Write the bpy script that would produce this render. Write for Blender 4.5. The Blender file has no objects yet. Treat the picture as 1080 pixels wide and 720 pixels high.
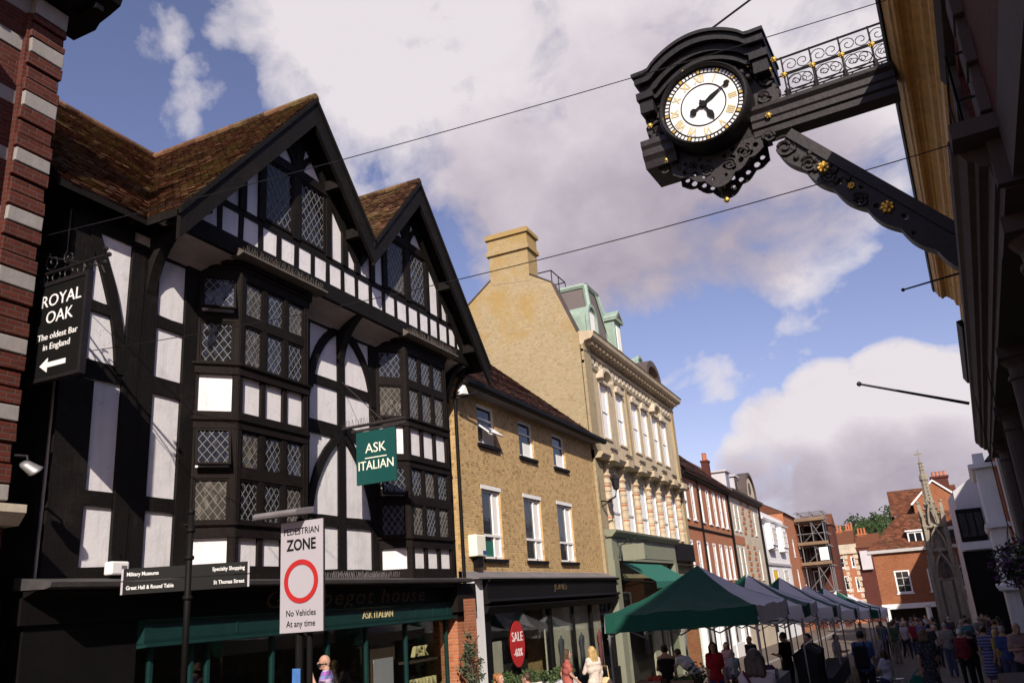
import bpy, bmesh, math, random
from mathutils import Vector, Matrix, Quaternion
random.seed(7)
C = bpy.context.scene
COL = C.collection
V = Vector
ORG = {}
EYE = 1.65
def rad(a): return math.radians(a)
def gz(y):
    if y < 0: return -.03*y
    if y < 30: return -.056*y
    if y < 60: return -1.68-.028*(y-30)
    if y < 130: return -2.52-.02*(y-60)
    return -3.92

# ---------------------------------------------------------------- materials
def newmat(name):
    m = bpy.data.materials.new(name); m.use_nodes = True
    nt = m.node_tree; nt.nodes.clear()
    out = nt.nodes.new('ShaderNodeOutputMaterial'); b = nt.nodes.new('ShaderNodeBsdfPrincipled')
    nt.links.new(b.outputs[0], out.inputs[0])
    return m, nt, b
def N(nt, t, **kw):
    n = nt.nodes.new('ShaderNode'+t)
    for k, v in kw.items(): setattr(n, k, v)
    return n
def L(nt, a, b): nt.links.new(a, b)
def ramp(nt, fac, stops):
    r = N(nt, 'ValToRGB'); L(nt, fac, r.inputs[0])
    e = r.color_ramp.elements
    while len(e) < len(stops): e.new(.5)
    for i, (p, c) in enumerate(stops):
        e[i].position = p; e[i].color = (*c, 1) if len(c) == 3 else c
    return r.outputs[0]
def mixc(nt, fac, a, b, mode='MIX'):
    m = N(nt, 'Mix', data_type='RGBA', blend_type=mode)
    if isinstance(fac, (int, float)): m.inputs[0].default_value = fac
    else: L(nt, fac, m.inputs[0])
    for i, x in ((6, a), (7, b)):
        if isinstance(x, tuple): m.inputs[i].default_value = (*x, 1)
        else: L(nt, x, m.inputs[i])
    return m.outputs[2]
def mth(nt, op, a, b=None, clamp=False):
    m = N(nt, 'Math', operation=op); m.use_clamp = clamp
    for i, x in enumerate((a, b)):
        if x is None: continue
        if isinstance(x, (int, float)): m.inputs[i].default_value = x
        else: L(nt, x, m.inputs[i])
    return m.outputs[0]
def noise(nt, vec, scale, detail=4, rough=.6, dist=0):
    n = N(nt, 'TexNoise'); n.inputs['Scale'].default_value = scale
    n.inputs['Detail'].default_value = detail; n.inputs['Roughness'].default_value = rough
    n.inputs['Distortion'].default_value = dist
    if vec: L(nt, vec, n.inputs['Vector'])
    return n.outputs[0]
def pos(nt): return N(nt, 'NewGeometry').outputs['Position']
def bump(nt, b, h, strength, dist=.02):
    bp = N(nt, 'Bump'); bp.inputs['Strength'].default_value = strength; bp.inputs['Distance'].default_value = dist
    L(nt, h, bp.inputs['Height']); L(nt, bp.outputs[0], b.inputs['Normal'])
def scl(c, k): return tuple(max(0, min(1, x*k)) for x in c)
def mat(name, c, rough=.7, var=.25, scale=6, bmp=0, metal=0, spec=.4, island=0, streak=0):
    """plain material with two octaves of blotchy variation (wear and dirt)"""
    m, nt, b = newmat(name)
    tc = N(nt, 'TexCoord').outputs['Object']
    n1 = noise(nt, tc, scale, 6, .65); n2 = noise(nt, tc, scale*.17, 3)
    f = mth(nt, 'ADD', mth(nt, 'MULTIPLY', n1, .6), mth(nt, 'MULTIPLY', n2, .5))
    col = ramp(nt, f, [(.3, scl(c, 1-var)), (.55, c), (.8, scl(c, 1+var))])
    if streak:
        mp = N(nt, 'Mapping'); mp.inputs['Scale'].default_value = (5, 5, .35); L(nt, tc, mp.inputs[0])
        s = noise(nt, mp.outputs[0], 1.6, 5, .7)
        col = mixc(nt, ramp(nt, s, [(.5, (0, 0, 0)), (.72, (streak,)*3)]), col, scl(c, .45))
    if island:
        r = N(nt, 'NewGeometry').outputs['Random Per Island']
        col = mixc(nt, 1.0, col, ramp(nt, r, [(0, (1-island,)*3), (1, (1, 1, 1))]), 'MULTIPLY')
    L(nt, col, b.inputs['Base Color'])
    b.inputs['Roughness'].default_value = rough; b.inputs['Metallic'].default_value = metal
    b.inputs['Specular IOR Level'].default_value = spec
    if bmp: bump(nt, b, mth(nt, 'ADD', n1, mth(nt, 'MULTIPLY', noise(nt, tc, scale*6, 4), .4)), bmp)
    return m
def facade_vec(nt):
    g = N(nt, 'NewGeometry'); s = N(nt, 'SeparateXYZ'); L(nt, g.outputs['Position'], s.inputs[0])
    n = N(nt, 'SeparateXYZ'); L(nt, g.outputs['True Normal'], n.inputs[0])
    f = mth(nt, 'GREATER_THAN', mth(nt, 'ABSOLUTE', n.outputs[0]), mth(nt, 'ABSOLUTE', n.outputs[1]))
    mx = N(nt, 'Mix', data_type='FLOAT'); L(nt, f, mx.inputs[0]); L(nt, s.outputs[0], mx.inputs[2]); L(nt, s.outputs[1], mx.inputs[3])
    c = N(nt, 'CombineXYZ'); L(nt, mx.outputs[0], c.inputs[0]); L(nt, s.outputs[2], c.inputs[1])
    return c.outputs[0], g.outputs['Position']
def brick(name, c1, c2, mortar, bw=.225, bh=.075, ms=.011, stain=.35, stainc=None, flat=False, bmp=.5, wash=None, spk=(.8, .93, .12)):
    m, nt, b = newmat(name)
    vec, P = facade_vec(nt)
    if flat: vec = P
    t = N(nt, 'TexBrick'); L(nt, vec, t.inputs['Vector'])
    t.inputs['Scale'].default_value = 1; t.inputs['Brick Width'].default_value = bw; t.inputs['Row Height'].default_value = bh
    t.inputs['Mortar Size'].default_value = ms; t.inputs['Color1'].default_value = (*c1, 1); t.inputs['Color2'].default_value = (*c2, 1)
    t.inputs['Mortar'].default_value = (*mortar, 1); t.inputs['Bias'].default_value = -.1
    t.inputs['Mortar Smooth'].default_value = .4
    n1 = noise(nt, P, 1.1, 6, .7); n2 = noise(nt, P, 9, 4, .7)
    wn = N(nt, 'TexWhiteNoise', noise_dimensions='2D')
    sn = N(nt, 'VectorMath', operation='SNAP'); L(nt, vec, sn.inputs[0]); sn.inputs[1].default_value = (bw/2, bh, 1)
    L(nt, sn.outputs[0], wn.inputs['Vector'])
    col = mixc(nt, 1.0, t.outputs[0], ramp(nt, wn.outputs[0], [(0, (spk[0], spk[0]*.98, spk[0]*.95)), (spk[2], (spk[1],)*3), (1, (1.06,)*3)]), 'MULTIPLY')
    sc = stainc or scl(c1, .35)
    col = mixc(nt, ramp(nt, n1, [(.45, (0, 0, 0)), (.75, (stain,)*3)]), col, sc)
    if wash:
        n3 = noise(nt, P, .5, 5, .7, 1.0); sz = N(nt, 'SeparateXYZ'); L(nt, P, sz.inputs[0])
        lich = mth(nt, 'ADD', n3, mth(nt, 'MULTIPLY', mth(nt, 'SUBTRACT', sz.outputs[2], 13.5), .03))      # lichen grows thickest by the chimney
        col = mixc(nt, ramp(nt, lich, [(.46, (0, 0, 0)), (.66, (.8,)*3)]), col, wash)
    col = mixc(nt, .22, col, ramp(nt, n2, [(.3, (.5,)*3), (.7, (1, 1, 1))]), 'MULTIPLY')
    L(nt, col, b.inputs['Base Color']); b.inputs['Roughness'].default_value = .85; b.inputs['Specular IOR Level'].default_value = .2
    h = mth(nt, 'SUBTRACT', mth(nt, 'MULTIPLY', n2, .3), t.outputs['Fac'])
    bump(nt, b, h, bmp, .012)
    return m
def tile(name, stops, moss=None, mossamt=.5):
    m, nt, b = newmat(name)
    P = pos(nt); r = N(nt, 'NewGeometry').outputs['Random Per Island']
    n1 = noise(nt, P, 14, 5, .7); n2 = noise(nt, P, 1.3, 5, .7)
    f = mth(nt, 'ADD', mth(nt, 'MULTIPLY', r, .7), mth(nt, 'MULTIPLY', n1, .35))
    col = ramp(nt, f, stops)
    if moss:
        k = ramp(nt, mth(nt, 'ADD', n2, mth(nt, 'MULTIPLY', mth(nt, 'SUBTRACT', n1, .5), .7)), [(.48, (0, 0, 0)), (.68, (mossamt,)*3)])
        col = mixc(nt, k, col, moss)
    L(nt, col, b.inputs['Base Color']); b.inputs['Roughness'].default_value = .9; b.inputs['Specular IOR Level'].default_value = .15
    bump(nt, b, n1, .5, .02)
    return m
def glass(name, c=(.015, .017, .02), rough=.06, trans=0, refl=.4):
    m, nt, b = newmat(name)
    tc = N(nt, 'TexCoord').outputs['Object']
    b.inputs['Base Color'].default_value = (*c, 1); b.inputs['Roughness'].default_value = rough
    b.inputs['Specular IOR Level'].default_value = .5
    bump(nt, b, noise(nt, tc, 2.2, 2), .12, .03)
    if trans:
        out = nt.nodes['Material Output'] if 'Material Output' in nt.nodes else [n for n in nt.nodes if n.type == 'OUTPUT_MATERIAL'][0]
        tr = N(nt, 'BsdfTransparent'); gl = N(nt, 'BsdfGlossy'); gl.inputs['Roughness'].default_value = .02
        fr = N(nt, 'LayerWeight'); fr.inputs[0].default_value = .5
        mx = N(nt, 'MixShader'); L(nt, mth(nt, 'ADD', mth(nt, 'MULTIPLY', mth(nt, 'POWER', fr.outputs['Facing'], 4), refl), refl*.06), mx.inputs[0]); L(nt, tr.outputs[0], mx.inputs[1]); L(nt, gl.outputs[0], mx.inputs[2])
        tr.inputs[0].default_value = (.85, .88, .86, 1)
        L(nt, mx.outputs[0], out.inputs[0])
    return m
def plaster(name, c):
    m, nt, b = newmat(name)
    P = pos(nt); n1 = noise(nt, P, 2.2, 7, .7); n2 = noise(nt, P, .7, 4, .6); n3 = noise(nt, P, 28, 4, .7)
    col = ramp(nt, mth(nt, 'ADD', mth(nt, 'MULTIPLY', n1, .6), mth(nt, 'MULTIPLY', n2, .5)), [(.36, scl(c, .80)), (.52, c), (.75, scl(c, 1.05))])
    mp = N(nt, 'Mapping'); mp.inputs['Scale'].default_value = (7, 7, .5); L(nt, P, mp.inputs[0])
    col = mixc(nt, ramp(nt, noise(nt, mp.outputs[0], 1.5, 6, .75), [(.52, (0, 0, 0)), (.78, (.5,)*3)]), col, (.36, .32, .30))      # rain streaks
    v = N(nt, 'TexVoronoi', feature='DISTANCE_TO_EDGE'); v.inputs['Scale'].default_value = 1.1
    dm = N(nt, 'VectorMath', operation='ADD'); L(nt, P, dm.inputs[0]); nv = N(nt, 'TexNoise'); nv.inputs['Scale'].default_value = 3; nv.inputs['Detail'].default_value = 4; L(nt, P, nv.inputs[0]); L(nt, nv.outputs['Color'], dm.inputs[1]); L(nt, dm.outputs[0], v.inputs['Vector'])
    crk = mth(nt, 'LESS_THAN', v.outputs['Distance'], .006)
    col = mixc(nt, mth(nt, 'MULTIPLY', mth(nt, 'MULTIPLY', crk, mth(nt, 'GREATER_THAN', n2, .5)), .3), col, (.2, .18, .17))       # hairline cracks
    L(nt, col, b.inputs['Base Color']); b.inputs['Roughness'].default_value = .92; b.inputs['Specular IOR Level'].default_value = .15
    bump(nt, b, mth(nt, 'ADD', mth(nt, 'MULTIPLY', n1, 1.5), mth(nt, 'MULTIPLY', n3, .25)), .4, .02)
    return m
def oak(name, c, worn, spec):
    m, nt, b = newmat(name)
    P = pos(nt); mp = N(nt, 'Mapping'); mp.inputs['Scale'].default_value = (14, 14, 1.6); L(nt, P, mp.inputs[0])
    mq = N(nt, 'Mapping'); mq.inputs['Scale'].default_value = (9, 1.6, 14); L(nt, P, mq.inputs[0])
    g1 = noise(nt, mp.outputs[0], 2, 6, .75, .4); g2 = noise(nt, mq.outputs[0], 2, 6, .75, .4); n = noise(nt, P, 1.3, 5, .7)
    g = mth(nt, 'MAXIMUM', g1, g2)
    col = ramp(nt, g, [(.35, scl(c, .5)), (.6, c), (.8, scl(c, 1.6))])
    col = mixc(nt, ramp(nt, mth(nt, 'ADD', mth(nt, 'MULTIPLY', n, .7), mth(nt, 'MULTIPLY', g, .4)), [(.58, (0, 0, 0)), (.75, (.6,)*3)]), col, worn)     # paint worn off the grain
    L(nt, col, b.inputs['Base Color']); b.inputs['Specular IOR Level'].default_value = spec
    L(nt, ramp(nt, n, [(.3, (.55,)*3), (.7, (.85,)*3)]), b.inputs['Roughness'])
    bump(nt, b, g, .7, .02)
    return m
def leaded(name, c=(.012, .013, .016)):
    """small quarries set at slightly different angles, so that they break up the reflections"""
    m, nt, b = newmat(name)
    g = N(nt, 'NewGeometry'); s = N(nt, 'SeparateXYZ'); L(nt, g.outputs['Position'], s.inputs[0])
    a = mth(nt, 'DIVIDE', mth(nt, 'ADD', s.outputs[0], s.outputs[1]), .118); z = mth(nt, 'DIVIDE', s.outputs[2], .172)
    cb = N(nt, 'CombineXYZ'); L(nt, mth(nt, 'FLOOR', mth(nt, 'ADD', a, z)), cb.inputs[0]); L(nt, mth(nt, 'FLOOR', mth(nt, 'SUBTRACT', a, z)), cb.inputs[1])
    w = N(nt, 'TexWhiteNoise', noise_dimensions='2D'); L(nt, cb.outputs[0], w.inputs['Vector'])
    sb = N(nt, 'VectorMath', operation='SUBTRACT'); L(nt, w.outputs['Color'], sb.inputs[0]); sb.inputs[1].default_value = (.5, .5, .5)
    sc = N(nt, 'VectorMath', operation='SCALE'); L(nt, sb.outputs[0], sc.inputs[0]); sc.inputs[3].default_value = .16
    ad = N(nt, 'VectorMath', operation='ADD'); L(nt, g.outputs['Normal'], ad.inputs[0]); L(nt, sc.outputs[0], ad.inputs[1])
    nn = N(nt, 'VectorMath', operation='NORMALIZE'); L(nt, ad.outputs[0], nn.inputs[0]); L(nt, nn.outputs[0], b.inputs['Normal'])
    L(nt, ramp(nt, w.outputs['Value'], [(0, scl(c, .6)), (.8, c), (1, scl(c, 2.2))]), b.inputs['Base Color']); b.inputs['Roughness'].default_value = .07; b.inputs['Specular IOR Level'].default_value = .5
    return m
M = {}
M['plaster'] = plaster('lime_plaster', (.73, .70, .71))
M['timber'] = oak('black_oak', (.010, .0078, .0072), (.026, .021, .019), .14)
M['timber_brown'] = oak('dark_brown_oak', (.0125, .0088, .0078), (.024, .018, .016), .12)
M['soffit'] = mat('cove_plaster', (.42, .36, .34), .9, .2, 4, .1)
M['lead'] = mat('lead_cames', (.19, .185, .18), .6, .35, 3, spec=.2)
M['leadflash'] = mat('lead_flashing', (.16, .145, .15), .65, .3, 5, .3)
M['glass'] = leaded('old_glass')
M['plainglass'] = glass('window_glass', (.014, .016, .019), .05)
M['glass_blue'] = leaded('bluish_old_glass', (.028, .032, .05))
M['glass_pale'] = leaded('curtained_old_glass', (.07, .06, .05))
M['shopglass'] = glass('shop_window_glass', trans=1)
M['dullglass'] = glass('weak_reflection_glass', trans=1, refl=.1)  # clear shop glass with its mirror reflection turned down
M['oldtile'] = tile('mossy_clay_tile', [(.05, (.026, .014, .010)), (.35, (.072, .034, .021)), (.7, (.13, .058, .033)), (1, (.23, .125, .07))], (.15, .118, .04), .85)
M['brntile'] = tile('brown_clay_tile', [(.05, (.045, .022, .02)), (.5, (.085, .04, .032)), (1, (.13, .065, .05))], (.12, .08, .05), .2)
M['redtile'] = tile('red_clay_tile', [(.05, (.06, .024, .015)), (.5, (.135, .048, .027)), (1, (.23, .09, .045))], (.085, .055, .03), .7)
M['slate'] = tile('slate', [(.05, (.07, .06, .06)), (.5, (.13, .11, .11)), (1, (.19, .165, .16))], (.15, .13, .12), .3)
M['darklead'] = mat('dark_lead', (.06, .055, .056), .7, .4, 6, .3, spec=.2)
M['bayhead'] = mat('lichened_lead', (.11, .093, .08), .8, .4, 14, .6)
M['ybrick'] = brick('yellow_stock_brick', (.58, .365, .145), (.49, .285, .10), (.52, .41, .26), ms=.013, stain=.2, spk=(.58, .88, .18))
M['obrick'] = brick('weathered_gault_brick', (.41, .325, .195), (.36, .285, .165), (.35, .285, .18), stain=.35, stainc=(.30, .235, .14), wash=(.36, .24, .085))
M['stone'] = mat('ochre_stone', (.48, .39, .27), .85, .3, 3, .3, spec=.2, streak=.35)
M['palestone'] = mat('pale_limestone', (.50, .43, .33), .85, .3, 4, .3, spec=.2, streak=.3)
M['crossstone'] = mat('weathered_grey_stone', (.26, .225, .175), .9, .4, 6, .7, spec=.2, streak=.5)
M['whitestone'] = mat('white_stone_band', (.28, .255, .24), .85, .2, 5, .3, streak=.3)
M['redbrick'] = brick('dark_red_brick', (.115, .027, .017), (.085, .021, .014), (.09, .055, .048), stain=.4)
M['orbrick'] = brick('orange_red_brick', (.47, .155, .07), (.39, .125, .055), (.4, .24, .16), stain=.2)
M['orbrick2'] = brick('bright_orange_brick', (.34, .115, .05), (.28, .09, .04), (.3, .17, .1), stain=.35)
M['copper'] = mat('verdigris_copper', (.27, .36, .30), .7, .3, 4, .2, spec=.3, streak=.4)
M['white'] = mat('white_paint', (.78, .76, .75), .55, .08, 6, .05)
M['whitewash'] = mat('white_render', (.74, .73, .73), .85, .1, 2, .1, streak=.25)
M['lavwash'] = mat('pale_render', (.5, .48, .5), .85, .1, 2, .1, streak=.2)
M['blind'] = mat('white_blind', (.80, .78, .76), .8, .04, 2)
M['black'] = mat('black_paint', (.0065, .0058, .0058), .6, .3, 8, .1, spec=.12)
M['iron'] = mat('black_iron', (.012, .010, .011), .5, .4, 14, .35, spec=.3)
M['ironlit'] = mat('lit_black_iron', (.026, .021, .022), .55, .35, 10, .45, spec=.35)  # lighter copy of the black iron, sunlight put into its colour
M['gold'] = mat('gold_leaf', (.85, .55, .12), .35, .15, 20, .2, metal=.85)
M['signgold'] = mat('sign_gold', (.42, .25, .06), .5, .2, 12)
M['dimgold'] = mat('faded_gold_paint', (.10, .065, .03), .7, .35, 12)
M['goldpaint'] = mat('gold_paint', (.58, .48, .25), .5, .15, 12)
M['teal'] = mat('teal_paint', (.006, .030, .027), .55, .3, 6, .05, spec=.25)
M['signgreen'] = mat('sign_green', (.006, .06, .055), .45, .08, 6)
M['cream'] = mat('cream_letter', (.82, .80, .66), .6, .05, 6)
M['signwhite'] = mat('sign_white', (.40, .37, .40), .5, .05, 4)
M['signred'] = mat('sign_red', (.42, .02, .02), .5, .08, 6)
M['signblack'] = mat('sign_black', (.007, .007, .007), .55, .2, 6, spec=.15)
M['ochre'] = mat('ochre_painted_cornice', (.72, .44, .15), .7, .3, 5, .25, streak=.5)
M['darkstone'] = mat('shaded_grimy_stone', (.082, .061, .056), .85, .3, 3, .3, streak=.4)  # grime streaks over a base darkened to stand in for the hall's shade
M['greygreen'] = mat('grey_green_paint', (.20, .205, .15), .6, .1, 5, .05)
M['awning'] = mat('green_awning', (.015, .12, .085), .8, .1, 4)
M['canvasg'] = mat('green_canvas', (.008, .085, .058), .75, .2, 1.5, .5, spec=.3)
M['canvasw'] = mat('white_canvas', (.84, .80, .83), .8, .08, 1.5, .5)
for k_ in ('canvasg', 'canvasw'):      # thin cloth lets some of the sun through
    nt_ = M[k_].node_tree; pb_ = [n for n in nt_.nodes if n.type == 'BSDF_PRINCIPLED'][0]; ou_ = [n for n in nt_.nodes if n.type == 'OUTPUT_MATERIAL'][0]
    tl_ = N(nt_, 'BsdfTranslucent'); nt_.links.new(pb_.inputs['Base Color'].links[0].from_socket, tl_.inputs[0]); mx_ = N(nt_, 'MixShader'); mx_.inputs[0].default_value = .28
    nt_.links.new(pb_.outputs[0], mx_.inputs[1]); nt_.links.new(tl_.outputs[0], mx_.inputs[2]); nt_.links.new(mx_.outputs[0], ou_.inputs[0])
M['steel'] = mat('galvanised_steel', (.24, .235, .24), .5, .25, 10, metal=.6)
M['wood'] = mat('raw_planks', (.19, .125, .075), .8, .3, 7, .3)
M['dkwood'] = mat('dark_wood', (.07, .045, .03), .6, .3, 7, .3)
M['bark'] = mat('bark', (.07, .05, .035), .9, .3, 9, .6)
M['leaf'] = mat('leaf_green', (.05, .085, .02), .6, .3, 3, island=.6)
M['oliveleaf'] = mat('olive_leaf', (.075, .09, .045), .6, .3, 3, island=.6)
M['woodleaf'] = mat('woodland_leaf', (.035, .065, .012), .7, .4, .25, island=.65)
M['purple'] = mat('purple_flowers', (.10, .03, .11), .7, .3, 5, island=.4)
M['redflower'] = mat('red_flowers', (.4, .05, .03), .7, .3, 5, island=.4)
M['terracotta'] = mat('terracotta_pot', (.42, .13, .055), .8, .2, 6)
M['skin'] = mat('skin', (.42, .24, .17), .55, .06, 20)
M['eyes'] = mat('eye_dark', (.02, .015, .012), .3, .1, 20)
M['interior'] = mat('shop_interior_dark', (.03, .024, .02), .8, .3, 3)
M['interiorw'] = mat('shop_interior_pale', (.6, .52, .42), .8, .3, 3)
M['paving'] = brick('street_paving', (.165, .130, .104), (.13, .104, .086), (.065, .055, .048), bw=.6, bh=.4, ms=.012, stain=.4, flat=True, bmp=.3)
M['earth'] = mat('open_ground', (.10, .09, .06), .95, .3, .2)
M['hill'] = mat('hill_grass', (.05, .075, .025), .95, .3, .1)

# ---------------------------------------------------------------- geometry helpers
class F:
    """local frame: s along, o outward, z up"""
    def __init__(f, P, u, n, w=(0, 0, 1)): f.P, f.u, f.n, f.w = V(P), V(u).normalized(), V(n).normalized(), V(w).normalized()
    def __call__(f, s, o, z): return f.P+f.u*s+f.n*o+f.w*z
WF = F((0, 0, 0), (1, 0, 0), (0, 1, 0))
class MB:
    def __init__(b): b.v = []; b.f = []; b.m = []; b.mi = 0
    def add(b, vs, fs):
        k = len(b.v); b.v += [V(x) for x in vs]; b.f += [tuple(i+k for i in q) for q in fs]; b.m += [b.mi]*len(fs)
    def box(b, f, s0, s1, o0, o1, z0, z1, j=0):
        r = lambda: random.uniform(-j, j) if j else 0
        vs = [f(s+r(), o+r()*.5, z+r()) for s in (s0, s1) for o in (o0, o1) for z in (z0, z1)]
        b.add(vs, [(0, 1, 3, 2), (4, 6, 7, 5), (0, 4, 5, 1), (2, 3, 7, 6), (0, 2, 6, 4), (1, 5, 7, 3)])
    def quad(b, *p): b.add(p, [tuple(range(len(p)))])
    def poly(b, f, pts, o0, o1):
        n = len(pts)
        vs = [f(s, o0, z) for s, z in pts]+[f(s, o1, z) for s, z in pts]
        b.add(vs, [tuple(range(n))[::-1], tuple(range(n, 2*n))]+[(i, (i+1) % n, n+(i+1) % n, n+i) for i in range(n)])
    def sweep(b, f, prof, s0, s1):
        """closed (o,z) profile extruded along s"""
        n = len(prof)
        vs = [f(s0, o, z) for o, z in prof]+[f(s1, o, z) for o, z in prof]
        b.add(vs, [tuple(range(n)), tuple(range(n, 2*n))[::-1]]+[(i, n+i, n+(i+1) % n, (i+1) % n) for i in range(n)])
    def path(b, f, pts, w, o0, o1, w1=None, j=0):
        """flat beam of width w following (s,z) points, from o0 to o1"""
        n = len(pts); vs = []
        for i, (s, z) in enumerate(pts):
            a = pts[max(0, i-1)]; c = pts[min(n-1, i+1)]
            dx, dz = c[0]-a[0], c[1]-a[1]; l = math.hypot(dx, dz) or 1
            ww = (w+(w1-w)*i/(n-1) if w1 is not None else w)/2+(random.uniform(-j, j) if j else 0)
            nx, nz = -dz/l*ww, dx/l*ww
            vs += [f(s+nx, o0, z+nz), f(s-nx, o0, z-nz), f(s-nx, o1, z-nz), f(s+nx, o1, z+nz)]
        fs = [(0, 1, 2, 3), tuple(4*(n-1)+q for q in (3, 2, 1, 0))]
        for i in range(n-1):
            for q in range(4): fs.append((4*i+q, 4*i+4+q, 4*i+4+(q+1) % 4, 4*i+(q+1) % 4))
        b.add(vs, fs)
    def tube(b, pts, r, n=6, r1=None):
        pts = [V(p) for p in pts]; k = len(pts); vs = []
        up = V((0, 0, 1))
        for i, p in enumerate(pts):
            d = (pts[min(k-1, i+1)]-pts[max(0, i-1)])
            if d.length < 1e-6: d = V((0, 0, 1))
            d.normalize(); a = d.cross(up if abs(d.z) < .95 else V((1, 0, 0))).normalized(); c = d.cross(a)
            rr = r if r1 is None else r+(r1-r)*i/(k-1)
            for q in range(n):
                t = 2*math.pi*q/n; vs.append(p+a*math.cos(t)*rr+c*math.sin(t)*rr)
        fs = [tuple(range(n))[::-1], tuple(range((k-1)*n, k*n))]
        for i in range(k-1):
            for q in range(n): fs.append((i*n+q, i*n+(q+1) % n, (i+1)*n+(q+1) % n, (i+1)*n+q))
        b.add(vs, fs)
    def lathe(b, c, prof, n=12, f=None, sx=1, sy=1):
        """profile [(r,z)] about the vertical (or about the outward axis of f when given)"""
        vs = []; c = V(c)
        for r, z in prof:
            for q in range(n):
                t = 2*math.pi*(q+.5)/n
                if f: vs.append(c+f.u*math.cos(t)*r*sx+f.w*math.sin(t)*r*sy+f.n*z)
                else: vs.append(c+V((math.cos(t)*r*sx, math.sin(t)*r*sy, z)))
        k = len(prof)
        fs = [tuple(range(n))[::-1], tuple(range((k-1)*n, k*n))]
        for i in range(k-1):
            for q in range(n): fs.append((i*n+q, i*n+(q+1) % n, (i+1)*n+(q+1) % n, (i+1)*n+q))
        b.add(vs, fs)
    def ball(b, c, rx, ry=None, rz=None, n=8, f=None):
        ry = ry or rx; rz = rz or rx; pr = 6
        vs = []; c = V(c)
        for i in range(pr+1):
            a = math.pi*i/pr-math.pi/2; rr = max(.02, math.cos(a))
            for q in range(n):
                t = 2*math.pi*q/n; p = V((math.cos(t)*rr*rx, math.sin(t)*rr*ry, math.sin(a)*rz))
                vs.append(c+(f.u*p.x+f.n*p.y+f.w*p.z if f else p))
        fs = [tuple(range(n))[::-1], tuple(range(pr*n, (pr+1)*n))]
        for i in range(pr):
            for q in range(n): fs.append((i*n+q, i*n+(q+1) % n, (i+1)*n+(q+1) % n, (i+1)*n+q))
        b.add(vs, fs)
    def wall(b, f, s0, s1, z0, z1, holes, d=.2, o=0.0, back=None):
        """front sheet pierced by rectangular holes, with reveals, and the closed body behind"""
        ss = sorted({s0, s1, *[h[0] for h in holes], *[h[1] for h in holes]}); zs = sorted({z0, z1, *[h[2] for h in holes], *[h[3] for h in holes]})
        for i in range(len(ss)-1):
            for k in range(len(zs)-1):
                cs, cz = (ss[i]+ss[i+1])/2, (zs[k]+zs[k+1])/2
                if any(h[0] < cs < h[1] and h[2] < cz < h[3] for h in holes): continue
                b.quad(f(ss[i], o, zs[k]), f(ss[i+1], o, zs[k]), f(ss[i+1], o, zs[k+1]), f(ss[i], o, zs[k+1]))
        for a, c, e, g in holes:
            b.quad(f(a, o, e), f(a, o-d, e), f(a, o-d, g), f(a, o, g)); b.quad(f(c, o, e), f(c, o, g), f(c, o-d, g), f(c, o-d, e))
            b.quad(f(a, o, e), f(c, o, e), f(c, o-d, e), f(a, o-d, e)); b.quad(f(a, o, g), f(a, o-d, g), f(c, o-d, g), f(c, o, g))
        if back:
            for s in (s0, s1): b.quad(f(s, o, z0), f(s, o, z1), f(s, o-d, z1), f(s, o-d, z0))
            b.box(f, s0, s1, -back, o-d, z0, z1)
    def leaves(b, c, rx, ry, rz, n, size, shell=.35):
        c = V(c)
        for _ in range(n):
            d = V((random.gauss(0, 1), random.gauss(0, 1), random.gauss(0, 1)))
            if d.length < 1e-3: continue
            d.normalize(); k = (shell+(1-shell)*random.random())
            p = c+V((d.x*rx*k, d.y*ry*k, d.z*rz*k))
            a = V((random.uniform(-1, 1), random.uniform(-1, 1), random.uniform(-1, 1))).normalized(); e = a.orthogonal().normalized()
            s = size*random.uniform(.6, 1.3)
            b.add([p-a*s, p+e*s*.5, p+a*s, p-e*s*.5], [(0, 1, 2, 3)])
    def bounds(b):
        return [min(x[i] for x in b.v) for i in range(3)], [max(x[i] for x in b.v) for i in range(3)]
    def build(b, name, mats, parent=None, loc=None, smooth=False, recalc=True, bevel=0):
        org = V(ORG[parent.name]) if parent else V(loc if loc else (0, 0, 0))
        me = bpy.data.meshes.new(name)
        me.from_pydata([tuple(x-org) for x in b.v], [], b.f)
        ms = mats if isinstance(mats, (list, tuple)) else [mats]
        for q in ms: me.materials.append(M[q] if isinstance(q, str) else q)
        if len(ms) > 1: me.polygons.foreach_set('material_index', b.m)
        if recalc:
            bm = bmesh.new(); bm.from_mesh(me); bmesh.ops.recalc_face_normals(bm, faces=bm.faces); bm.to_mesh(me); bm.free()
        if smooth: me.polygons.foreach_set('use_smooth', [True]*len(me.polygons))
        me.update()
        ob = bpy.data.objects.new(name, me); COL.objects.link(ob)
        ORG[ob.name] = tuple(org)
        if parent: ob.parent = parent
        else: ob.location = org
        if bevel:
            md = ob.modifiers.new('bevel', 'BEVEL'); md.width = bevel; md.segments = 2; md.limit_method = 'ANGLE'
        return ob
def tag(o, label, cat, group=None, kind=None):
    if label: o['label'] = label
    if cat: o['category'] = cat
    if group: o['group'] = group
    if kind: o['kind'] = kind
    return o
def thing(name, label, cat, loc, group=None):
    o = bpy.data.objects.new(name, None); COL.objects.link(o); o.location = loc
    o.empty_display_size = .3
    ORG[o.name] = tuple(loc)
    return tag(o, label, cat, group)
def struct(mb, name, m, loc=(0, 0, 0), **k):
    o = mb.build(name, m, None, loc, **k); o['kind'] = 'structure'; return o
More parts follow.
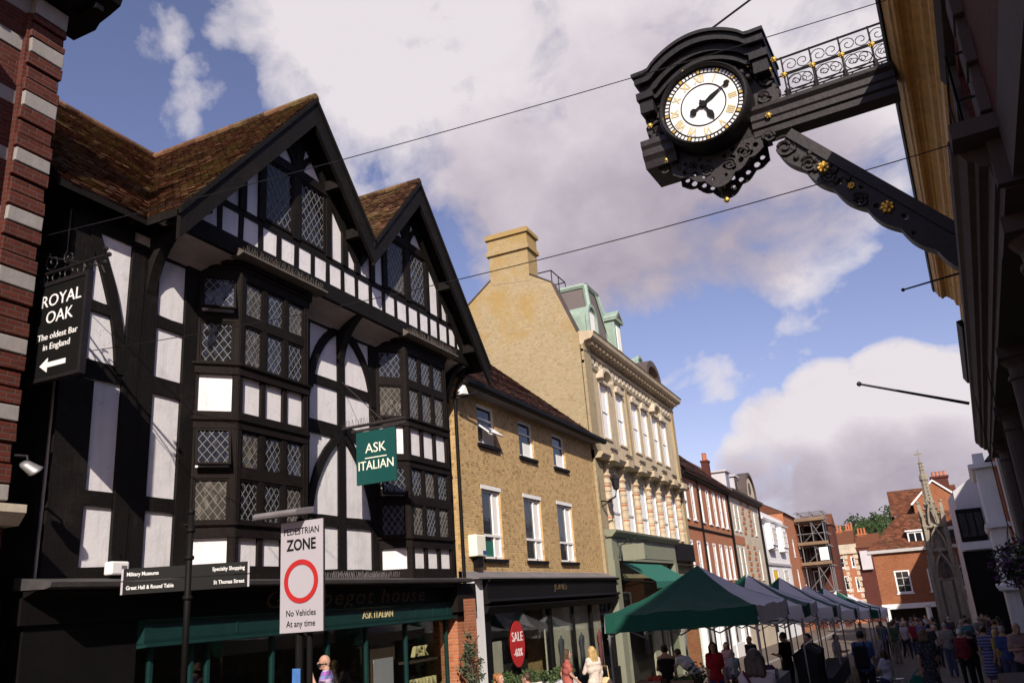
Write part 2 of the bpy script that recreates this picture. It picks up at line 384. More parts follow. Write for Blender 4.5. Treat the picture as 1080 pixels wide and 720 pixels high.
def text(s, P, right, up, size, m, parent, name='lettering', ext=.004, align='CENTER', shear=0, bold=0, loc=None, sx=1, space=1):
    cu = bpy.data.curves.new('txt', 'FONT'); cu.body = s; cu.size = size; cu.extrude = ext; cu.align_x = align; cu.align_y = 'CENTER'
    cu.shear = shear; cu.offset = bold; cu.resolution_u = 3; cu.space_character = space
    t = bpy.data.objects.new('txt', cu); COL.objects.link(t)
    bpy.context.view_layer.update()
    me = bpy.data.meshes.new_from_object(t.evaluated_get(bpy.context.evaluated_depsgraph_get()))
    vs = [x.co.copy() for x in me.vertices]; fs = [tuple(p.vertices) for p in me.polygons]
    bpy.data.objects.remove(t); bpy.data.meshes.remove(me); bpy.data.curves.remove(cu)
    r, u = V(right).normalized(), V(up).normalized(); n = r.cross(u); P = V(P)
    mb = MB(); mb.add([P+r*x.x*sx+u*x.y+n*x.z for x in vs], fs)
    return mb.build(name, m, parent, loc)
def tiles(mb, A, al, up, Lg, H, gauge=.12, tw=.17, mask=None, lift=.022, jit=.01):
    """courses of single tiles on the plane A + al*x + up*y"""
    A, al, up = V(A), V(al).normalized(), V(up).normalized(); n = al.cross(up)
    if n.z < 0: n = -n
    rows = int(H/gauge)+1; cols = int(Lg/tw)+1
    for i in range(rows):
        off = (i % 2)*tw/2; sag = .012*math.sin(i*.7)
        for j in range(cols):
            x0 = j*tw-off+.003; x1 = x0+tw-.006; y0 = i*gauge+random.uniform(-jit, jit)*.8; y1 = min(H, (i+1)*gauge+.03)
            x0 = max(0, x0); x1 = min(Lg, x1)
            if x1-x0 < .02 or y1 <= y0: continue
            if mask and not mask((x0+x1)/2, (y0+y1)/2): continue
            l0 = lift+random.uniform(0, jit)+sag*.3; k = random.uniform(-.004, .004)
            p = lambda x, y, h: A+al*x+up*y+n*h
            mb.add([p(x0, y0, l0+k), p(x1, y0, l0-k), p(x1, y1, .006), p(x0, y1, .006), p(x0, y0, -.002), p(x1, y0, -.002)], [(0, 1, 2, 3), (4, 5, 1, 0)])
def win(parent, f, s0, s1, z0, z1, fr='white', gl='plainglass', cols=2, rows=2, fw=.06, d=.12, o=0, bar=.025, sill=None, sillo=.06, name='window', mid=None):
    b = MB(); y0, y1 = o-d-.02, o-d+.04
    b.box(f, s0, s0+fw, y0, y1, z0, z1); b.box(f, s1-fw, s1, y0, y1, z0, z1)
    b.box(f, s0+fw, s1-fw, y0, y1, z0, z0+fw); b.box(f, s0+fw, s1-fw, y0, y1, z1-fw, z1)
    for i in range(1, cols):
        s = s0+(s1-s0)*i/cols; b.box(f, s-bar/2, s+bar/2, y0+.005, y1-.01, z0+fw, z1-fw)
    for i in range(1, rows):
        z = z0+(z1-z0)*i/rows; h = bar*1.7 if (mid and i == mid) else bar
        b.box(f, s0+fw, s1-fw, y0+.007, y1-.006, z-h/2, z+h/2)
    w = b.build(name, fr, parent)
    p = MB(); p.box(f, s0+.01, s1-.01, y0-.03, y0+.014, z0+.01, z1-.01); p.build('pane', gl, w)
    if sill:
        q = MB(); q.box(f, s0-.08, s1+.08, o-d, o+sillo, z0-.08, z0-.003); q.build('sill', sill, w)
    return w
def lattice(mb, f, s0, s1, z0, z1, dx, dz, o0, o1, w=.016):
    k = dz/dx
    for sg in (1, -1):
        lo = z0-max(k*sg*s0, k*sg*s1); hi = z1-min(k*sg*s0, k*sg*s1)
        c = math.ceil(lo/dz)*dz
        while c < hi:
            pts = []
            for s in (s0, s1):
                z = c+sg*k*s
                if z0-1e-6 <= z <= z1+1e-6: pts.append((s, z))
            for z in (z0, z1):
                s = (z-c)/(sg*k)
                if s0 < s < s1: pts.append((s, z))
            if len(pts) >= 2 and math.hypot(pts[0][0]-pts[1][0], pts[0][1]-pts[1][1]) > .03: mb.path(f, pts[:2], w, o0, o1)
            c += dz
def bez(p0, p1, p2, p3, n=8):
    r = []
    for i in range(n+1):
        t = i/n; a = 1-t
        r.append(tuple(a**3*p0[k]+3*a*a*t*p1[k]+3*a*t*t*p2[k]+t**3*p3[k] for k in range(len(p0))))
    return r
def spiral(c, r, turns, a0, n=14, inward=.15):
    return [(c[0]+math.cos(a0+turns*2*math.pi*i/n)*r*(1-(1-inward)*i/n), c[1]+math.sin(a0+turns*2*math.pi*i/n)*r*(1-(1-inward)*i/n)) for i in range(n+1)]
LF = F((-10.5, 0, 0), (0, 1, 0), (1, 0, 0))       # the north side of the street
GA = rad(4.4)
GF = F((0, 0, 0), (math.sin(GA), math.cos(GA), 0), (-math.cos(GA), math.sin(GA), 0))  # o is minus the distance to the right

# ---------------------------------------------------------------- people (built first, while the scene is small)
def cone(b, p0, p1, r0, r1, n=10):
    """rounded tapered limb segment"""
    p0, p1 = V(p0), V(p1); d = p1-p0; l = d.length
    if l < 1e-5: return
    d /= l; a = d.orthogonal().normalized(); c = d.cross(a); vs = []; prof = []
    for i in range(4): t = math.pi/2*(1-i/3.); prof.append((max(.05, math.cos(t))*r0, -math.sin(t)*r0))
    for i in range(4): t = math.pi/2*i/3.; prof.append((max(.05, math.cos(t))*r1, l+math.sin(t)*r1))
    for r, z in prof:
        for q in range(n): t = 2*math.pi*q/n; vs.append(p0+d*z+a*math.cos(t)*r+c*math.sin(t)*r)
    k = len(prof); fs = [tuple(range(n))[::-1], tuple(range((k-1)*n, k*n))]
    for i in range(k-1):
        for q in range(n): fs.append((i*n+q, i*n+(q+1) % n, (i+1)*n+(q+1) % n, (i+1)*n+q))
    b.add(vs, fs)
def remeshed(b, voxel):
    me = bpy.data.meshes.new('t'); me.from_pydata([tuple(x) for x in b.v], [], b.f)
    bm = bmesh.new(); bm.from_mesh(me); bmesh.ops.recalc_face_normals(bm, faces=bm.faces); bm.to_mesh(me); bm.free()
    o = bpy.data.objects.new('t', me); COL.objects.link(o)
    md = o.modifiers.new('r', 'REMESH'); md.mode = 'VOXEL'; md.voxel_size = voxel
    s = o.modifiers.new('s', 'SMOOTH'); s.factor = .5; s.iterations = 3
    bpy.context.view_layer.update()
    r = bpy.data.meshes.new_from_object(o.evaluated_get(bpy.context.evaluated_depsgraph_get()))
    bpy.data.objects.remove(o)
    out = MB(); out.add([x.co.copy() for x in r.vertices], [tuple(p.vertices) for p in r.polygons])
    bpy.data.meshes.remove(r); bpy.data.meshes.remove(me)
    return out
CLOTH = {}
def cloth(c, kind=''):
    key = (tuple(c), kind)
    if key in CLOTH: return CLOTH[key]
    m, nt, b = newmat('cloth_%d' % len(CLOTH))
    tc = N(nt, 'TexCoord').outputs['Object']
    n1 = noise(nt, tc, 9, 4)
    col = ramp(nt, n1, [(.3, scl(c, .8)), (.7, scl(c, 1.15))])
    if kind == 'plaid':
        s = N(nt, 'SeparateXYZ'); L(nt, tc, s.inputs[0])
        xx = mth(nt, 'ADD', s.outputs[0], s.outputs[1])
        for src, cc, fq in ((xx, (.55, .10, .35), 62), (s.outputs[2], (.10, .30, .50), 58), (s.outputs[2], (.75, .62, .72), 29)):
            k = mth(nt, 'GREATER_THAN', mth(nt, 'SINE', mth(nt, 'MULTIPLY', src, fq)), .2)
            col = mixc(nt, mth(nt, 'MULTIPLY', k, .55), col, cc)
    elif kind == 'dots':
        v = N(nt, 'TexVoronoi'); v.inputs['Scale'].default_value = 26; L(nt, tc, v.inputs['Vector'])
        col = mixc(nt, mth(nt, 'LESS_THAN', v.outputs['Distance'], .26), col, (.2, .19, .21))
    elif kind == 'stripes':
        s = N(nt, 'SeparateXYZ'); L(nt, tc, s.inputs[0])
        col = mixc(nt, mth(nt, 'GREATER_THAN', mth(nt, 'SINE', mth(nt, 'MULTIPLY', s.outputs[2], 75)), .1), col, (.2, .2, .34))
    L(nt, col, b.inputs['Base Color']); b.inputs['Roughness'].default_value = .85; b.inputs['Specular IOR Level'].default_value = .2
    bump(nt, b, noise(nt, tc, 14, 3), .35, .03)
    CLOTH[key] = m
    return m
HAIR = {}
def hairmat(c):
    if c not in HAIR: HAIR[c] = mat('hair_%d' % len(HAIR), c, .55, .4, 30, .4)
    return HAIR[c]
def person(label, x, y, face, h=1.7, top=(.3, .3, .3), bot=(.03, .03, .04), hair=(.04, .025, .015), style='short', pose='stand',
           botkind='trousers', topkind='', sleeves='short', female=False, voxel=.02, ground=None, group=None, seed=1, lean=0):
    """face: heading in degrees, 0 looks along +Y (down the street), 90 looks left (-X), 180 towards the camera's side"""
    rnd = random.Random(seed); k = h/1.72
    zg = gz(y) if ground is None else ground
    ca, sa = math.cos(rad(face)), math.sin(rad(face))
    T = lambda p: V((x+(p[0]*ca-p[1]*sa)*k, y+(p[0]*sa+p[1]*ca)*k, zg+p[2]*k))
    ln = math.tan(rad(lean))
    def tr(p, z0=.95):      # trunk lean about the hips
        p = V(p); d = max(0, p.z-z0); return V((p.x, p.y+d*math.sin(rad(lean)), p.z-d*(1-math.cos(rad(lean)))))
    sw = .135 if female else .158; hw = .095 if female else .088
    hipz, shz = .93, 1.42
    drop = 0
    if pose == 'sit': drop = .42
    sh = [tr((s*sw, 0, shz)) for s in (-1, 1)]
    def arm(i, el, wr): s = -1 if i == 0 else 1; return sh[i]+V((s*el[0], el[1], el[2])), sh[i]+V((s*wr[0], wr[1], wr[2]))
    dn = ((.045, -.03, -.29), (.055, .06, -.54)); arms = [dn, dn]
    legs = [((0, .01, -.45), (0, -.02, -.85)), ((0, .01, -.45), (0, -.02, -.85))]
    if pose in ('walk', 'walkhold'):
        legs = [((0, .17, -.42), (0, .22, -.85)), ((0, -.02, -.45), (0, -.30, -.80))]
        arms = [((.05, -.12, -.27), (.05, -.06, -.53)), ((.05, .06, -.28), (.04, .24, -.46))]
    if pose in ('eat', 'eatphone'): arms[0] = ((.07, .10, -.26), (-.13, .22, -.03))
    if pose == 'walkhold': arms[1] = ((.07, .02, -.28), (-.02, .27, -.22))
    if pose == 'hold': arms = [((.07, .02, -.28), (-.03, .26, -.24)), ((.07, .02, -.28), (-.03, .26, -.26))]
    if pose == 'reach': arms = [((.08, .14, -.24), (.04, .40, -.26)), ((.06, -.02, -.29), (.05, .16, -.46))]
    if pose == 'cross': arms = [((.08, .03, -.27), (-.16, .17, -.20)), ((.08, .03, -.27), (-.16, .19, -.25))]
    if pose == 'hip': arms[1] = ((.2, -.05, -.22), (.03, .03, -.42))
    if pose == 'sit':
        legs = [((0, .42, -.03), (0, .44, -.46)), ((0, .42, -.03), (0, .40, -.46))]
        arms = [((.06, .12, -.26), (-.02, .34, -.2)), ((.06, .12, -.26), (-.02, .34, -.2))]
    D = V((0, 0, -drop))
    P = lambda p: T(V(p)+D)
    hips = [V((s*hw, 0, hipz-.03)) for s in (-1, 1)]
    # --- body
    b = MB(); pts = {}
    cone(b, P((0, 0, hipz)), P(tr((0, .0, 1.12))), .125*k, .115*k); cone(b, P((-.05, 0, hipz)), P((.05, 0, hipz)), .115*k, .115*k)
    cone(b, P(tr((-.06, .0, 1.22))), P(tr((.06, .0, 1.22))), .11*k, .11*k); cone(b, P(tr((-.09, .0, 1.34))), P(tr((.09, .0, 1.34))), .095*k, .095*k)
    cone(b, P(sh[0]), P(sh[1]), .06*k, .06*k)
    for s in (-1, 1): cone(b, P(tr((s*.02, -.01, 1.5))), P(tr((s*.11, -.01, 1.425))), .045*k, .05*k)
    cone(b, P(tr((0, -.005, 1.40))), P(tr((0, .015, 1.53))), .058*k, .052*k)
    hc = tr((0, .03, 1.605))
    b.ball(P(hc), .076*k, .095*k, .108*k, 12, F((0, 0, 0), T((1, 0, 0))-T((0, 0, 0)), T((0, 1, 0))-T((0, 0, 0))))
    cone(b, P(hc+V((0, .04, -.04))), P(hc+V((0, .055, -.075))), .058*k, .042*k)          # jaw
    cone(b, P(hc+V((0, .085, .012))), P(hc+V((0, .108, -.022))), .013*k, .017*k)         # nose
    for s in (-1, 1): cone(b, P(hc+V((s*.078, -.005, .015))), P(hc+V((s*.08, -.01, -.025))), .016*k, .012*k)
    fing = MB()
    for i in (0, 1):
        e, w = arm(i, *arms[i]); pts['e%d' % i] = e; pts['w%d' % i] = w
        cone(b, P(sh[i]), P(e), .05*k, .038*k); cone(b, P(e), P(w), .038*k, .026*k)
        d = (w-e).normalized(); pm = w+d*.085; cone(b, P(w), P(pm), .027*k, .034*k)
        side = d.cross(V((0, 1, 0)) if abs(d.y) < .8 else V((0, 0, 1))).normalized(); crl = d.cross(side)
        for q, (of, ln_) in enumerate(((-.027, .07), (-.009, .08), (.009, .076), (.027, .06))):
            a0 = pm-d*.01+side*of; a1 = a0+d*ln_*.55; a2 = a1+(d*.7+crl*.6).normalized()*ln_*.5
            fing.tube([P(a0), P(a1), P(a2)], .0088*k, 5, .0065*k)
        a0 = w+d*.03+side*(-.028); a1 = a0+(d*.6-side*.8).normalized()*.035; fing.tube([P(a0), P(a1), P(a1+d*.03)], .0098*k, 5, .0075*k)
    for i in (0, 1):
        kn = hips[i]+V(legs[i][0]); an = hips[i]+V(legs[i][1]); pts['k%d' % i] = kn; pts['a%d' % i] = an
        cone(b, P(hips[i]), P(kn), .085*k, .055*k); cone(b, P(kn), P(an), .056*k, .036*k)
        cone(b, P(an+V((0, -.02, -.03))), P(an+V((0, .15, -.055))), .034*k, .026*k)
    body = remeshed(b, voxel*.75)
    k0 = len(body.f)
    body.v, body.f = body.v, body.f
    n0 = len(body.v); body.v += fing.v; body.f += [tuple(q+n0 for q in ff) for ff in fing.f]; body.m += [0]*len(fing.f)
    body.mi = 1
    for s in (-1, 1): body.ball(P(hc+V((s*.032, .083, .018))), .011*k, n=6)
    root = thing('person', label, 'person', (x, y, zg), group)
    body.build('body', ['skin', 'eyes'], root, smooth=True)
    # --- top
    t = MB(); g = .018
    bot_z = .90 if botkind != 'dress' else .95
    cone(t, P(tr((-.05, 0, bot_z+.04))), P(tr((.05, 0, bot_z+.04))), .128*k, .128*k); cone(t, P(tr((0, 0, bot_z+.05))), P(tr((0, 0, 1.14))), .135*k, .128*k)
    cone(t, P(tr((-.065, 0, 1.22))), P(tr((.065, 0, 1.22))), .126*k, .126*k); cone(t, P(tr((-.1, 0, 1.34))), P(tr((.1, 0, 1.34))), .108*k, .108*k)
    if female: cone(t, P(tr((-.07, .07, 1.25))), P(tr((.07, .07, 1.25))), .07*k, .07*k)
    if sleeves != 'none':
        cone(t, P(sh[0]), P(sh[1]), .07*k, .07*k)
        for s in (-1, 1): cone(t, P(tr((s*.05, -.01, 1.462))), P(tr((s*.12, -.01, 1.43))), .045*k, .055*k)
        for i in (0, 1):
            e, w = pts['e%d' % i], pts['w%d' % i]
            if sleeves == 'short': cone(t, P(sh[i]), P(sh[i]+(e-sh[i])*.72), .06*k, .056*k)
            else: cone(t, P(sh[i]), P(e), .06*k, .05*k); cone(t, P(e), P(e+(w-e)*.93), .052*k, .04*k)
    if botkind == 'dress':
        cone(t, P((0, 0, .95)), P((0, .01, .5)), .15*k, .2*k)
    remeshed(t, voxel).build('dress' if botkind == 'dress' else 'top', cloth(top, topkind), root, smooth=True)
    # --- bottoms
    if botkind in ('trousers', 'shorts'):
        t = MB(); cone(t, P((-.05, 0, hipz+.01)), P((.05, 0, hipz+.01)), .124*k, .124*k)
        for i in (0, 1):
            kn, an = pts['k%d' % i], pts['a%d' % i]
            if botkind == 'trousers': cone(t, P(hips[i]), P(kn), .098*k, .068*k); cone(t, P(kn), P(an+V((0, 0, .0))), .068*k, .055*k)
            else: cone(t, P(hips[i]), P(kn+V((0, 0, .04))), .1*k, .085*k)
        remeshed(t, voxel).build('trousers' if botkind == 'trousers' else 'shorts', cloth(bot), root, smooth=True)
    elif botkind == 'skirt':
        t = MB(); t.lathe(P((0, 0, 0)), [(.12*k, .98*k), (.15*k, .9*k), (.17*k, .75*k), (.2*k, .55*k), (.19*k, .545*k), (.11*k, .9*k)], 14)
        t.build('skirt', cloth(bot), root, smooth=True)
    # --- shoes
    t = MB()
    for i in (0, 1):
        an = pts['a%d' % i]; cone(t, P(an+V((0, -.03, -.035))), P(an+V((0, .15, -.055))), .045*k, .035*k)
    remeshed(t, voxel).build('shoes', cloth((.03, .025, .022)), root, smooth=True)
    # --- hair
    if style != 'bald':
        t = MB(); ff = F((0, 0, 0), T((1, 0, 0))-T((0, 0, 0)), T((0, 1, 0))-T((0, 0, 0)))
        t.ball(P(hc+V((0, -.018, .024))), .086*k, .096*k, .102*k, 12, ff)
        if style in ('long', 'bob'):
            z1 = -.26 if style == 'long' else -.13
            for sx in (-.055, 0, .055): cone(t, P(hc+V((sx, -.045, .0))), P(tr(V((sx*1.2, -.055, 1.615+z1+rnd.uniform(-.02, .02))))), .058*k, .045*k)
            for s in (-1, 1): cone(t, P(hc+V((s*.068, .0, .02))), P(hc+V((s*.08, -.01, z1*.75))), .036*k, .03*k)
        if style == 'bun': t.ball(P(hc+V((0, -.11, .05))), .05*k)
        if style == 'curly':
            for _ in range(26):
                a = rnd.uniform(0, 6.28); zz = rnd.uniform(-.09, .1); t.ball(P(hc+V((math.cos(a)*.09, -.04+math.sin(a)*.085 if math.sin(a) < .5 else 0, zz))), .035*k, n=6)
        # keep the face clear
        hm = remeshed(t, voxel*.75)
        hm.build('hair', hairmat(hair), root, smooth=True)
    return root, pts, P

# ---------------------------------------------------------------- the people in the street
SK = (.03, .03, .04); BR = (.05, .028, .014); BL = (.42, .28, .11); GR = (.28, .26, .25); DK = (.012, .01, .009); GI = (.28, .11, .035)
def bag(lab, P, c, w=.3, h=.24, d=.1, name='handbag', strap=None):
    t = thing(name, lab, 'bag', tuple(P))
    b = MB(); f = F(P, (1, 0, 0), (0, -1, 0)); b.ball(P, w/2, d/2+.03, h/2, 12); b.build('bag_body', cloth(c), t, smooth=True)
    if strap: b = MB(); b.tube(strap, .012, 5); b.build('strap', cloth(scl(c, .8)), t)
    return t
r, p, P = person('bald man in a pink, blue and purple checked shirt eating beside the zone sign', -9.03, 12.0, 118, 1.78, (.22, .13, .42), (.05, .06, .1), style='bald', pose='eat', topkind='plaid', voxel=.013, seed=1)
b = MB(); hcx = V((0, .03, 1.605)); f_ = F(P((0, 0, 0)), P((1, 0, 0))-P((0, 0, 0)), P((0, 1, 0))-P((0, 0, 0))); b.box(f_, -.075, .075, .085, .135, 1.6, 1.645); b.box(f_, -.08, -.07, -.02, .12, 1.625, 1.64); b.box(f_, .07, .08, -.02, .12, 1.625, 1.64); b.build('sunglasses', 'signblack', r)
r, p, P = person('woman in a brick red top and white shorts walking past the yellow brick shop', -7.7, 19.5, -60, 1.67, (.36, .10, .08), (.7, .68, .66), BR, 'bob', 'walk', botkind='shorts', sleeves='short', female=True, voxel=.014, seed=2)
r, p, P = person('blonde woman in a cream top with a straw handbag outside the yellow brick shop', -6.85, 19.0, 55, 1.7, (.62, .52, .45), (.55, .48, .42), BL, 'long', 'eat', female=True, sleeves='long', voxel=.014, seed=3)
q = P((.30, -.02, .88)); bag('round straw handbag on the blonde woman\'s arm', q, (.62, .45, .25), .34, .3, strap=[q+V((-.08, 0, .1)), q+V((-.06, 0, .38)), q+V((.06, 0, .38)), q+V((.08, 0, .1))])
person('ginger-haired woman in a pale top seated before the planters', -8.05, 16.5, 250, 1.68, (.6, .5, .46), SK, GI, 'curly', 'sit', female=True, voxel=.015, seed=4)
person('brown-haired boy in a bright blue shirt seated before the planters', -7.4, 16.5, 90, 1.66, (.04, .16, .55), SK, BR, 'short', 'sit', voxel=.015, seed=5)
person('woman in a black vest top seen from behind under the green canopy', -5.1, 18.8, 10, 1.66, (.012, .011, .012), (.02, .02, .025), DK, 'bun', 'reach', sleeves='none', female=True, voxel=.015, seed=6)
person('dark-haired woman in a red shirt facing out from under the green canopy', -4.25, 19.8, 190, 1.66, (.36, .015, .03), (.03, .06, .25), DK, 'long', 'stand', female=True, voxel=.015, seed=7)
person('man in a white shirt bending over behind the market tables', -5.1, 21.4, 60, 1.75, (.55, .52, .52), (.5, .48, .48), BR, 'short', 'reach', sleeves='long', lean=48, voxel=.017, seed=8)
r, p, P = person('woman with a brown bob, grey top and dark red bag strap across her back', -1.5, 8.8, 5, 1.57, (.38, .33, .34), (.1, .1, .12), (.06, .042, .03), 'bob', 'stand', female=True, voxel=.013, seed=9)
q = P((.22, .05, .85)); bag('dark red shoulder bag of the woman with the brown bob', q, (.12, .02, .03), .3, .26, name='shoulder_bag', strap=[P((.2, -.03, .95)), P((.1, -.16, 1.2)), P((-.06, -.14, 1.38)), P((-.13, -.05, 1.5)), P((-.08, .1, 1.42)), P((.14, .17, 1.1)), P((.2, .08, .95))])
person('man in a black short-sleeved shirt with hands together between the canopies', -3.35, 24.8, 60, 1.82, (.012, .012, .014), (.015, .015, .02), DK, 'short', 'hold', voxel=.017, seed=10)
person('man in dark clothes behind the clothes rail', -2.3, 21.0, 150, 1.74, (.02, .018, .02), SK, DK, 'short', 'stand', sleeves='long', voxel=.017, seed=11)
r, p, P = person('man in a blue shirt wearing a black backpack, walking down the street', -1.2, 21.3, 5, 1.74, (.05, .09, .22), (.015, .015, .02), DK, 'short', 'walk', sleeves='short', voxel=.015, seed=12)
t = thing('backpack', 'black backpack on the back of the man in the blue shirt', 'backpack', tuple(P((-.06, -.2, 1.2)))); b = MB(); f_ = F(P((-.06, -.2, 1.18)), (1, 0, 0), (0, -1, 0)); b.box(f_, -.15, .15, -.06, .1, -.24, .24); b.build('pack', cloth((.012, .012, .014)), t, bevel=.05)
b = MB(); [b.tube([P((s-.06, -.16, 1.4)), P((s-.05, -.05, 1.48)), P((s-.04, .13, 1.38)), P((s-.02, .14, 1.15)), P((s*1.3-.04, -.02, .98))], .018, 5) for s in (-.1, .1)]; b.build('strap', cloth((.012, .012, .014)), t)
r, p, P = person('woman in a dark spotted dress in the middle of the street, seen from behind', .1, 20.8, 0, 1.7, (.025, .025, .035), SK, (.10, .06, .03), 'bob', 'walk', botkind='dress', topkind='dots', female=True, voxel=.014, seed=13)
q = P((-.3, .0, .58)); bag('dark green carrier bag hanging from the hand of the woman in the spotted dress', q, (.01, .10, .07), .34, .42, .1, 'carrier_bag', strap=[q+V((-.08, 0, .18)), P((-.22, -.05, .93)), q+V((.08, 0, .18))])
person('man in a light blue shirt walking far down beside the last canopies', -1.5, 45, 0, 1.7, (.06, .10, .23), (.02, .02, .03), BR, 'short', 'walk', voxel=.02, seed=14)
person('white-haired woman in a red jacket standing with a woman in black', 1.12, 29, 10, 1.66, (.18, .02, .03), (.012, .012, .014), (.55, .52, .5), 'short', 'stand', sleeves='long', botkind='trousers', female=True, voxel=.018, seed=15)
person('woman all in black beside the white-haired woman', 1.36, 29.2, 30, 1.62, (.014, .012, .013), (.012, .012, .013), BR, 'short', 'hold', sleeves='long', female=True, voxel=.018, seed=16)
person('woman in a blue and white striped dress with a hand on her hip', 1.68, 27.8, -10, 1.7, (.07, .07, .18), SK, BR, 'bun', 'hip', botkind='dress', topkind='stripes', female=True, voxel=.018, seed=17)
person('woman in a mustard yellow top behind the striped dress', 1.95, 27.5, 40, 1.62, (.32, .26, .05), (.04, .04, .06), BL, 'bob', 'stand', female=True, voxel=.018, seed=18)
person('person in a blue top beside the mustard top, facing away', 1.95, 25.2, 0, 1.68, (.05, .07, .19), (.06, .06, .12), GR, 'short', 'stand', voxel=.018, seed=19)
person('bald man in a pink shirt with folded arms near the litter bin', 2.0, 22.3, 200, 1.74, (.34, .22, .2), (.02, .02, .025), style='bald', pose='cross', voxel=.016, seed=20)
person('woman in a floral pink top in the sunlit gap behind the stalls', -5.7, 28.6, 170, 1.64, (.5, .3, .32), (.08, .1, .2), BR, 'long', 'stand', female=True, seed=21, botkind='skirt')
person('child in a light blue shirt in the sunlit gap behind the stalls', -5.3, 27.4, 200, 1.35, (.35, .42, .55), (.05, .07, .16), BR, 'short', 'stand', botkind='shorts', seed=22)
person('man in a dark navy shirt in the sunlit gap behind the stalls', -5.0, 29, 150, 1.78, (.02, .025, .05), (.1, .1, .12), GI, 'short', 'stand', seed=23)
person('woman in a red orange top in the far sunlit gap', -3.5, 31.5, 200, 1.66, (.5, .12, .05), (.05, .05, .08), BR, 'long', 'stand', female=True, seed=24)
person('shopkeeper in a white top behind the far market table', -2.5, 30.5, 250, 1.7, (.5, .48, .5), (.1, .1, .12), DK, 'short', 'hold', seed=25)
person('woman in a pale top sitting on a cafe chair by the far canopies', -.95, 25.9, 60, 1.66, (.5, .5, .56), (.05, .06, .12), BR, 'bob', 'sit', female=True, seed=26)
GRP = 'crowd around the stone cross'
CR = [(-1.35, 40, (.05, .05, .06), 'in a dark jacket by the farthest canopy', 'short', DK), (-.95, 37, (.3, .3, .34), 'in a pale grey top under the edge of the far canopies', 'long', BR), (-.6, 42, (.02, .02, .03), 'in black, far behind the woman in the spotted dress', 'short', DK),
      (-.3, 38, (.35, .12, .10), 'in a dull red top in the middle distance', 'bob', BR), (.12, 44, (.06, .07, .14), 'in dark blue, small in the distance', 'short', DK), (.45, 36, (.45, .43, .45), 'in a white T-shirt in front of the stone cross', 'short', BR),
      (.62, 41, (.12, .09, .07), 'in a brown coat near the stone cross', 'long', BL), (.8, 47, (.03, .05, .04), 'in dark green beside the cross steps', 'short', DK), (.5, 30, (.42, .36, .33), 'in a beige blouse next to the white-haired woman', 'bob', BL),
      (.15, 32, (.08, .10, .22), 'in a blue denim shirt in the middle of the street', 'short', BR), (1.3, 43, (.25, .05, .06), 'in dark red in front of the cross steps', 'long', DK), (1.55, 49, (.05, .05, .05), 'in charcoal sitting height against the cross', 'short', GR),
      (1.75, 41, (.3, .28, .24), 'in a sand coloured top in front of the cross', 'bob', GR), (2.1, 45, (.04, .05, .10), 'in navy beyond the cross', 'short', DK), (2.5, 50, (.2, .2, .22), 'in grey beyond the cross', 'long', BR),
      (1.45, 31, (.05, .12, .16), 'in teal between the black and mustard tops', 'short', BR), (.95, 34, (.10, .02, .10), 'in plum behind the red jacket', 'bob', DK), (2.0, 34, (.15, .13, .12), 'in taupe beside the portico end', 'short', GR),
      (-.1, 50, (.3, .3, .3), 'in light grey farthest down the street', 'short', BR), (-1.7, 46, (.4, .38, .3), 'in cream under the farthest canopy edge', 'bob', BL)]
CR += [(-.75, 33, (.05, .09, .05), 'in an olive green jacket near the cafe chairs', 'short', BR), (-.45, 35.5, (.42, .40, .44), 'in an off-white cardigan behind the olive jacket', 'bob', GR), (.3, 27.5, (.03, .03, .035), 'in a black T-shirt ahead of the spotted dress', 'short', DK),
       (.7, 26.5, (.22, .20, .18), 'in a stone grey anorak next to the beige blouse', 'short', GR), (1.95, 27, (.03, .06, .13), 'in a dark blue jumper by the portico columns', 'short', BR), (2.2, 30, (.36, .30, .28), 'in a blush blouse by the portico columns', 'long', BL),
       (-.15, 46, (.2, .02, .03), 'in scarlet far away beyond the cross', 'short', DK), (.95, 52, (.4, .4, .4), 'in a silver grey top at the foot of the cross', 'bob', BR), (2.75, 44, (.10, .08, .05), 'in khaki near the pale house', 'short', DK),
       (2.9, 38, (.05, .04, .05), 'in a long black coat near the white townhouse', 'bob', DK), (-1.9, 35, (.45, .42, .36), 'in an ivory shirt serving at the long table', 'short', GI), (-1.0, 48, (.14, .16, .2), 'in slate blue under the last canopy', 'short', DK)]
CR += [(-1.25, 52, (.3, .06, .05), 'in a coral top under the house columns', 'long', BR), (-.95, 55, (.05, .06, .08), 'in a charcoal jumper at the corner house', 'short', DK), (-.55, 53, (.34, .32, .3), 'in an oatmeal jacket at the corner house', 'bob', GR),
       (-.2, 57, (.06, .1, .2), 'in cobalt blue at the corner house', 'short', BR), (.3, 54, (.02, .02, .02), 'in black beside the cross steps', 'long', DK), (.6, 58, (.4, .4, .44), 'in white by the corner house columns', 'short', BR),
       (-1.3, 58, (.12, .1, .07), 'in a tan coat by the corner house columns', 'bob', BL), (3.3, 49, (.08, .03, .05), 'in maroon near the pale house', 'short', DK), (3.5, 52, (.28, .26, .24), 'in pale grey near the pale house', 'bob', GR),
       (-.7, 60, (.2, .16, .1), 'in camel deep in the crowd', 'short', BR), (1.0, 61, (.05, .09, .06), 'in bottle green deep in the crowd', 'long', BR), (.05, 62, (.35, .1, .06), 'in rust orange deep in the crowd', 'short', DK)]
